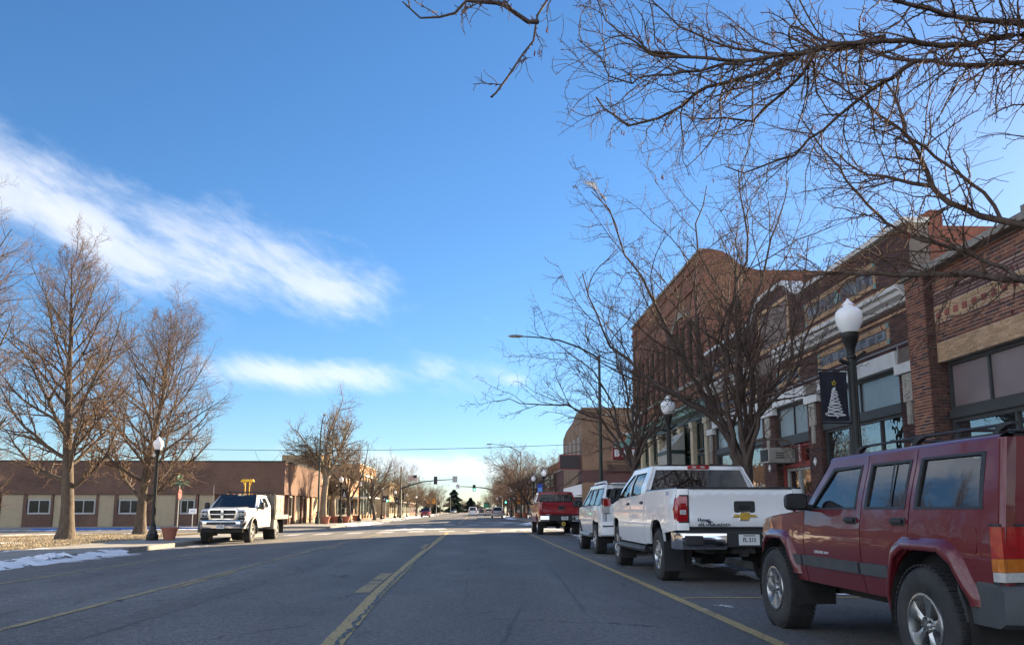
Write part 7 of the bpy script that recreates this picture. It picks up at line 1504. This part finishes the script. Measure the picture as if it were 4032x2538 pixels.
globe_lamp('globe lamp with blue banner beyond the red pickup', (5.9, 70.5, .13), 0, 'blue'); globe_lamp('globe lamp without banner left of the blue banner lamp', (5.9, 83, .13))
globe_lamp('globe lamp with black banner nearest the orange signs', (5.9, 118, .13), 0, 'bell'); globe_lamp('globe lamp with black banner just beyond the one by the orange signs', (5.7, 130, .13), 0, 'bell')
globe_lamp('globe lamp with black tree banner across the side street on the left', (-13.0, 80, -.1), 0, 'tree', 1); globe_lamp('globe lamp under the flat canopy on the left', (-13.0, 93, -.1), 0, None, 1); globe_lamp('globe lamp with banner before the sunlit pilasters', (-13.2, 117, -.1), 0, 'bell', 1)
for y in (136, 160, 185, 215): globe_lamp(ORD[(136, 160, 185, 215).index(y)]+' of the small distant globe lamps in the far left row, counting away', (-13.2, y, -.1), 0, 'bell', 1, 1, 'distant globe lamps on the left')
for y in (150, 190, 220): globe_lamp(ORD[(150, 190, 220).index(y)]+' of the small distant globe lamps in the far right row, counting away', (5.9, y, .13), 0, None, -1, 1, 'distant globe lamps on the right')
def street_light(label, loc, dx, dy, h=8.55, arm=4.4, mt=None, group='tall street lights'):
    t = thing('street_light', label, 'street light', loc, 0, group); q = MB(); q.lathe([(.16, 0), (.16, .5), (.10, .52), (.062, h), (.0, h+.02)], n=12); q.build('pole', mt or m_greenp, t, 40, world=False)
    P = [(dx*arm*f, dy*arm*f, h-.15+z) for f, z in ((0, 0), (.10, .28), (.25, .62), (.45, .92), (.65, 1.05), (.86, 1.10))]; q = MB(); q.tube(P, [.05, .048, .044, .04, .034, .03], 8); q.build('arm', mt or m_greenp, t, 40, world=False)
    q = MB(); e = Vector((dx*arm*.86, dy*arm*.86, h+.95)); D = Vector((dx, dy, 0)); N_ = Vector((-dy, dx, 0))
    secs = [(0, .05, .04), (.12, .09, .07), (.35, .15, .085), (.55, .16, .07), (.68, .10, .05), (.74, .02, .02)]; rows = [[tuple(e+D*s_+N_*(w*math.cos(k_*math.pi/4))+Vector((0, 0, hh*math.sin(k_*math.pi/4)+.01))) for k_ in range(9)] for s_, w, hh in secs]; q.grid(rows); q.build('lamp_head', m_galv, t, 60, world=False)
street_light('tall street light with long curved arm over the road beside the bar sign', (6.1, 39.5, .13), -1, 0); street_light('tall street light with curved arm further along the right pavement', (5.9, 106, .13), -1, 0)
street_light('dark tall street light at the brown building corner with its arm end-on', (-13.9, 73.5, -.1), .25, -.97, 8.3, 4.0)
for x, y in ((-13.2, 280), (-12.8, 335), (-12.6, 420)): street_light(ORD[(280, 335, 420).index(y)]+' far street light with arm over the road on the left, counting away', (x, y, 0), 1, 0, 8.6, 4.2, m_galv, 'far street lights on the left')
street_light('far plain street light pole beyond the signals on the right', (5.9, 300, 0), -1, 0, 8.6, 4.2, m_galv)
def signal_head(t, x, y, z, lit, facing=-1, back=True):
    q = MB(); q.bx(x-.17, x+.17, y-.10, y+.10, z-.52, z+.52); o = q.build('signal_head', m_sign_k, t, bevel=.02, world=False)
    if back: q = MB(); q.bx(x-.29, x+.29, y+.03, y+.05, z-.64, z+.64); q.build('back_plate', m_sign_k, o, world=False)
    for i, zz in enumerate((z+.33, z, z-.33)):
        q = MB(); q.lathe([(0, -.03), (.08, -.02), (.125, 0)], (0, 0, 0), 16); q.v = [(p[0]+x, y+facing*.105+facing*(-p[2])*-1*-1, p[1]+zz) for p in q.v]; q.build('lens', m_green_lamp if (lit and i == 2) else m_lamp_off, o, world=False)
        q = MB(); q.lathe([(.135, 0), (.14, .2)], (0, 0, 0), 12); q.v = [(p[0]+x, y+facing*(.10+p[2]), p[1]+zz) for p in q.v]; q.build('visor', m_sign_k, o, world=False)
Sm = thing('signal_mast', 'left traffic signal mast whose arm shows the backs of its signal and sign', 'traffic signal', (-12.1, 134, -.1), 0); q = MB(); q.lathe([(.2, 0), (.2, .4), (.14, .5), (.10, 7.3), (0, 7.32)], n=12); q.build('pole', m_greenp, Sm, 40, world=False)
q = MB(); q.tube([(0, 0, 4.7), (1.6, 0, 5.3), (3.6, 0, 5.85), (6, 0, 6.1), (8.9, 0, 6.25)], [.12, .11, .09, .075, .055], 8); q.build('mast_arm', m_greenp, Sm, 40, world=False); signal_head(Sm, 5.6, -.2, 6.05, False, 1); signal_head(Sm, .45, -.2, 3.4, False, 1, False); q = MB(); q.bx(8.35, 9.15, -.12, -.09, 5.75, 6.75); q.build('sign_back', m_galv, Sm, world=False)
Sm = thing('signal_mast', 'right traffic signal mast with two green lights and a left turn sign', 'traffic signal', (5.35, 165, .1), 0); q = MB(); q.lathe([(.2, 0), (.2, .4), (.15, .5), (.11, 6.2), (0, 6.22)], n=12); q.build('pole', m_greenp, Sm, 40, world=False)
q = MB(); q.tube([(0, 0, 4.6), (-1.6, 0, 5.05), (-3.6, 0, 5.5), (-6, 0, 5.7), (-8.9, 0, 5.8)], [.13, .12, .10, .08, .06], 8); q.build('mast_arm', m_greenp, Sm, 40, world=False); signal_head(Sm, -5.6, -.2, 5.5, True); signal_head(Sm, .75, -.2, 3.0, True, -1, False); signal_head(Sm, -.55, -.2, 3.2, False, 1, False)
q = MB(); q.bx(-9.3, -8.5, -.14, -.11, 5.35, 6.25); o = q.build('turn_sign', m_sign_w, Sm, world=False); q = MB(); q.prism([(-8.78, 5.5), (-8.66, 5.5), (-8.66, 5.92), (-8.78, 6.0), (-8.98, 6.0), (-8.98, 6.1), (-9.18, 5.95), (-8.98, 5.8), (-8.98, 5.88), (-8.78, 5.86)], lambda a, b: (a, -.15, b), lambda a, b: (a, -.142, b)); q.build('turn_arrow', m_sign_k, o, world=False)
q = MB(); q.bx(-1.2, 1.1, -.2, -.17, 6.15, 6.6); o = q.build('street_name_sign', m_sign_g, Sm, world=False); text('street_name', 'CENTER AVE', .28, m_sign_w, o, (-.05, -.205, 6.37), FACE_S, .002, sx=1.0)
# far intersection companions
t = thing('signal_post', 'side signal post with a green light before the yellow corner store', 'traffic signal', (-15.4, 142, -.1)); q = MB(); q.lathe([(.12, 0), (.07, .3), (.06, 4.2), (0, 4.22)], n=10); q.build('pole', m_galv, t, 40, world=False); signal_head(t, .3, -.2, 3.2, True, -1, False)
t = thing('utility_pole', 'tall grey utility pole beside the left signal mast', 'utility pole', (-13.6, 150, -.1)); q = MB(); q.tube([(0, 0, 0), (0, 0, 9.2)], [.17, .11], 8); q.build('pole', m_bark2, t, world=False)
# signs, benches, pots, flag
def post_sign(name, label, loc, h, boards, group=None, post=m_galv):
    t = thing(name, label, 'sign', loc, 0, group); q = MB(); q.tube([(0, 0, 0), (0, 0, h)], .03, 6); q.build('post', post, t, world=False)
    for (x0, x1, z0, z1, mt, txt, sz, tm) in boards:
        q = MB(); q.bx(x0, x1, -.05, -.03, z0, z1); o = q.build('sign_board', mt, t, world=False, bevel=.003)
        if txt: text('sign_lettering', txt, sz, tm, o, ((x0+x1)/2, -.054, (z0+z1)/2), FACE_S, .001, vspace=.9)
    return t
t = post_sign('street_sign', 'green MAPLE ST street name sign on a slim post at the lawn corner', (-15.9, 44.8, -.2), 2.95, [(-.45, .45, 2.62, 2.86, m_sign_g, 'MAPLE ST', .17, m_sign_w)])
q = MB(); q.bx(-.012, .012, -.4, .4, 2.92, 3.16); o = q.build('cross_sign', m_sign_g, t, world=False); q = MB(); q.bx(-.16, .16, -.055, -.035, 2.93, 3.15); o = q.build('route_sign', m_sign_g, t, world=False); text('sign_lettering', '8', .18, m_sign_w, o, (0, -.058, 3.04), FACE_S, .001)
q = MB(); q.prism([(-.03+.30*math.cos(math.pi/8+i*math.pi/4), 2.15+.30*math.sin(math.pi/8+i*math.pi/4)) for i in range(8)], lambda a, b: (.04, a, b), lambda a, b: (.06, a, b)); q.build('stop_sign', m_sign_r, t, world=False)
post_sign('lawn_sign', 'small white and blue sign on a stake at the far left of the brown building', (-38.6, 63.4, -.35), 1.55, [(-.3, .3, 1.05, 1.5, m_sign_w, 'PARKING', .10, m_ltblue)], 'small white lawn signs'); post_sign('lawn_sign', 'small white and blue sign beside the white flatbed truck', (-21.4, 63.4, -.15), 1.4, [(-.28, .28, 1.0, 1.38, m_sign_w, 'RESERVED\nPARKING', .085, m_ltblue)], 'small white lawn signs')
post_sign('detour_sign', 'pair of orange signs with black arrow on the right pavement', (6.6, 116, .13), 3.7, [(-.7, .7, 2.9, 3.7, m_sign_o, None, 0, None), (-.7, .7, 1.9, 2.8, m_sign_o, '<', .8, m_sign_k)])
post_sign('shop_sign', 'pale hanging board sign in front of the charcoal shop on the left', (-14.6, 88, -.1), 3.5, [(-1.0, 1.0, 2.4, 3.4, m_cream, None, 0, None)])
post_sign('guide_sign', 'small blue guide sign far up the right side', (4.6, 330, 0), 4.5, [(-1.2, 1.2, 2.2, 4.4, m_sign_g, None, 0, None)])
post_sign('orange_sign', 'orange diamond coloured sign far up the left row', (-14.6, 270, 0), 5.4, [(-1.5, 1.5, 3.4, 5.2, m_sign_o, None, 0, None)])
def pot(label, loc, s=1.0, group='terracotta planters'):
    t = thing('planter', label, 'planter', loc, 0, group); t.scale = (s, s, s); q = MB(); q.lathe([(0, 0), (.24, 0), (.36, .50), (.40, .50), (.42, .60), (.37, .60), (.34, .52), (0, .52)], n=18); q.build('pot', m_terra, t, 40, world=False); q = MB(); q.lathe([(0, .56), (.33, .53)], n=14); q.build('soil', m_soil, t, world=False)
pot('terracotta planter at the foot of the dark left lamp', (-12.35, 34.0, -.09), .85)
for x, y, lb in ((-13.4, 74.5, 'terracotta planter beside the dark street light'), (-13.5, 80.4, 'terracotta planter under the left tree banner'), (-12.5, 80.4, 'second terracotta planter under the left tree banner'), (-13.4, 93.4, 'terracotta planter under the canopy lamp'), (-13.1, 117.4, 'terracotta planter before the sunlit pilasters'), (5.9, 114, 'terracotta planter left of the orange signs on the right'), (6.5, 108, 'terracotta planter nearest on the far right corner'), (7.2, 100, 'terracotta planter by the low wall on the far right corner')): pot(lb, (x, y, -.1 if x < 0 else .13), 1.1)
def bench(label, loc, rz):
    t = thing('bench', label, 'bench', loc, rz, 'wooden pavement benches')
    for i in range(4): q = MB(); q.bx(-.8, .8, -.05+i*.12, .05+i*.12, .44, .475); q.build('seat_slat', m_wood, t, world=False)
    for i in range(4): q = MB(); q.bx(-.8, .8, .43+i*.02, .45+i*.02, .55+i*.11, .64+i*.11); q.build('back_slat', m_wood, t, world=False)
    for x in (-.7, .7): q = MB(); q.tube([(x, -.05, 0), (x, .0, .42), (x, .40, .43), (x, .52, 1.0)], .025, 6); q.tube([(x, .42, 0), (x, .40, .43)], .025, 6); q.tube([(x, -.06, .42), (x, -.08, .66), (x, .42, .68)], .022, 6); q.build('leg', m_iron, t, world=False)
bench('wooden bench against the brown wall by its corner', (-15.4, 77.4, -.1), R(-90)); bench('wooden bench facing the street beside the dark street light', (-14.6, 80.2, -.1), R(150)); bench('wooden bench before the cream store base', (-15.2, 113, -.1), R(-90)); bench('wooden bench near the white shop doors on the left', (-15, 121, -.1), R(-90))
t = thing('flagpole', 'flagpole with a striped flag in the distant left trees', 'flag', (-14.6, 205, 0)); q = MB(); q.tube([(0, 0, 0), (0, 0, 10.2)], [.07, .04], 8); q.build('pole', m_galv, t, world=False)
fl = lambda u: .18*math.sin(u*5)
for i in range(13): q = MB(); z = 9.9-i*.115; x1 = -2.2; q.grid([[(x1*u-.05, fl(u), zz-.1*u) for u in (0, .2, .4, .6, .8, 1)] for zz in (z, z-.115)]); q.build('stripe', m_sign_r if i % 2 == 0 else m_sign_w, t, world=False)
q = MB(); q.grid([[(-.9*u-.05, fl(u*.4)-.02, zz-.04*u) for u in (0, .5, 1)] for zz in (9.9, 9.1)]); q.build('canton', m_navy, t, world=False)
# overhead cable across the junction
P = []
for i in range(41): u = i/40; P.append((-27+(XF+27)*u, 68+3.4*u, 6.15+.75*u-4*.35*u*(1-u)))
q = MB(); q.tube(P, .022, 5); q.tube([(-18.4, 68.8, 5.98), (-18.1, 68.8, 5.3), (-17.5, 68.8, 4.85), (-16.9, 68.9, 5.2), (-16.2, 68.95, 5.97)], .012, 5); tag(q.build('overhead_cable', m_sign_k, None), 'thin black cable slung across the street from building to building', 'cable')
t = thing('roof_mast', 'small mast on the brown flat roof carrying the overhead cable', 'mast', (-27, 71.5, 5.6)); q = MB(); q.tube([(0, 0, 0), (0, 0, .8)], .04, 6); q.tube([(0, 0, .6), (0, -3.5, .55)], .015, 5); q.build('mast_tube', m_galv, t, world=False)
# plastic bag strips snagged in the tree top
q = MB(); q.grid([[(2.4, 17.6, 8.55), (2.7, 17.6, 8.50)], [(2.42, 17.62, 8.53), (2.72, 17.6, 8.46)], [(2.74, 17.6, 8.33), (2.77, 17.6, 8.35)], [(2.80, 17.62, 8.22), (2.83, 17.6, 8.24)], [(2.93, 17.6, 8.10), (2.97, 17.6, 8.13)]]); tag(q.build('plastic_strip', m_sign_w, None), 'torn white plastic strip snagged on a twig at the left of the big bare tree', 'plastic strip')
t = thing('low_wall', 'low reddish brick planter wall on the far right corner', 'wall', (8.2, 104, 0)); q = MB(); q.bx(7.4, 9.0, 100, 110, 0, .9); q.build('wall', m_tb_red, t)
t = thing('litter_bin', 'dark litter bin on the left pavement by the brown wall', 'bin', (-14.9, 79, -.1)); q = MB(); q.lathe([(0, 0), (.26, 0), (.30, .9), (.32, .92), (.2, 1.1), (0, 1.15)], n=14); q.build('drum', m_iron, t, 40, world=False)
print('tree tris', TRIS[0])
